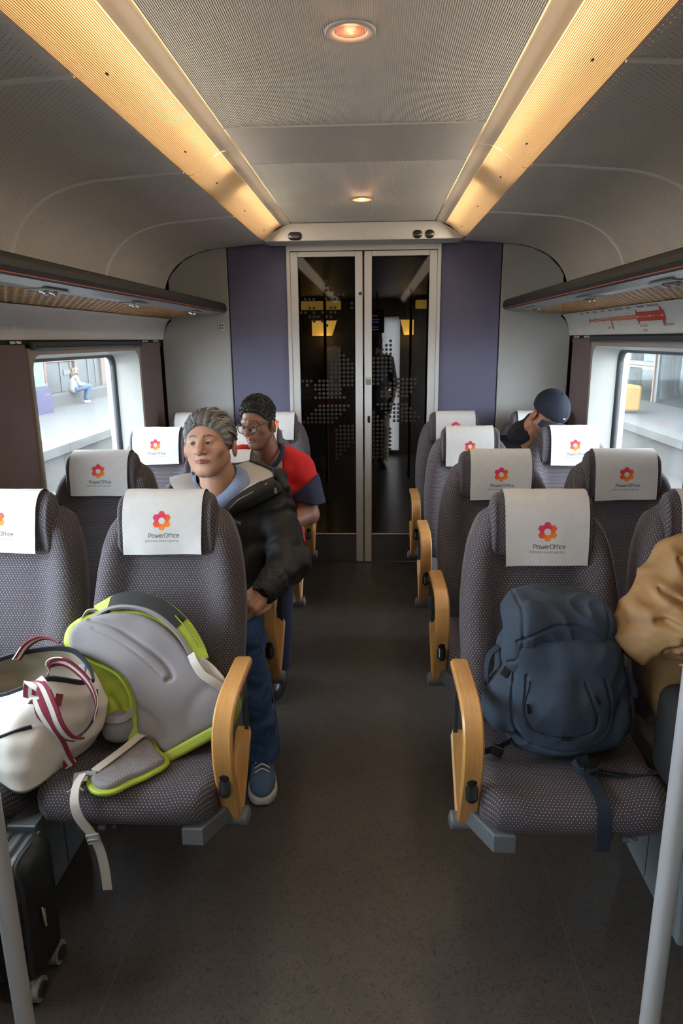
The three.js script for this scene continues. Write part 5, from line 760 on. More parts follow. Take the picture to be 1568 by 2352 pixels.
// ------------------------------------------------------------------ people
const mixc = (a, b, t) => [lerp(a[0], b[0], t), lerp(a[1], b[1], t), lerp(a[2], b[2], t)];
M.skin = phys(0xffffff, 0.52, { vertexColors: true, sheen: 0.15 });
M.hair = std(0xffffff, 0.6, { vertexColors: true });
function headField(o) {
  const w = o.wide ?? 1, nz = o.nose ?? 1;
  return (p) => {
    const x = Math.abs(p[0]), y = p[1], z = p[2], q = [x, y, z];
    let d = sdEll(p, [0, 0.034, -0.014], [0.076 * w, 0.089, 0.095]);
    d = smin(d, sdEll(p, [0, -0.034, 0.022], [0.063 * w, 0.082, 0.065]), 0.03);
    d = smin(d, sdEll(p, [0, -0.099, 0.050], [0.027, 0.021, 0.023]), 0.022);
    d = smin(d, sdCap(q, [0.053 * w, -0.052, 0.0], [0.020, -0.098, 0.046], 0.021 * w, 0.017), 0.026);
    d = smin(d, sdEll(q, [0.044 * w, -0.020, 0.054], [0.025, 0.021, 0.021]), 0.022);
    d = smin(d, sdCap(q, [0.010, 0.029, 0.081 - (o.flat ?? 0)], [0.042, 0.027, 0.064], 0.0115, 0.010), 0.016);
    d = smax(d, -sdEll(q, [0.0325, 0.006, 0.099], [0.020, 0.0125, 0.019]), 0.014);
    const eye = sdBall(q, [0.031, 0.004, 0.0715], 0.0146), slit = sdEll(q, [0.031, 0.0035 + (o.lid ?? 0), 0.088], [0.0128, o.open ?? 0.0046, 0.014]);
    d = smin(d, smax(eye, -slit, 0.0018), 0.005); d = smax(d, -sdEll(q, [0.031, 0.0035 + (o.lid ?? 0), 0.0875], [0.0126, o.open ?? 0.0044, 0.012]), 0.0018);
    d = smin(d, sdCap(p, [0, 0.022, 0.081], [0, -0.020, 0.104 * nz], 0.0082, 0.0105 * (o.noseW ?? 1)), 0.013);
    d = smin(d, sdBall(p, [0, -0.027, 0.104 * nz], 0.0120 * (o.noseW ?? 1)), 0.007); d = smin(d, sdEll(q, [0.0128 * (o.noseW ?? 1), -0.0315, 0.093], [0.0085, 0.0075, 0.010]), 0.005);
    d = smax(d, -sdEll(q, [0.0065, -0.0395, 0.100], [0.0036, 0.003, 0.005]), 0.002);
    const lip = o.lip ?? 1, mw = o.mouth ?? 1;
    d = smin(d, sdCap(q, [0, -0.0580, 0.0925], [0.021 * mw, -0.0618, 0.0830], 0.0056 * lip, 0.0028), 0.005); d = smin(d, sdCap(q, [0, -0.0690, 0.0905], [0.017 * mw, -0.0670, 0.0840], 0.0064 * lip, 0.003), 0.005);
    d = smax(d, -sdCap(q, [0, -0.0632, 0.0995], [0.0235 * mw, -0.0642, 0.0850], 0.0016 + (o.gape ?? 0), 0.0012), 0.0025);
    d = smax(d, -sdEll(p, [0, -0.0835, 0.094], [0.020, 0.006, 0.008]), 0.010);
    if (o.fold) { const t = clamp((y + 0.066) / 0.034), fx = lerp(0.031, 0.017, t), fz = 0.08; d += 0.0012 * Math.exp(-(((x - fx) / 0.004) ** 2)) * smooth(-0.074, -0.06, y) * smooth(-0.026, -0.038, y) * (z > 0.06 ? 1 : 0); d += 0.0006 * Math.exp(-(((y - 0.058 - 0.004 * Math.sin(x * 60)) / 0.0028) ** 2)) * (z > 0.06 && x < 0.04 ? 1 : 0) + 0.0012 * Math.exp(-(((x - 0.007) / 0.002) ** 2)) * smooth(0.018, 0.026, y) * smooth(0.045, 0.036, y) * (z > 0.07 ? 1 : 0); d -= 0.0014 * Math.exp(-(((y + 0.012) / 0.007) ** 2) - (((x - 0.032) / 0.014) ** 2)) * (z > 0.06 ? 1 : 0); }
    let e = sdEll([x * 0.94 - z * 0.34, y, z * 0.94 + x * 0.34], [0.0865 * w, -0.018, 0.012], [0.0105, 0.033, 0.0200]); e = smax(e, -sdEll([x * 0.94 - z * 0.34, y, z * 0.94 + x * 0.34], [0.0970 * w, -0.014, 0.016], [0.010, 0.021, 0.0105]), 0.003);
    d = smin(d, e, 0.006);
    d = smin(d, sdCap(p, [0, -0.060, -0.040], [0, -0.200, -0.056], 0.048 * (o.neck ?? 1), 0.056 * (o.neck ?? 1)), 0.020);
    return d;
  };
}
function headColor(o) {
  return (p, n) => {
    const x = Math.abs(p[0]), y = p[1], z = p[2]; let c = o.skin.slice();
    const m = noise(p[0] * 40, y * 40, z * 40) * 0.5 + noise(p[0] * 120, y * 120, z * 120) * 0.4; c = c.map((k) => k * (1 + 0.07 * m));
    const red = Math.exp(-(((x - 0.042) / 0.022) ** 2) - (((y + 0.028) / 0.022) ** 2)) * (z > 0.03 ? 0.5 : 0) + Math.exp(-((x / 0.014) ** 2) - (((y + 0.028) / 0.014) ** 2)) * (z > 0.08 ? 0.6 : 0) + (x > 0.072 ? 0.35 : 0); c = mixc(c, o.blush, red * 0.7);
    const lipd = Math.min(sdCap([x, y, z], [0, -0.0588, 0.0935], [0.0215 * (o.mouth ?? 1), -0.0625, 0.084], 0.0058, 0.0022), sdCap([x, y, z], [0, -0.0690, 0.0915], [0.0175 * (o.mouth ?? 1), -0.0668, 0.085], 0.0064, 0.0022));
    c = mixc(c, o.lips, smooth(0.0012, -0.0008, lipd) * (z > 0.07 ? 1 : 0));
    if (o.brow) { const t = clamp((x - 0.010) / 0.040), by = 0.0275 + 0.0065 * Math.sin(t * 2.6) - 0.004 * t * t, thick = lerp(0.0050, 0.0022, t); c = mixc(c, o.brow, smooth(thick + 0.0018, thick - 0.001, Math.abs(y - by)) * smooth(0.008, 0.013, x) * smooth(0.054, 0.046, x) * (z > 0.045 ? 1 : 0) * (o.browK ?? 0.85) * (0.75 + 0.5 * noise(p[0] * 300, y * 60, 3))); }
    if (o.stubble) c = mixc(c, o.stubble, 0.45 * smooth(-0.045, -0.075, y) * smooth(0.0, 0.03, z) * (lipd > 0.002 ? 1 : 0) + 0.3 * (Math.abs(y + 0.050) < 0.006 && x < 0.02 && z > 0.08 ? 1 : 0));
    { const ly = y - (0.0035 + (o.lid ?? 0)), op = o.open ?? 0.0046, ex = (x - 0.031) / 0.0135, arc = op * Math.sqrt(Math.max(0, 1 - ex * ex)) + 0.0012; if (z > 0.06 && Math.abs(ex) < 1.05) c = mixc(c, o.lash ?? [0.02, 0.012, 0.01], 0.85 * smooth(0.0022, 0.0006, Math.abs(ly - arc)) ); }
    for (const [a, b, r] of o.moles ?? []) { if (len(p[0] - a, y - b) < r && z > 0) c = mixc(c, [0.06, 0.03, 0.02], 0.8); }
    return c;
  };
}
function eyes(o) {
  const gz = V(...(o.gaze ?? [0, 0, 1])).normalize(), out = [];
  for (const s of [-1, 1]) { const g = new THREE.SphereGeometry(0.0129, 40, 28), ps = g.attributes.position, col = new Float32Array(ps.count * 3); for (let i = 0; i < ps.count; i++) { const a = V().fromBufferAttribute(ps, i).normalize().angleTo(gz), c = a < 0.22 ? [0.004, 0.004, 0.004] : a < 0.60 ? (o.iris ?? [0.035, 0.018, 0.010]) : [0.40, 0.36, 0.33]; col.set(c, i * 3); } g.setAttribute('color', new THREE.BufferAttribute(col, 3)); g.translate(s * 0.031, 0.004, 0.0705); out.push(g); }
  return out;
}
const poseOf = (pos, yaw, pitch, roll, k) => new THREE.Matrix4().compose(V(...pos), new THREE.Quaternion().setFromEuler(new THREE.Euler(R(pitch), R(yaw), R(roll), 'YXZ')), V(k, k, k));
const head = (o, h = 0.0028) => merge([net([-0.105, -0.205, -0.125], [0.105, 0.14, 0.13], h, headField(o), headColor(o)), ...eyes(o)]);
// a hand: x towards the thumb, y along the fingers, z out of the back of the hand
function handField(curl, thumbIn = 0.5, m = 1) {
  const caps = [], F = [[0.0285, 0.95], [0.0095, 1.04], [-0.0100, 0.98], [-0.0280, 0.80]];
  F.forEach(([x, k], i) => { let a = 0, p = [x, 0.086 - Math.abs(x) * 0.16 - (i === 3 ? 0.006 : 0), 0.0]; [0.044, 0.027, 0.021].forEach((L, j) => { a += R(curl[j] * (1 + 0.06 * i)); const q = [p[0] - 0.0012 * i * (j + 1) + 0.001, p[1] + L * k * Math.cos(a), p[2] - L * k * Math.sin(a)]; caps.push([p, q, 0.0096 - 0.0009 * j, 0.0088 - 0.0010 * j, i]); p = q; }); });
  const th = [[0.030, 0.012, -0.006], [0.050, 0.040, -0.012], [lerp(0.060, 0.036, thumbIn), 0.070, -0.022], [lerp(0.062, 0.020, thumbIn), 0.090, -0.030]];
  return (p0) => {
    const p = [p0[0] * m, p0[1], p0[2]];
    let d = sdBox(p, [0, 0.046, -0.003], [0.0395, 0.046, 0.0150], 0.014); d = smin(d, sdEll(p, [0.026, 0.030, -0.010], [0.018, 0.030, 0.016]), 0.012); d = smin(d, sdCap(p, [0, -0.06, 0], [0, 0.012, 0], 0.027, 0.026), 0.018);
    for (let i = 0; i < 4; i++) { let f = 1e9; for (const c of caps) if (c[4] === i) f = smin(f, sdCap(p, c[0], c[1], c[2], c[3]), 0.003); d = smin(d, f, 0.006); d = smin(d, sdBall(p, [F[i][0], 0.084 - Math.abs(F[i][0]) * 0.16, 0.004], 0.0098), 0.005); d += 0; }
    d = smin(d, Math.min(sdCap(p, th[0], th[1], 0.0135, 0.0115), sdCap(p, th[1], th[2], 0.0110, 0.0096), sdCap(p, th[2], th[3], 0.0096, 0.0080)), 0.007);
    for (const [x] of F) d -= 0.0012 * Math.exp(-(((p[0] - x * (0.45 + 0.55 * p[1] / 0.085)) / 0.003) ** 2)) * (p[2] > 0.004 && p[1] > 0.02 && p[1] < 0.08 ? 1 : 0);
    return d;
  };
}
function handGeo(curl, thumbIn, mir, at, dirY, dirZ, col, k = 1, h = 0.0026) {
  const g = net([-0.075, -0.065, -0.085], [0.075, 0.19, 0.03], h, handField(curl, thumbIn, mir), (p) => { const n = noise(p[0] * 70, p[1] * 70, p[2] * 70), kn = Math.exp(-(((p[1] - 0.085) / 0.012) ** 2)); return mixc(col, [col[0] * 0.95, col[1] * 0.72, col[2] * 0.66], 0.3 * kn + 0.1 * n).map((q) => q * (1 + 0.08 * n)); });
  const y = V(...dirY).normalize(), z = V(...dirZ), zz = z.addScaledVector(y, -z.dot(y)).normalize(), x = y.clone().cross(zz);
  return g.applyMatrix4(new THREE.Matrix4().makeBasis(x.multiplyScalar(k), y.multiplyScalar(k), zz.multiplyScalar(k)).setPosition(...at));
}
const chain = (p, js) => { let d = 1e9; for (let i = 1; i < js.length; i++) d = smin(d, sdCap(p, js[i - 1], js[i], js[i - 1][3], js[i][3]), 0.02); return d; };
// fold lines across a limb: ridges that follow the distance along it
const folds = (p, a, b, f, amp, s = 0) => { const dx = b[0] - a[0], dy = b[1] - a[1], dz = b[2] - a[2], L = len(dx, dy, dz), t = ((p[0] - a[0]) * dx + (p[1] - a[1]) * dy + (p[2] - a[2]) * dz) / L; return amp * Math.sin(t * f + 2.6 * noise(p[0] * 9 + s, p[1] * 9, p[2] * 9) * 2.2) * (0.5 + 0.7 * noise(p[0] * 6, p[1] * 6 + s, p[2] * 6)); };
function strands(list, col, r = 0.0011, n = 12) { return list.map((pts, i) => { const g = new THREE.TubeGeometry(new THREE.CatmullRomCurve3(vecs(pts), false, 'centripetal'), n, r, 4, false), c = col(i), a = new Float32Array(g.attributes.position.count * 3); for (let k = 0; k < a.length; k += 3) a.set(c, k); g.setAttribute('color', new THREE.BufferAttribute(a, 3)); return g; }); }

{ // ---- man in the black jacket
  const g = thing('person', 'grey-haired person in a black rain jacket looking upwards, second row on the left', 'person');
  const skin = [0.53, 0.30, 0.205], H = poseOf([-0.556, 1.266, -2.555], -7, -9, 3, 0.99);
  const o = { wide: 1.13, nose: 0.985, noseW: 1.30, flat: 0.004, mouth: 1.22, lip: 0.72, skin, blush: [0.52, 0.21, 0.145], lips: [0.34, 0.115, 0.095], brow: [0.030, 0.027, 0.025], browK: 1.0, open: 0.0042, lid: 0.0, fold: true, gaze: [-0.20, 0.10, 1], moles: [[0.046, -0.034, 0.0014], [0.060, -0.016, 0.0012]], neck: 1.12 };
  const neck = net([-0.70, 0.98, -2.78], [-0.38, 1.22, -2.44], 0.007, (p) => smin(sdCap(p, [-0.545, 1.17, -2.585], [-0.520, 1.05, -2.63], 0.068, 0.078), sdEll(p, [-0.52, 1.02, -2.63], [0.11, 0.05, 0.09]), 0.03), () => skin);
  const hand = handGeo([58, 78, 48], 0.75, -1, [-0.318, 0.768, -2.338], [-0.62, -0.42, 0.62], [0.22, 0.50, 0.84], skin, 1.08);
  const torso = net([-0.80, 0.44, -2.92], [-0.20, 1.06, -2.20], 0.02, (p) => smin(sdEll(p, [-0.53, 0.80, -2.68], [0.14, 0.26, 0.10]), smin(chain(p, [[-0.48, 0.54, -2.74, 0.07], [-0.40, 0.58, -2.36, 0.05]]), chain(p, [[-0.33, 1.03, -2.66, 0.05], [-0.255, 0.81, -2.53, 0.04], [-0.32, 0.77, -2.34, 0.03]]), 0.03), 0.03), () => skin);
  part('body', merge([head(o, 0.0022).applyMatrix4(H), neck, hand, torso]), M.skin, g, 'face and hands');
  { // swept-back grey hair
    const hl = (x, z) => table([[-0.12, -0.095], [-0.06, -0.085], [-0.034, -0.060], [-0.016, -0.020], [0.000, -0.022], [0.016, -0.034], [0.030, -0.010], [0.044, 0.028], [0.058, 0.052], [0.075, 0.066], [0.10, 0.072]], z) + (z > 0.05 ? 0.006 * Math.cos(x * 60) : 0);
    const shell = (p) => { const a = Math.atan2(p[0], p[1] + 0.01), s = Math.sin(a * 26 + 5 * noise(p[0] * 14, p[1] * 14, p[2] * 7)), vol = 0.008 * smooth(0.02, 0.09, p[1]) + 0.004; return sdEll(p, [0, 0.040, -0.016], [0.098, 0.091 + vol, 0.100 + vol * 0.5]) + 0.0022 * s + 0.004 * noise(p[0] * 22, p[1] * 22, p[2] * 9); };
    const f = (p) => smax(shell(p), (hl(Math.abs(p[0]), p[2]) - p[1]) * 0.8 + 0.003 * noise(p[0] * 90, p[1] * 40, p[2] * 90), 0.010);
    const grey = (p) => { const a = Math.atan2(p[0], p[1] + 0.01), s = 0.5 + 0.5 * Math.sin(a * 70 + 6 * noise(p[0] * 16, p[1] * 16, p[2] * 6)), side = smooth(0.05, 0.09, Math.abs(p[0])), v = clamp(0.03 + 0.20 * s * (0.5 + noise(p[0] * 18, p[1] * 18, p[2] * 6)) + 0.18 * side + 0.10 * smooth(0.02, 0.08, p[2]), 0.02, 0.5); return [v, v, v * 0.98]; };
    const cap = net([-0.11, -0.10, -0.135], [0.11, 0.155, 0.11], 0.0032, f, grey), rr = rng(77), list = [], cols = [];
    for (let i = 0; i < 520; i++) {
      const a = (rr() * 2 - 1) * 1.75, pts = [], z0 = lerp(0.085, 0.02, smooth(0.5, 1.7, Math.abs(a))) - rr() * 0.06, drop = rr() * 0.01, lift = 0.002 + rr() * 0.006 + (rr() < 0.06 ? 0.010 : 0), tw = (rr() - 0.5) * 0.5;
      for (let k = 0; k <= 6; k++) { const t = k / 6, z = z0 - t * (0.10 + 0.05 * rr()), aa = a + tw * t * 0.6 + Math.sign(a) * 0.30 * t, rz = Math.sqrt(Math.max(0.02, 1 - ((z + 0.016) / 0.108) ** 2)), l = 1 + lift * 10 * Math.sin(t * 2.9) * 0.5; pts.push([Math.sin(aa) * 0.100 * rz * l, 0.038 + Math.cos(aa) * 0.103 * rz * l - drop * t, z]); }
      if (pts[0][1] < hl(Math.abs(pts[0][0]), pts[0][2]) - 0.004) continue; list.push(pts); const v = rr() < 0.55 ? 0.012 + 0.05 * rr() : 0.30 + 0.40 * rr(); cols.push([v, v, v * 0.99]);
    }
    part('hair', merge([cap, ...strands(list, (i) => cols[i], 0.0010, 10)]).applyMatrix4(H), M.hair, g, 'swept-back grey hair');
  }
  // blue striped shirt
  T.stripe = canvasTex(64, 64, (c) => { c.fillStyle = '#4f6fa3'; c.fillRect(0, 0, 64, 64); c.fillStyle = '#c2cddd'; for (let i = 0; i < 4; i++) c.fillRect(i * 16, 0, 5, 64); }, { repeat: [1 / 0.016, 1 / 0.016] });
  M.shirt = std(0xffffff, 0.85, { map: T.stripe });
  const shirtF = (p) => smax(smin(sdEll(p, [-0.525, 0.90, -2.675], [0.165, 0.20, 0.110]), smin(sdCap(p, [-0.66, 1.045, -2.63], [-0.38, 1.04, -2.65], 0.055), sdCap(p, [-0.525, 1.12, -2.605], [-0.52, 1.02, -2.63], 0.090, 0.105), 0.04), 0.05), -sdCap(p, [-0.552, 1.19, -2.54], [-0.535, 1.055, -2.49], 0.064, 0.012), 0.01) + 0.003 * noise(p[0] * 30, p[1] * 30, p[2] * 30);
  part('shirt', net([-0.74, 0.66, -2.80], [-0.30, 1.18, -2.46], 0.0075, (p) => smax(shirtF(p), p[1] - 1.105 - 0.30 * (-2.62 - p[2]), 0.006)), M.shirt, g, 'blue finely striped shirt');
  const flapRows = (A, B, n = 8, puff = 0.010) => { const a = new THREE.CatmullRomCurve3(vecs(A)).getPoints(16), b = new THREE.CatmullRomCurve3(vecs(B)).getPoints(16); return Array.from({ length: n + 1 }, (_, i) => a.map((p, j) => p.clone().lerp(b[j], i / n).add(V(0, puff * 0.3 * Math.sin(Math.PI * i / n), puff * Math.sin(Math.PI * i / n))))); };
  const sheet = (A, B, m, n, l, thick = 0.003, puff = 0.010) => { const rows = flapRows(A, B, 8, puff), back = rows.map((r) => r.map((p) => p.clone().add(V(0, -thick * 0.5, -thick)))); part(n, merge([loft(rows), flip(loft(back))]), m, g, l); };
  sheet([[-0.468, 1.176, -2.632], [-0.463, 1.141, -2.568], [-0.492, 1.100, -2.520], [-0.531, 1.069, -2.500]], [[-0.428, 1.148, -2.640], [-0.410, 1.114, -2.555], [-0.458, 1.068, -2.497], [-0.520, 1.022, -2.474]], M.shirt, 'shirt_collar', 'buttoned collar flap');
  sheet([[-0.630, 1.140, -2.62], [-0.615, 1.118, -2.57], [-0.576, 1.092, -2.52], [-0.536, 1.069, -2.50]], [[-0.660, 1.115, -2.63], [-0.645, 1.088, -2.555], [-0.605, 1.055, -2.505], [-0.541, 1.018, -2.474]], M.shirt, 'shirt_collar', 'buttoned collar flap');
  for (const q of [[-0.478, 1.040, -2.476], [-0.528, 1.010, -2.470], [-0.532, 0.975, -2.472]]) part('button', ball(0.0045, ...q, 1, 1, 0.5, 10), std(lin(0.75, 0.75, 0.72), 0.4), g, 'white shirt button');
  // jacket
  M.jacket = phys(lin(0.0095, 0.0105, 0.0125), 0.62, {}); M.lining = std(lin(0.42, 0.40, 0.39), 0.6);
  const vee = sdPoly([[-0.510, 1.012], [-0.335, 1.135], [-0.33, 1.32], [-0.75, 1.32], [-0.71, 1.085], [-0.58, 1.03]]);
  const sh = [-0.335, 1.030, -2.665], el = [-0.258, 0.805, -2.535], wr = [-0.316, 0.772, -2.345];
  const jacketF = (p) => {
    let d = sdEll(p, [-0.52, 0.87, -2.665], [0.205, 0.24, 0.155]); d = smin(d, sdEll(p, [-0.515, 0.68, -2.64], [0.195, 0.20, 0.165]), 0.06);
    d = smin(d, sdCap(p, [-0.69, 1.045, -2.63], sh, 0.070, 0.072), 0.06); d = smin(d, sdCap(p, [-0.63, 1.09, -2.68], [-0.42, 1.095, -2.69], 0.055, 0.055), 0.04);
    d += 0.006 * noise(p[0] * 13, p[1] * 13, p[2] * 13) + folds(p, [-0.52, 1.0, -2.5], [-0.40, 0.5, -2.5], 46, 0.006);
    const arm = smin(sdCap(p, sh, el, 0.078, 0.076), sdCap(p, el, wr, 0.076, 0.054), 0.035) + folds(p, sh, el, 62, 0.0055, 3) + folds(p, el, wr, 70, 0.0055, 7) + 0.004 * noise(p[0] * 22, p[1] * 22, p[2] * 22);
    d = smin(d, arm, 0.028);
    const armR = smin(sdCap(p, [-0.695, 1.03, -2.63], [-0.80, 0.84, -2.52], 0.075, 0.068), sdCap(p, [-0.80, 0.84, -2.52], [-0.66, 0.74, -2.36], 0.068, 0.05), 0.03); d = smin(d, armR, 0.03);
    const cut = Math.max(vee(p[0], p[1]), -2.615 - p[2]); return smax(d, -cut, 0.012);
  };
  part('jacket', net([-0.92, 0.44, -2.86], [-0.10, 1.19, -2.24], 0.0082, jacketF), M.jacket, g, 'black waterproof jacket');
  part('cuff', net([-0.42, 0.69, -2.43], [-0.22, 0.87, -2.27], 0.006, (p) => smax(sdCap(p, [-0.300, 0.785, -2.375], [-0.322, 0.764, -2.325], 0.056, 0.050), -sdCap(p, [-0.30, 0.785, -2.37], [-0.36, 0.735, -2.25], 0.030), 0.008) + 0.0012 * Math.sin(14 * Math.atan2(p[1] - 0.78, p[0] + 0.31))), M.jacket, g, 'gathered cuff');
  sheet([[-0.500, 1.032, -2.455], [-0.465, 1.069, -2.475], [-0.428, 1.092, -2.498], [-0.362, 1.124, -2.538], [-0.322, 1.134, -2.60]], [[-0.492, 0.985, -2.462], [-0.440, 1.018, -2.478], [-0.392, 1.036, -2.498], [-0.322, 1.066, -2.540], [-0.285, 1.075, -2.60]], M.jacket, 'collar_flap', 'open black collar flap', 0.008, 0.012);
  sheet([[-0.487, 1.160, -2.69], [-0.458, 1.150, -2.640], [-0.432, 1.118, -2.575], [-0.455, 1.078, -2.510]], [[-0.436, 1.176, -2.705], [-0.338, 1.142, -2.670], [-0.326, 1.128, -2.610], [-0.362, 1.126, -2.545]], M.lining, 'hood_lining', 'light grey hood lining', 0.004, 0.006);
  sheet([[-0.653, 1.141, -2.65], [-0.630, 1.122, -2.585], [-0.600, 1.098, -2.530], [-0.560, 1.060, -2.50]], [[-0.745, 1.122, -2.65], [-0.722, 1.112, -2.58], [-0.685, 1.086, -2.53], [-0.62, 1.04, -2.495]], M.lining, 'hood_lining', 'light grey lining flap', 0.004, 0.006);
  part('hood', net([-0.80, 1.03, -2.88], [-0.22, 1.22, -2.56], 0.009, (p) => smin(smin(sdCap(p, [-0.70, 1.090, -2.665], [-0.60, 1.105, -2.765], 0.030, 0.045), sdCap(p, [-0.60, 1.105, -2.765], [-0.42, 1.12, -2.765], 0.045, 0.046), 0.03), smin(sdCap(p, [-0.42, 1.12, -2.765], [-0.312, 1.115, -2.690], 0.044, 0.030), sdCap(p, [-0.312, 1.115, -2.690], [-0.278, 1.080, -2.635], 0.030, 0.020), 0.02), 0.03) + 0.005 * noise(p[0] * 18, p[1] * 18, p[2] * 18)), M.jacket, g, 'folded black hood');
  part('hood_edge', strap([[-0.430, 1.180, -2.706], [-0.336, 1.146, -2.672], [-0.318, 1.125, -2.610]], [0.3, 0.3, 0.9], 0.008, 0.004, 24), M.jacket, g);
  part('zip_tape', strap([[-0.336, 1.118, -2.548], [-0.395, 1.088, -2.500], [-0.440, 1.066, -2.474], [-0.493, 1.012, -2.450]], [0.6, 0.7, 0.3], 0.005, 0.002, 24), std(lin(0.45, 0.45, 0.45), 0.5), g, 'pale zip tape');
  part('cord_lock', merge([ball(0.008, -0.308, 1.080, -2.560, 1, 1, 1, 10), cyl(0.006, 0.006, 0.012, -0.308, 1.090, -2.560, 8)]), std(lin(0.25, 0.25, 0.25), 0.4), g, 'grey cord lock'); part('cord', tube([[-0.308, 1.09, -2.565], [-0.316, 1.105, -2.59], [-0.325, 1.12, -2.61]], 0.002, 10, 5), M.black, g); part('neck_cord', tube([[-0.575, 1.07, -2.485], [-0.540, 1.015, -2.465], [-0.515, 0.98, -2.462]], 0.0022, 16, 6), M.black, g, 'black neck cord');
  { // embroidered name and wing mark
    const tex = canvasTex(512, 128, (c) => { c.clearRect(0, 0, 512, 128); c.fillStyle = '#c9cac8'; c.font = '84px sans-serif'; c.textAlign = 'left'; c.fillText('mont\u2022bell', 4, 96); });
    const m = std(0xffffff, 0.7, { map: tex, transparent: true }), jm = g.children.find((c) => c.name === 'jacket'), ray = new THREE.Raycaster(); jm.updateMatrixWorld(true);
    const hit = (x, y) => { ray.set(V(0.07, 1.65, 0), V(x, y, -2.5).sub(V(0.07, 1.65, 0)).normalize()); const h = ray.intersectObject(jm)[0]; return h ? h.point.add(V(0.002, 0.003, 0.006)) : V(x, y, -2.5); };
    const A = hit(-0.508, 1.003), B = hit(-0.405, 0.948), rows = [0, 1].map((v) => Array.from({ length: 9 }, (_, i) => { const q = A.clone().lerp(B, i / 8); return hit(q.x + 0.006 * v, q.y + 0.026 * v); })), pg = loft(rows), uv = pg.attributes.uv; for (let i = 0; i < uv.count; i++) uv.setXY(i, (i % 9) / 8, Math.floor(i / 9)); part('chest_lettering', pg, m, g, 'small pale lettering on the chest');
    const w = hit(-0.290, 0.775); part('wing_mark', [[0, 0, 0.6], [0.004, 0.006, 0.9], [-0.005, 0.010, 0.4], [0.006, -0.006, 1.2], [-0.004, -0.006, 0.2]].map(([a, b, r]) => turnGeo(bx(0.016, 0.0022, 0.0012, 0, 0, 0, 0), R(-20), 0, r).translate(w.x + a, w.y + b, w.z + 0.003)), std(lin(0.25, 0.25, 0.25), 0.6), g, 'small grey wing mark on the cuff');
  }
  // jeans and shoe
  T.denim = dataTex(256, (u, v, x, y) => { const k = 1 + 0.12 * Math.sin((x + y) * 1.57) + 0.22 * tiled(u, v, 6, 2) + 0.15 * tiled(u, v, 24, 5); return [52 * k, 80 * k, 122 * k]; }, { repeat: [1 / 0.14, 1 / 0.14] });
  M.denim = std(0xffffff, 0.85, { map: T.denim });
  const kn = [-0.425, 0.592, -2.345], an = [-0.360, 0.130, -2.320];
  const jeansF = (p) => { let d = smin(sdCap(p, [-0.50, 0.575, -2.75], kn, 0.105, 0.085), sdCap(p, kn, an, 0.078, 0.070), 0.05); d = smin(d, smin(sdCap(p, [-0.60, 0.575, -2.75], [-0.66, 0.59, -2.40], 0.10, 0.08), sdCap(p, [-0.66, 0.59, -2.40], [-0.67, 0.10, -2.40], 0.078, 0.062), 0.05), 0.01); d += folds(p, kn, an, 46, 0.007, 2) + 0.006 * noise(p[0] * 12, p[1] * 12, p[2] * 12); return smax(d, 0.085 - p[1], 0.008); };
  part('jeans', net([-0.80, 0.06, -2.90], [-0.24, 0.74, -2.22], 0.0095, jeansF), M.denim, g, 'faded blue jeans');
  part('jeans_seam', tube([[-0.338, 0.56, -2.30], [-0.310, 0.42, -2.285], [-0.290, 0.28, -2.275], [-0.282, 0.14, -2.28]], 0.0025, 30, 6), std(lin(0.10, 0.15, 0.22), 0.8), g);
  for (const [x, z, t] of [[-0.352, -2.275, 8], [-0.67, -2.33, -5]]) {
    const M4 = new THREE.Matrix4().makeRotationY(R(t)).setPosition(x, 0, z);
    const sole = (p) => smax(sdBox(p, [0, 0.017, 0], [0.052 - 0.012 * smooth(0.02, -0.08, p[2]) + 0.004 * smooth(0, 0.06, p[2]), 0.017, 0.145], 0.016), sdEll(p, [0, 0.02, -0.0], [0.07, 0.2, 0.15]), 0.01);
    const up = (p) => smax(smin(sdEll(p, [0, 0.035, 0.045], [0.049, 0.050, 0.092]), sdEll(p, [0, 0.060, -0.070], [0.044, 0.062, 0.065]), 0.05) + 0.002 * noise(p[0] * 40, p[1] * 40, p[2] * 40), 0.024 - p[1], 0.006);
    part('shoe', net([-0.07, 0.015, -0.17], [0.07, 0.15, 0.17], 0.0055, up).applyMatrix4(M4), std(lin(0.085, 0.15, 0.24), 0.85), g, 'blue canvas shoe');
    part('shoe_sole', net([-0.08, -0.005, -0.18], [0.08, 0.06, 0.18], 0.006, sole).applyMatrix4(M4), std(lin(0.55, 0.55, 0.53), 0.6), g, 'white sole');
    for (let i = 0; i < 4; i++) part('lace', tube([[-0.026, 0.083 + i * 0.006, 0.055 - i * 0.02], [0, 0.094 + i * 0.007, 0.05 - i * 0.02], [0.026, 0.083 + i * 0.006, 0.055 - i * 0.02]], 0.0028, 10, 6).applyMatrix4(M4), std(lin(0.7, 0.7, 0.7), 0.8), g, 'white lace');
  }
}
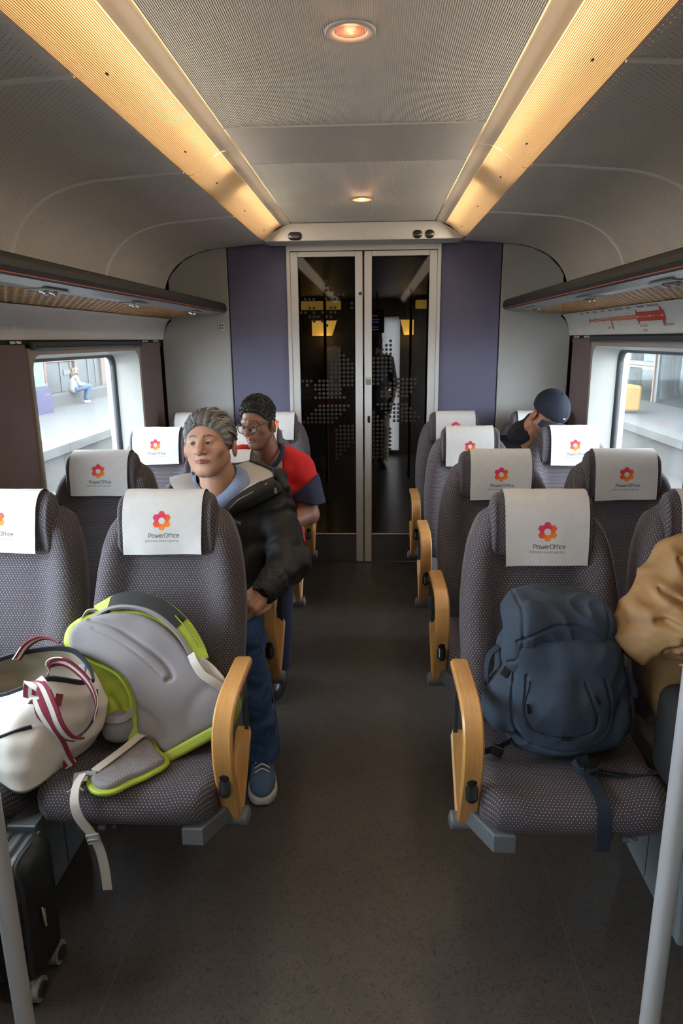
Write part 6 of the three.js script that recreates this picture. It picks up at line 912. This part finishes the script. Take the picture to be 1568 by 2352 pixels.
{ // ---- man in the red T-shirt
  const g = thing('person', 'dark-haired person with round glasses in a red and navy T-shirt, third row on the left', 'person');
  const skin = [0.245, 0.105, 0.058], H = poseOf([-0.477, 1.262, -3.225], -25, 5, 6, 0.94);
  const o = { wide: 0.94, noseW: 1.18, nose: 1.0, lip: 1.2, gape: 0.0012, skin, blush: [0.22, 0.080, 0.048], lips: [0.24, 0.095, 0.075], brow: [0.012, 0.009, 0.008], open: 0.0030, lid: -0.0012, gaze: [-0.1, -0.35, 1], stubble: [0.07, 0.034, 0.022], neck: 1.0 };
  const neck = net([-0.58, 0.98, -3.44], [-0.30, 1.22, -3.14], 0.007, (p) => sdCap(p, [-0.463, 1.18, -3.255], [-0.440, 1.04, -3.31], 0.060, 0.076), () => skin);
  const arm = net([-0.48, 0.70, -3.48], [-0.16, 1.02, -2.98], 0.007, (p) => smin(sdCap(p, [-0.285, 0.98, -3.36], [-0.250, 0.805, -3.285], 0.054, 0.050), sdCap(p, [-0.250, 0.805, -3.285], [-0.40, 0.790, -3.06], 0.048, 0.032), 0.02), () => skin);
  const hand = handGeo([25, 40, 30], 0.4, 1, [-0.40, 0.790, -3.06], [-0.8, -0.1, 0.55], [0, 0.9, 0.3], skin, 1.05, 0.004);
  const rest = net([-0.75, 0.44, -3.75], [-0.2, 1.0, -3.0], 0.02, (p) => smin(sdEll(p, [-0.45, 0.76, -3.38], [0.13, 0.26, 0.10]), smin(chain(p, [[-0.60, 1.0, -3.3, 0.045], [-0.70, 0.82, -3.2, 0.04], [-0.56, 0.75, -3.05, 0.03]]), chain(p, [[-0.5, 0.55, -3.45, 0.08], [-0.46, 0.56, -3.05, 0.06], [-0.46, 0.05, -3.05, 0.04]]), 0.03), 0.03), () => skin);
  part('body', merge([head(o, 0.0023).applyMatrix4(H), neck, arm, hand, rest]), M.skin, g, 'face and bare forearms');
  { // short tight curls
    const hl = (x, z) => table([[-0.12, -0.060], [-0.06, -0.055], [-0.03, -0.030], [-0.012, 0.010], [0.006, 0.012], [0.022, 0.018], [0.040, 0.044], [0.060, 0.066], [0.078, 0.076], [0.10, 0.080]], z);
    const f = (p) => smax(sdEll(p, [0, 0.046, -0.014], [0.0795, 0.096, 0.1025]) - 0.005 * smooth(0.05, 0.12, p[1]) + 0.006 * noise(p[0] * 70, p[1] * 70, p[2] * 70) + 0.006 * noise(p[0] * 30, p[1] * 30, p[2] * 30), (hl(Math.abs(p[0]), p[2]) - p[1]) * 0.85 + 0.004 * noise(p[0] * 80, p[1] * 80, p[2] * 80), 0.006);
    const cap = net([-0.11, -0.08, -0.14], [0.11, 0.18, 0.12], 0.0034, f, (p) => { const v = 0.008 + 0.006 * noise(p[0] * 90, p[1] * 90, p[2] * 90); return [v * 1.15, v, v * 0.95]; }), rr = rng(31), list = [];
    for (let i = 0; i < 420; i++) { const a = rr() * 6.28, e = rr() * 1.5, d = V(Math.cos(a) * Math.cos(e), Math.sin(e), Math.sin(a) * Math.cos(e)), q = V(d.x * 0.081, 0.046 + d.y * 0.101, -0.014 + d.z * 0.1045); if (q.y < hl(Math.abs(q.x), q.z) + 0.006) continue; const t = V(rr() - 0.5, rr() - 0.5, rr() - 0.5).cross(d).normalize(), b = d.clone().cross(t), pts = []; for (let k = 0; k <= 8; k++) { const th = k * 0.9, r = 0.0045; pts.push(q.clone().addScaledVector(t, r * Math.cos(th)).addScaledVector(b, r * Math.sin(th)).addScaledVector(d, k * 0.0010 - 0.001)); } list.push(pts); }
    part('hair', merge([cap, ...strands(list, () => [0.010, 0.0085, 0.008], 0.0016, 16)]).applyMatrix4(H), M.hair, g, 'short black curly hair');
  }
  const gl = []; for (const s of [-1, 1]) { gl.push(new THREE.TorusGeometry(0.0235, 0.0022, 8, 36).rotateY(s * 0.12).translate(s * 0.0335, -0.001, 0.1000)); gl.push(tube([[s * 0.056, 0.006, 0.097], [s * 0.073, 0.009, 0.075], [s * 0.080, 0.010, 0.02], [s * 0.080, 0.004, -0.012]], 0.0026, 30, 8)); } gl.push(tube([[-0.0105, 0.004, 0.102], [0, 0.009, 0.106], [0.0105, 0.004, 0.102]], 0.0022, 12, 8));
  const gm = part('glasses', merge(gl).applyMatrix4(H), std(lin(0.018, 0.020, 0.026), 0.3), g, 'round dark-rimmed glasses'); for (const s of [-1, 1]) part('lens', new THREE.CircleGeometry(0.0232, 32).rotateY(s * 0.12).translate(s * 0.0335, -0.001, 0.1002).applyMatrix4(H), phys(lin(0.93, 0.92, 0.96), 0.02, { transmission: 1, thickness: 0, ior: 1.5 }), gm, 'clear lens');
  M.red = cloth(lin(0.62, 0.010, 0.008), 8, 0.05, 0.03); M.navyKnit = cloth(lin(0.020, 0.022, 0.060), 9, 0.07, 0.03);
  const neckHole = (p) => sdCap(p, [-0.475, 1.26, -3.22], [-0.450, 1.065, -3.272], 0.094, 0.074);
  part('t_shirt', net([-0.80, 0.50, -3.64], [-0.15, 1.18, -3.06], 0.009, (p) => { let d = sdEll(p, [-0.455, 0.88, -3.385], [0.190, 0.26, 0.140]); d = smin(d, sdEll(p, [-0.46, 0.66, -3.38], [0.175, 0.2, 0.15]), 0.05); d = smin(d, sdCap(p, [-0.64, 1.055, -3.31], [-0.305, 1.025, -3.375], 0.072, 0.070), 0.05); d = smin(d, sdCap(p, [-0.57, 1.105, -3.30], [-0.36, 1.09, -3.34], 0.050), 0.05); d = smin(d, sdCap(p, [-0.305, 1.02, -3.375], [-0.278, 0.955, -3.352], 0.076, 0.072), 0.02); d += 0.006 * noise(p[0] * 12, p[1] * 12, p[2] * 12) + folds(p, [-0.40, 1.0, -3.2], [-0.28, 0.6, -3.2], 38, 0.007, 4); return smax(d, -neckHole(p), 0.006); }), M.red, g, 'red T-shirt body');
  part('sleeve', net([-0.40, 0.78, -3.50], [-0.12, 1.08, -3.14], 0.008, (p) => smax(smax(sdCap(p, [-0.290, 0.99, -3.362], [-0.240, 0.83, -3.300], 0.084, 0.080), (p[1] - 0.965) * 0.80 - (p[0] + 0.255) * 0.62, 0.006), 0.868 - p[1] - 0.10 * (p[0] + 0.25), 0.004) + 0.003 * noise(p[0] * 16, p[1] * 16, p[2] * 16)), M.navyKnit, g, 'navy sleeve');
  part('sleeve', net([-0.86, 0.78, -3.44], [-0.56, 1.10, -3.12], 0.01, (p) => smax(sdCap(p, [-0.64, 1.02, -3.30], [-0.72, 0.86, -3.22], 0.078, 0.070), 0.86 - p[1], 0.004)), M.navyKnit, g, 'navy sleeve');
  part('collar', (() => { const n = V(-0.15, 0.82, 0.55).normalize(), t = V(1, 0.18, 0).normalize(), u = n.clone().cross(t).normalize(), c = V(-0.452, 1.112, -3.268), pts = []; for (let k = 0; k < 28; k++) { const a = k / 28 * 6.283; pts.push(c.clone().addScaledVector(t, 0.081 * Math.cos(a)).addScaledVector(u, 0.085 * Math.sin(a)).addScaledVector(n, 0.012 * Math.cos(2 * a))); } const cv = new THREE.CatmullRomCurve3(pts, true), rows = []; for (let i = 0; i <= 60; i++) { const p = cv.getPoint(i / 60), o2 = p.clone().sub(c).normalize(); rows.push([p.clone().addScaledVector(o2, -0.004).addScaledVector(n, 0.008), p.clone().addScaledVector(o2, 0.008).addScaledVector(n, 0.006), p.clone().addScaledVector(o2, 0.017).addScaledVector(n, -0.006), p.clone().addScaledVector(o2, 0.010).addScaledVector(n, -0.014), p.clone().addScaledVector(n, -0.01)]); } return loft(rows, { wrap: true }); })(), M.navyKnit, g, 'navy ribbed collar');
  part('trousers', net([-0.72, 0.04, -3.70], [-0.24, 0.70, -2.94], 0.013, (p) => smax(smin(smin(sdCap(p, [-0.40, 0.555, -3.48], [-0.38, 0.575, -3.07], 0.095, 0.078), sdCap(p, [-0.38, 0.575, -3.07], [-0.40, 0.08, -3.08], 0.075, 0.06), 0.04), smin(sdCap(p, [-0.54, 0.555, -3.48], [-0.57, 0.575, -3.07], 0.095, 0.078), sdCap(p, [-0.57, 0.575, -3.07], [-0.56, 0.08, -3.08], 0.075, 0.06), 0.04), 0.02), 0.07 - p[1], 0.005)), M.navyKnit, g, 'dark trousers');
  for (const x of [-0.40, -0.56]) part('shoe', net([x - 0.07, -0.005, -3.16], [x + 0.07, 0.12, -2.84], 0.008, (p) => smax(sdEll(p, [x, 0.03, -3.00], [0.05, 0.065, 0.14]), -p[1], 0.004)), M.black, g);
}
{ // ---- man in the navy cap, head bowed towards the window
  const g = thing('person', 'person in a navy baseball cap and dark hoodie with bowed head, far right row', 'person');
  const skin = [0.32, 0.13, 0.075], H = poseOf([1.128, 1.185, -4.215], 26, 38, -10, 1.12);
  const o = { wide: 0.98, skin, blush: [0.34, 0.12, 0.07], lips: [0.26, 0.10, 0.08], brow: [0.03, 0.02, 0.015], open: 0.002, stubble: [0.13, 0.065, 0.04] };
  part('body', merge([head(o, 0.0042).applyMatrix4(H), net([0.90, 0.9, -4.45], [1.2, 1.2, -4.15], 0.01, (p) => sdCap(p, [1.085, 1.12, -4.285], [1.045, 0.99, -4.36], 0.056, 0.065), () => skin), net([0.8, 0.44, -4.6], [1.5, 1.0, -3.9], 0.025, (p) => smin(sdEll(p, [1.08, 0.76, -4.42], [0.14, 0.26, 0.10]), chain(p, [[1.1, 0.55, -4.45, 0.09], [1.12, 0.56, -4.02, 0.07], [1.12, 0.05, -4.02, 0.045]]), 0.03), () => skin), handGeo([30, 40, 30], 0.4, 1, [1.14, 0.74, -4.10], [0.3, -0.2, 0.9], [0, 1, 0], skin, 1, 0.006)]), M.skin, g, 'side of the face, ear and neck');
  M.capNavy = cloth(lin(0.0055, 0.009, 0.024), 12, 0.07, 0.03); M.hoodie = cloth(lin(0.006, 0.007, 0.013), 13, 0.08, 0.04);
  const crown = (p) => { const a = Math.atan2(p[0], p[2] + 0.014), seam = Math.min(...[0, 1, 2, 3, 4, 5].map((k) => Math.abs(Math.sin((a - k * Math.PI / 3) / 2)))); return smax(sdEll(p, [0, 0.046, -0.014], [0.090, 0.100, 0.110]) + 0.0016 * Math.exp(-((seam / 0.02) ** 2)) + 0.003 * noise(p[0] * 14, p[1] * 14, p[2] * 14), 0.018 + 0.18 * p[2] - p[1], 0.004); };
  const cp = part('cap', net([-0.11, -0.03, -0.14], [0.11, 0.17, 0.12], 0.0042, crown).applyMatrix4(H), M.capNavy, g, 'navy baseball cap');
  part('cap_brim', loft(Array.from({ length: 9 }, (_, i) => { const t = i / 8; return Array.from({ length: 17 }, (_, j) => { const a = R(-62 + 124 * j / 16), r = 0.100 + 0.070 * t * Math.cos(a * 1.1); return V(Math.sin(a) * r * 0.92, 0.034 - 0.030 * t - 0.030 * (Math.sin(a) ** 2), Math.cos(a) * r * 1.04 - 0.006); }); })).applyMatrix4(H), M.capNavy, cp, 'curved cap brim');
  part('cap_button', ball(0.008, 0, 0.147, -0.014, 1, 0.5, 1, 10).applyMatrix4(H), M.capNavy, cp);
  for (const [dx, c] of [[-0.0045, [0.75, 0.75, 0.75]], [0.0045, [0.55, 0.02, 0.03]]]) part('cap_flag', bx(0.009, 0.008, 0.002, dx, 0.070, 0.097, 0).applyMatrix4(H), std(lin(...c), 0.7), cp, 'small white and red flag patch');
  part('hoodie', net([0.80, 0.46, -4.62], [1.46, 1.16, -4.10], 0.011, (p) => { let d = sdEll(p, [1.08, 0.80, -4.43], [0.22, 0.28, 0.15]); d = smin(d, sdCap(p, [0.90, 0.965, -4.42], [1.26, 0.965, -4.40], 0.080), 0.06); d = smin(d, sdCap(p, [0.89, 0.95, -4.40], [0.86, 0.76, -4.26], 0.075, 0.065), 0.03); d = smin(d, sdCap(p, [1.27, 0.95, -4.38], [1.32, 0.78, -4.24], 0.075, 0.065), 0.03); return d + 0.008 * noise(p[0] * 11, p[1] * 11, p[2] * 11); }), M.hoodie, g, 'dark navy hoodie');
  part('hood', net([0.86, 0.94, -4.56], [1.26, 1.24, -4.18], 0.009, (p) => smax(smin(sdEll(p, [1.045, 1.060, -4.375], [0.118, 0.082, 0.105]), sdCap(p, [0.975, 1.05, -4.35], [1.048, 1.165, -4.315], 0.048, 0.030), 0.04) + 0.010 * noise(p[0] * 14, p[1] * 14, p[2] * 14), -sdEll(p, [1.122, 1.125, -4.235], [0.088, 0.115, 0.105]), 0.014)), M.hoodie, g, 'pushed-back hood');
  part('trousers', net([0.92, 0.04, -4.58], [1.36, 0.68, -3.92], 0.014, (p) => smax(smin(smin(sdCap(p, [1.03, 0.555, -4.44], [1.04, 0.57, -4.04], 0.09, 0.075), sdCap(p, [1.04, 0.57, -4.04], [1.05, 0.08, -4.05], 0.072, 0.06), 0.04), smin(sdCap(p, [1.20, 0.555, -4.44], [1.23, 0.57, -4.04], 0.09, 0.075), sdCap(p, [1.23, 0.57, -4.04], [1.22, 0.08, -4.05], 0.072, 0.06), 0.04), 0.02), 0.03 - p[1], 0.004)), M.hoodie, g);
}
{ // ---- person in the tan jacket at the right edge, face outside the picture
  const g = thing('person', 'person in a tan cotton jacket with bent arm, cut off by the right picture edge', 'person');
  const skin = [0.45, 0.25, 0.17], H = poseOf([1.16, 1.26, -1.93], 8, 12, 0, 1.05);
  M.tan = phys(0xffffff, 0.62, { sheen: 0.3, map: dataTex(256, (u, v, x, y) => { const k = 1 + 0.05 * tiled(u, v, 8, 3) + 0.05 * tiled(u, v, 60, 6) + 0.03 * Math.sin(x * 1.57) * Math.sin(y * 1.57); return [154 * k, 120 * k, 80 * k]; }, { repeat: [1 / 0.12, 1 / 0.12] }) });
  const sh = [0.985, 1.005, -1.955], el = [0.848, 0.845, -1.845], wr = [1.015, 0.905, -1.66];
  part('body', merge([head({ skin, blush: [0.46, 0.2, 0.14], lips: [0.34, 0.14, 0.11], brow: [0.05, 0.035, 0.03] }, 0.006).applyMatrix4(H), net([0.9, 0.44, -2.1], [1.4, 1.16, -1.3], 0.02, (p) => smin(smin(sdEll(p, [1.16, 0.78, -1.97], [0.14, 0.27, 0.10]), sdCap(p, [1.16, 1.14, -1.95], [1.16, 1.0, -1.97], 0.055), 0.03), chain(p, [[1.16, 0.55, -1.95, 0.09], [1.13, 0.57, -1.45, 0.06], [1.13, 0.05, -1.42, 0.04]]), 0.03), () => skin), handGeo([30, 45, 35], 0.5, 1, [1.03, 0.91, -1.64], [0.75, 0.5, 0.25], [-0.2, 0.2, 0.9], skin, 1.05, 0.005)]), M.skin, g);
  part('hair', net([-0.11, -0.10, -0.14], [0.11, 0.16, 0.11], 0.008, (p) => smax(sdEll(p, [0, 0.04, -0.016], [0.088, 0.098, 0.106]), table([[-0.12, -0.08], [0.0, -0.02], [0.04, 0.03], [0.1, 0.075]], p[2]) - p[1], 0.01), () => [0.03, 0.02, 0.015]).applyMatrix4(H), M.hair, g, 'dark hair');
  const creaseOf = [];
  const coat = (p) => {
    let d = smin(sdEll(p, [1.15, 0.84, -1.955], [0.205, 0.25, 0.140]), sdEll(p, [1.12, 0.63, -1.90], [0.225, 0.20, 0.165]), 0.07); d = smin(d, sdCap(p, [1.33, 1.0, -1.97], sh, 0.075, 0.078), 0.05);
    d += 0.008 * noise(p[0] * 10, p[1] * 10, p[2] * 10) + folds(p, [0.95, 0.95, -1.8], [1.05, 0.5, -1.8], 34, 0.006, 9);
    let arm = smin(sdCap(p, sh, el, 0.088, 0.088), sdCap(p, el, wr, 0.084, 0.060), 0.04);
    { const creases = [[[0.99, 0.93], [0.93, 0.94], [0.87, 0.965]], [[1.0, 0.90], [0.94, 0.89], [0.88, 0.905], [0.84, 0.90]], [[0.97, 0.87], [0.90, 0.85], [0.86, 0.82]], [[1.0, 0.96], [0.95, 1.0], [0.93, 1.04]], [[0.93, 0.80], [0.90, 0.83], [0.89, 0.87]]]; for (const [i, c] of creases.entries()) { const q = creaseOf[i] ?? (creaseOf[i] = sdLine(curve2(c, 20))), dd = q(p[0], p[1]); arm += (p[2] > -1.93 ? 1 : 0) * (0.0065 * groove(dd, 0.006) - 0.005 * groove(dd - 0.016, 0.010)); } }
    arm += folds(p, sh, el, 50, 0.010, 1) + folds(p, el, wr, 44, 0.010, 6) + 0.006 * noise(p[0] * 17, p[1] * 17, p[2] * 17) + 0.010 * Math.exp(-((sdLine([[0.86, 0.90], [0.93, 0.875], [1.0, 0.885]])(p[0], p[1]) / 0.008) ** 2)) * (p[2] > -1.9 ? 1 : 0);
    return smin(d, arm, 0.022);
  };
  part('jacket', net([0.72, 0.46, -2.12], [1.42, 1.12, -1.56], 0.0070, coat), M.tan, g, 'tan cotton jacket with creased sleeve');
  part('cuff_seam', tube([[0.885, 0.800, -1.70], [0.93, 0.825, -1.652], [0.975, 0.86, -1.612]], 0.003, 20, 6), std(lin(0.30, 0.21, 0.12), 0.7), g);
  part('trousers', net([0.95, 0.04, -2.0], [1.36, 0.68, -1.36], 0.014, (p) => smax(smin(smin(sdCap(p, [1.08, 0.56, -1.95], [1.06, 0.575, -1.48], 0.085, 0.075), sdCap(p, [1.06, 0.575, -1.48], [1.07, 0.06, -1.44], 0.072, 0.055), 0.04), smin(sdCap(p, [1.24, 0.56, -1.95], [1.25, 0.575, -1.48], 0.085, 0.075), sdCap(p, [1.25, 0.575, -1.48], [1.24, 0.06, -1.44], 0.072, 0.055), 0.04), 0.02), 0.02 - p[1], 0.004)), std(lin(0.02, 0.02, 0.022), 0.8), g);
}
// ---- figures farther off: simple but whole
function figure(name, label, at, turn, J, look, k = 1) {
  const g = thing(name, label, 'person', at, turn), S = look.skin, c = (q) => q;
  const H = poseOf(J.head, J.yaw ?? 0, J.pitch ?? 0, 0, 1.0);
  const limbs = (p) => { let d = 1e9; for (const ch of J.bare) d = smin(d, chain(p, ch), 0.02); return d; };
  part('body', merge([head({ skin: S, blush: S, lips: S.map((q) => q * 0.7), brow: look.hair, open: 0.003 }, 0.009).applyMatrix4(H), net(J.lo, J.hi, 0.016, limbs, () => S), ...J.hands.map(([a, y, z]) => handGeo([25, 35, 25], 0.4, 1, a, y, z, S, 1, 0.009))]), M.skin, g);
  part('top', net(J.lo, J.hi, 0.016, (p) => { let d = 1e9; for (const ch of J.top) d = smin(d, chain(p, ch), 0.05); return d + 0.008 * noise(p[0] * 12, p[1] * 12, p[2] * 12); }), std(lin(...look.top), 0.85), g, look.topLabel);
  part('trousers', net(J.lo, J.hi, 0.016, (p) => { let d = 1e9; for (const ch of J.legs) d = Math.min(d, chain(p, ch)); return d + 0.006 * noise(p[0] * 12, p[1] * 12, p[2] * 12); }), std(lin(...look.legs), 0.85), g, look.legLabel);
  for (const [x, y, z, t] of J.feet) part('shoe', net([-0.08, -0.01, -0.12], [0.08, 0.14, 0.20], 0.012, (p) => smax(sdEll(p, [0, 0.03, 0.05], [0.05, 0.075, 0.13]), -p[1], 0.005)).applyMatrix4(new THREE.Matrix4().makeRotationY(t).setPosition(x, y, z)), std(lin(...look.shoes), 0.6), g, look.shoeLabel);
  return { g, H };
}
{ // woman sitting on the ledge outside, facing right (towards -z)
  const { g, H } = figure('person', 'fair-haired woman with white headphones, white top and blue jeans sitting on the ledge outside', [-10.12, -0.4, -23.3], R(-38), {
    head: [-0.02, 1.06, -0.06], yaw: 165, pitch: 22, lo: [-0.45, -0.02, -0.85], hi: [0.45, 1.05, 0.40],
    bare: [[[0, 0.95, 0.0, 0.05], [0, 0.5, 0.05, 0.10]], [[0.15, 0.8, 0.0, 0.04], [0.17, 0.62, -0.12, 0.035], [0.05, 0.66, -0.36, 0.03]], [[-0.1, 0.45, -0.5, 0.05], [-0.08, 0.1, -0.35, 0.04]], [[0.1, 0.45, -0.48, 0.05], [0.1, 0.1, -0.33, 0.04]]],
    top: [[[0, 0.88, 0.02, 0.10], [0, 0.70, 0.06, 0.15], [0, 0.50, 0.08, 0.17]], [[-0.13, 0.84, 0.0, 0.07], [0.13, 0.84, 0.0, 0.07], [0.18, 0.64, -0.06, 0.06], [0.10, 0.64, -0.26, 0.05]], [[-0.13, 0.84, 0.0, 0.07], [-0.18, 0.64, -0.06, 0.06], [-0.06, 0.64, -0.26, 0.05]]],
    legs: [[[0.08, 0.50, 0.05, 0.12], [0.10, 0.56, -0.45, 0.085], [0.10, 0.16, -0.32, 0.06]], [[-0.08, 0.50, 0.05, 0.12], [-0.10, 0.56, -0.48, 0.085], [-0.08, 0.16, -0.36, 0.06]]], feet: [[0.10, 0, -0.28, Math.PI], [-0.08, 0, -0.34, Math.PI]], hands: [[[0.05, 0.66, -0.34], [-0.2, 0.1, -0.9], [0, 1, 0]], [[-0.02, 0.67, -0.32], [0.2, 0.1, -0.9], [0, 1, 0]]],
  }, { skin: [0.14, 0.09, 0.065], hair: [0.12, 0.085, 0.045], top: [0.19, 0.19, 0.185], topLabel: 'white sweater', legs: [0.038, 0.068, 0.125], legLabel: 'light blue jeans', shoes: [0.2, 0.2, 0.2], shoeLabel: 'white trainer' });
  part('hair', net([-0.2, -0.30, -0.24], [0.2, 0.2, 0.16], 0.012, (p) => smax(smin(sdEll(p, [0, 0.035, -0.03], [0.105, 0.11, 0.12]), sdEll(p, [0, -0.10, -0.06], [0.13, 0.17, 0.10]), 0.05) + 0.025 * noise(p[0] * 16, p[1] * 10, p[2] * 16), -sdEll(p, [0, -0.05, 0.10], [0.07, 0.12, 0.09]), 0.02), (p) => [0.14, 0.10, 0.055].map((q) => q * (0.8 + 0.5 * noise(p[0] * 30, p[1] * 9, p[2] * 30)))).applyMatrix4(H), M.hair, g, 'long wavy fair hair');
  part('headphones', merge([new THREE.TorusGeometry(0.118, 0.012, 8, 24, Math.PI).translate(0, 0.02, -0.01), ...[-1, 1].map((s) => turnGeo(cyl(0.038, 0.038, 0.03, 0, 0, 0, 16), 0, 0, R(90)).translate(s * 0.112, -0.005, -0.005))]).applyMatrix4(H), std(lin(0.22, 0.22, 0.22), 0.5), g, 'white headphones');
  part('phone', bx(0.07, 0.012, 0.14, 0.02, 0.70, -0.42, 0.004), M.black, g);
}
{ // traveller standing in the vestibule, dim behind the glass
  const { g, H } = figure('person', 'dim standing traveller in pale trousers behind the right glass door leaf', [0.10, 0, -8.95], 0, {
    head: [0, 1.58, 0], yaw: 160, lo: [-0.4, -0.02, -0.3], hi: [0.4, 1.6, 0.3], bare: [[[0, 1.5, 0, 0.055], [0, 1.2, 0, 0.1]], [[0.2, 1.3, 0, 0.045], [0.24, 1.05, 0, 0.04], [0.2, 0.85, 0.08, 0.03]], [[-0.2, 1.3, 0, 0.045], [-0.24, 1.05, 0, 0.04], [-0.2, 0.85, 0.08, 0.03]], [[0.08, 0.8, 0, 0.06], [0.09, 0.1, 0, 0.04]], [[-0.08, 0.8, 0, 0.06], [-0.09, 0.1, 0, 0.04]]],
    top: [[[0, 1.38, 0, 0.12], [0, 1.1, 0, 0.16], [0, 0.92, 0, 0.16]], [[-0.16, 1.38, 0, 0.07], [0.16, 1.38, 0, 0.07], [0.23, 1.08, 0, 0.06]], [[-0.16, 1.38, 0, 0.07], [-0.23, 1.08, 0, 0.06]]], legs: [[[0.08, 0.92, 0, 0.12], [0.09, 0.5, 0, 0.09], [0.09, 0.1, 0, 0.075]], [[-0.08, 0.92, 0, 0.12], [-0.09, 0.5, 0, 0.09], [-0.09, 0.1, 0, 0.075]]], feet: [[0.09, 0, 0.02, 0.2], [-0.09, 0, 0.02, -0.2]], hands: [[[0.2, 0.85, 0.08], [0, -1, 0.1], [1, 0, 0]], [[-0.2, 0.85, 0.08], [0, -1, 0.1], [-1, 0, 0]]],
  }, { skin: [0.35, 0.2, 0.14], hair: [0.02, 0.015, 0.01], top: [0.10, 0.09, 0.11], topLabel: 'dark top', legs: [0.30, 0.24, 0.17], legLabel: 'beige trousers', shoes: [0.2, 0.2, 0.2], shoeLabel: 'grey shoe' });
  part('hair', net([-0.12, -0.1, -0.14], [0.12, 0.17, 0.12], 0.012, (p) => smax(sdEll(p, [0, 0.04, -0.02], [0.09, 0.1, 0.105]), table([[-0.12, -0.08], [0.0, -0.02], [0.04, 0.03], [0.1, 0.075]], p[2]) - p[1], 0.01), () => [0.02, 0.015, 0.01]).applyMatrix4(H), M.hair, g, 'short dark hair');
}
// ------------------------------------------------------------------ printed route map on the right-hand panel
{
  const Z0 = -4.64, Z1 = -3.18, Y0 = 1.664, Y1 = 1.804, W = 2048, Hh = 256;
  const tex = canvasTex(W, Hh, (c) => {
    const X = (z) => (z - Z0) / (Z1 - Z0) * W, Yp = (y) => (Y1 - y) / (Y1 - Y0) * Hh;
    c.clearRect(0, 0, W, Hh); c.fillStyle = 'rgba(214,212,206,0.02)'; c.fillRect(0, 0, W, Hh);
    const st = [-4.43, -4.309, -4.176, -4.049, -3.917, -3.785, -3.64, -3.487, -3.339], y = Yp(1.744);
    const band = (a, b, h, col) => { c.fillStyle = col; c.fillRect(X(a), y - h, X(b) - X(a), h * 2); };
    band(-4.43, -4.049, 11, '#b5482c'); band(-4.049, -3.64, 19, '#d98a66'); band(-4.049, -3.64, 13, '#c05a36'); band(-3.64, -3.339, 40, '#b93a1e');
    const flare = (z, h, w, col) => { c.fillStyle = col; c.beginPath(); c.moveTo(X(z) - w, y - h * 0.5); c.quadraticCurveTo(X(z) - w * 0.2, y - h * 0.6, X(z) - w * 0.35, y - h); c.lineTo(X(z) + w * 0.35, y - h); c.quadraticCurveTo(X(z) + w * 0.2, y - h * 0.6, X(z) + w, y - h * 0.5); c.lineTo(X(z) + w, y + h * 0.5); c.quadraticCurveTo(X(z) + w * 0.2, y + h * 0.6, X(z) + w * 0.35, y + h); c.lineTo(X(z) - w * 0.35, y + h); c.quadraticCurveTo(X(z) - w * 0.2, y + h * 0.6, X(z) - w, y + h * 0.5); c.fill(); };
    for (const z of st.slice(0, 6)) flare(z, 26, 18, '#b94e30'); flare(-3.64, 62, 30, '#b93a1e'); flare(-3.339, 70, 34, '#b93a1e');
    c.fillStyle = '#c05a36'; c.beginPath(); c.moveTo(X(-4.056), y); c.lineTo(X(-4.042), y); c.lineTo(X(-4.034), Yp(1.70)); c.lineTo(X(-4.05), Yp(1.70)); c.fill(); c.beginPath(); c.moveTo(X(-4.038), Yp(1.686)); c.lineTo(X(-4.055), Yp(1.702)); c.lineTo(X(-4.022), Yp(1.702)); c.fill();
    c.strokeStyle = '#f2dcc8'; c.lineWidth = 3; c.beginPath(); c.moveTo(X(st[0]), y); c.lineTo(X(st[8]), y); c.stroke();
    c.fillStyle = '#f6e9da'; st.forEach((z, i) => { c.beginPath(); c.arc(X(z), y, i < 6 ? 6 : 9, 0, 7); c.fill(); });
    c.fillStyle = '#4c4a47'; c.textAlign = 'center'; c.font = 'bold 32px sans-serif';
    ['Drammen', 'Asker', 'Sandvika', 'Lysaker', 'Sk\u00f8yen', 'Nationaltheatret', 'Oslo S', 'Lillestr\u00f8m', 'Oslo lufthavn'].forEach((t, i) => { const w = [100, 74, 100, 92, 88, 190, 90, 130, 200][i]; c.fillText(t, X([-4.513, -4.384, -4.247, -4.109, -3.982, -3.851, -3.702, -3.544, -3.393][i]), Yp(1.785), w); });
    c.fillStyle = '#6d6a66'; c.fillText('Stabekk', X(-4.10), Yp(1.692), 66); c.fillText('Oslo Central', X(-3.589), Yp(1.695), 130); c.fillText('Station', X(-3.571), Yp(1.673), 80); c.fillText('Oslo Airport', X(-3.291), Yp(1.696), 170);
  });
  const prof = [[1.372, 1.792], [1.388, 1.775], [1.402, 1.745], [1.414, 1.71], [1.424, 1.668]], cv = new THREE.CatmullRomCurve3([[1.355, 1.804], ...prof, [1.4255, 1.664]].map(([x, y]) => V(x, y, 0)), false, 'centripetal').getPoints(24);
  const rows = cv.map((p) => [Z0, Z1].map((z) => V(p.x - 0.0028, p.y - 0.001, z))), g = loft(rows), uv = g.attributes.uv, ps = g.attributes.position;
  for (let i = 0; i < uv.count; i++) uv.setXY(i, (ps.getZ(i) - Z0) / (Z1 - Z0), clamp((ps.getY(i) - Y0) / (Y1 - Y0)));
  single('route_map', g, std(0xffffff, 0.55, { map: tex, transparent: true }), 'red printed route map with station names on the white panel over the right window', 'route map');
}
renderer.render(scene, camera);
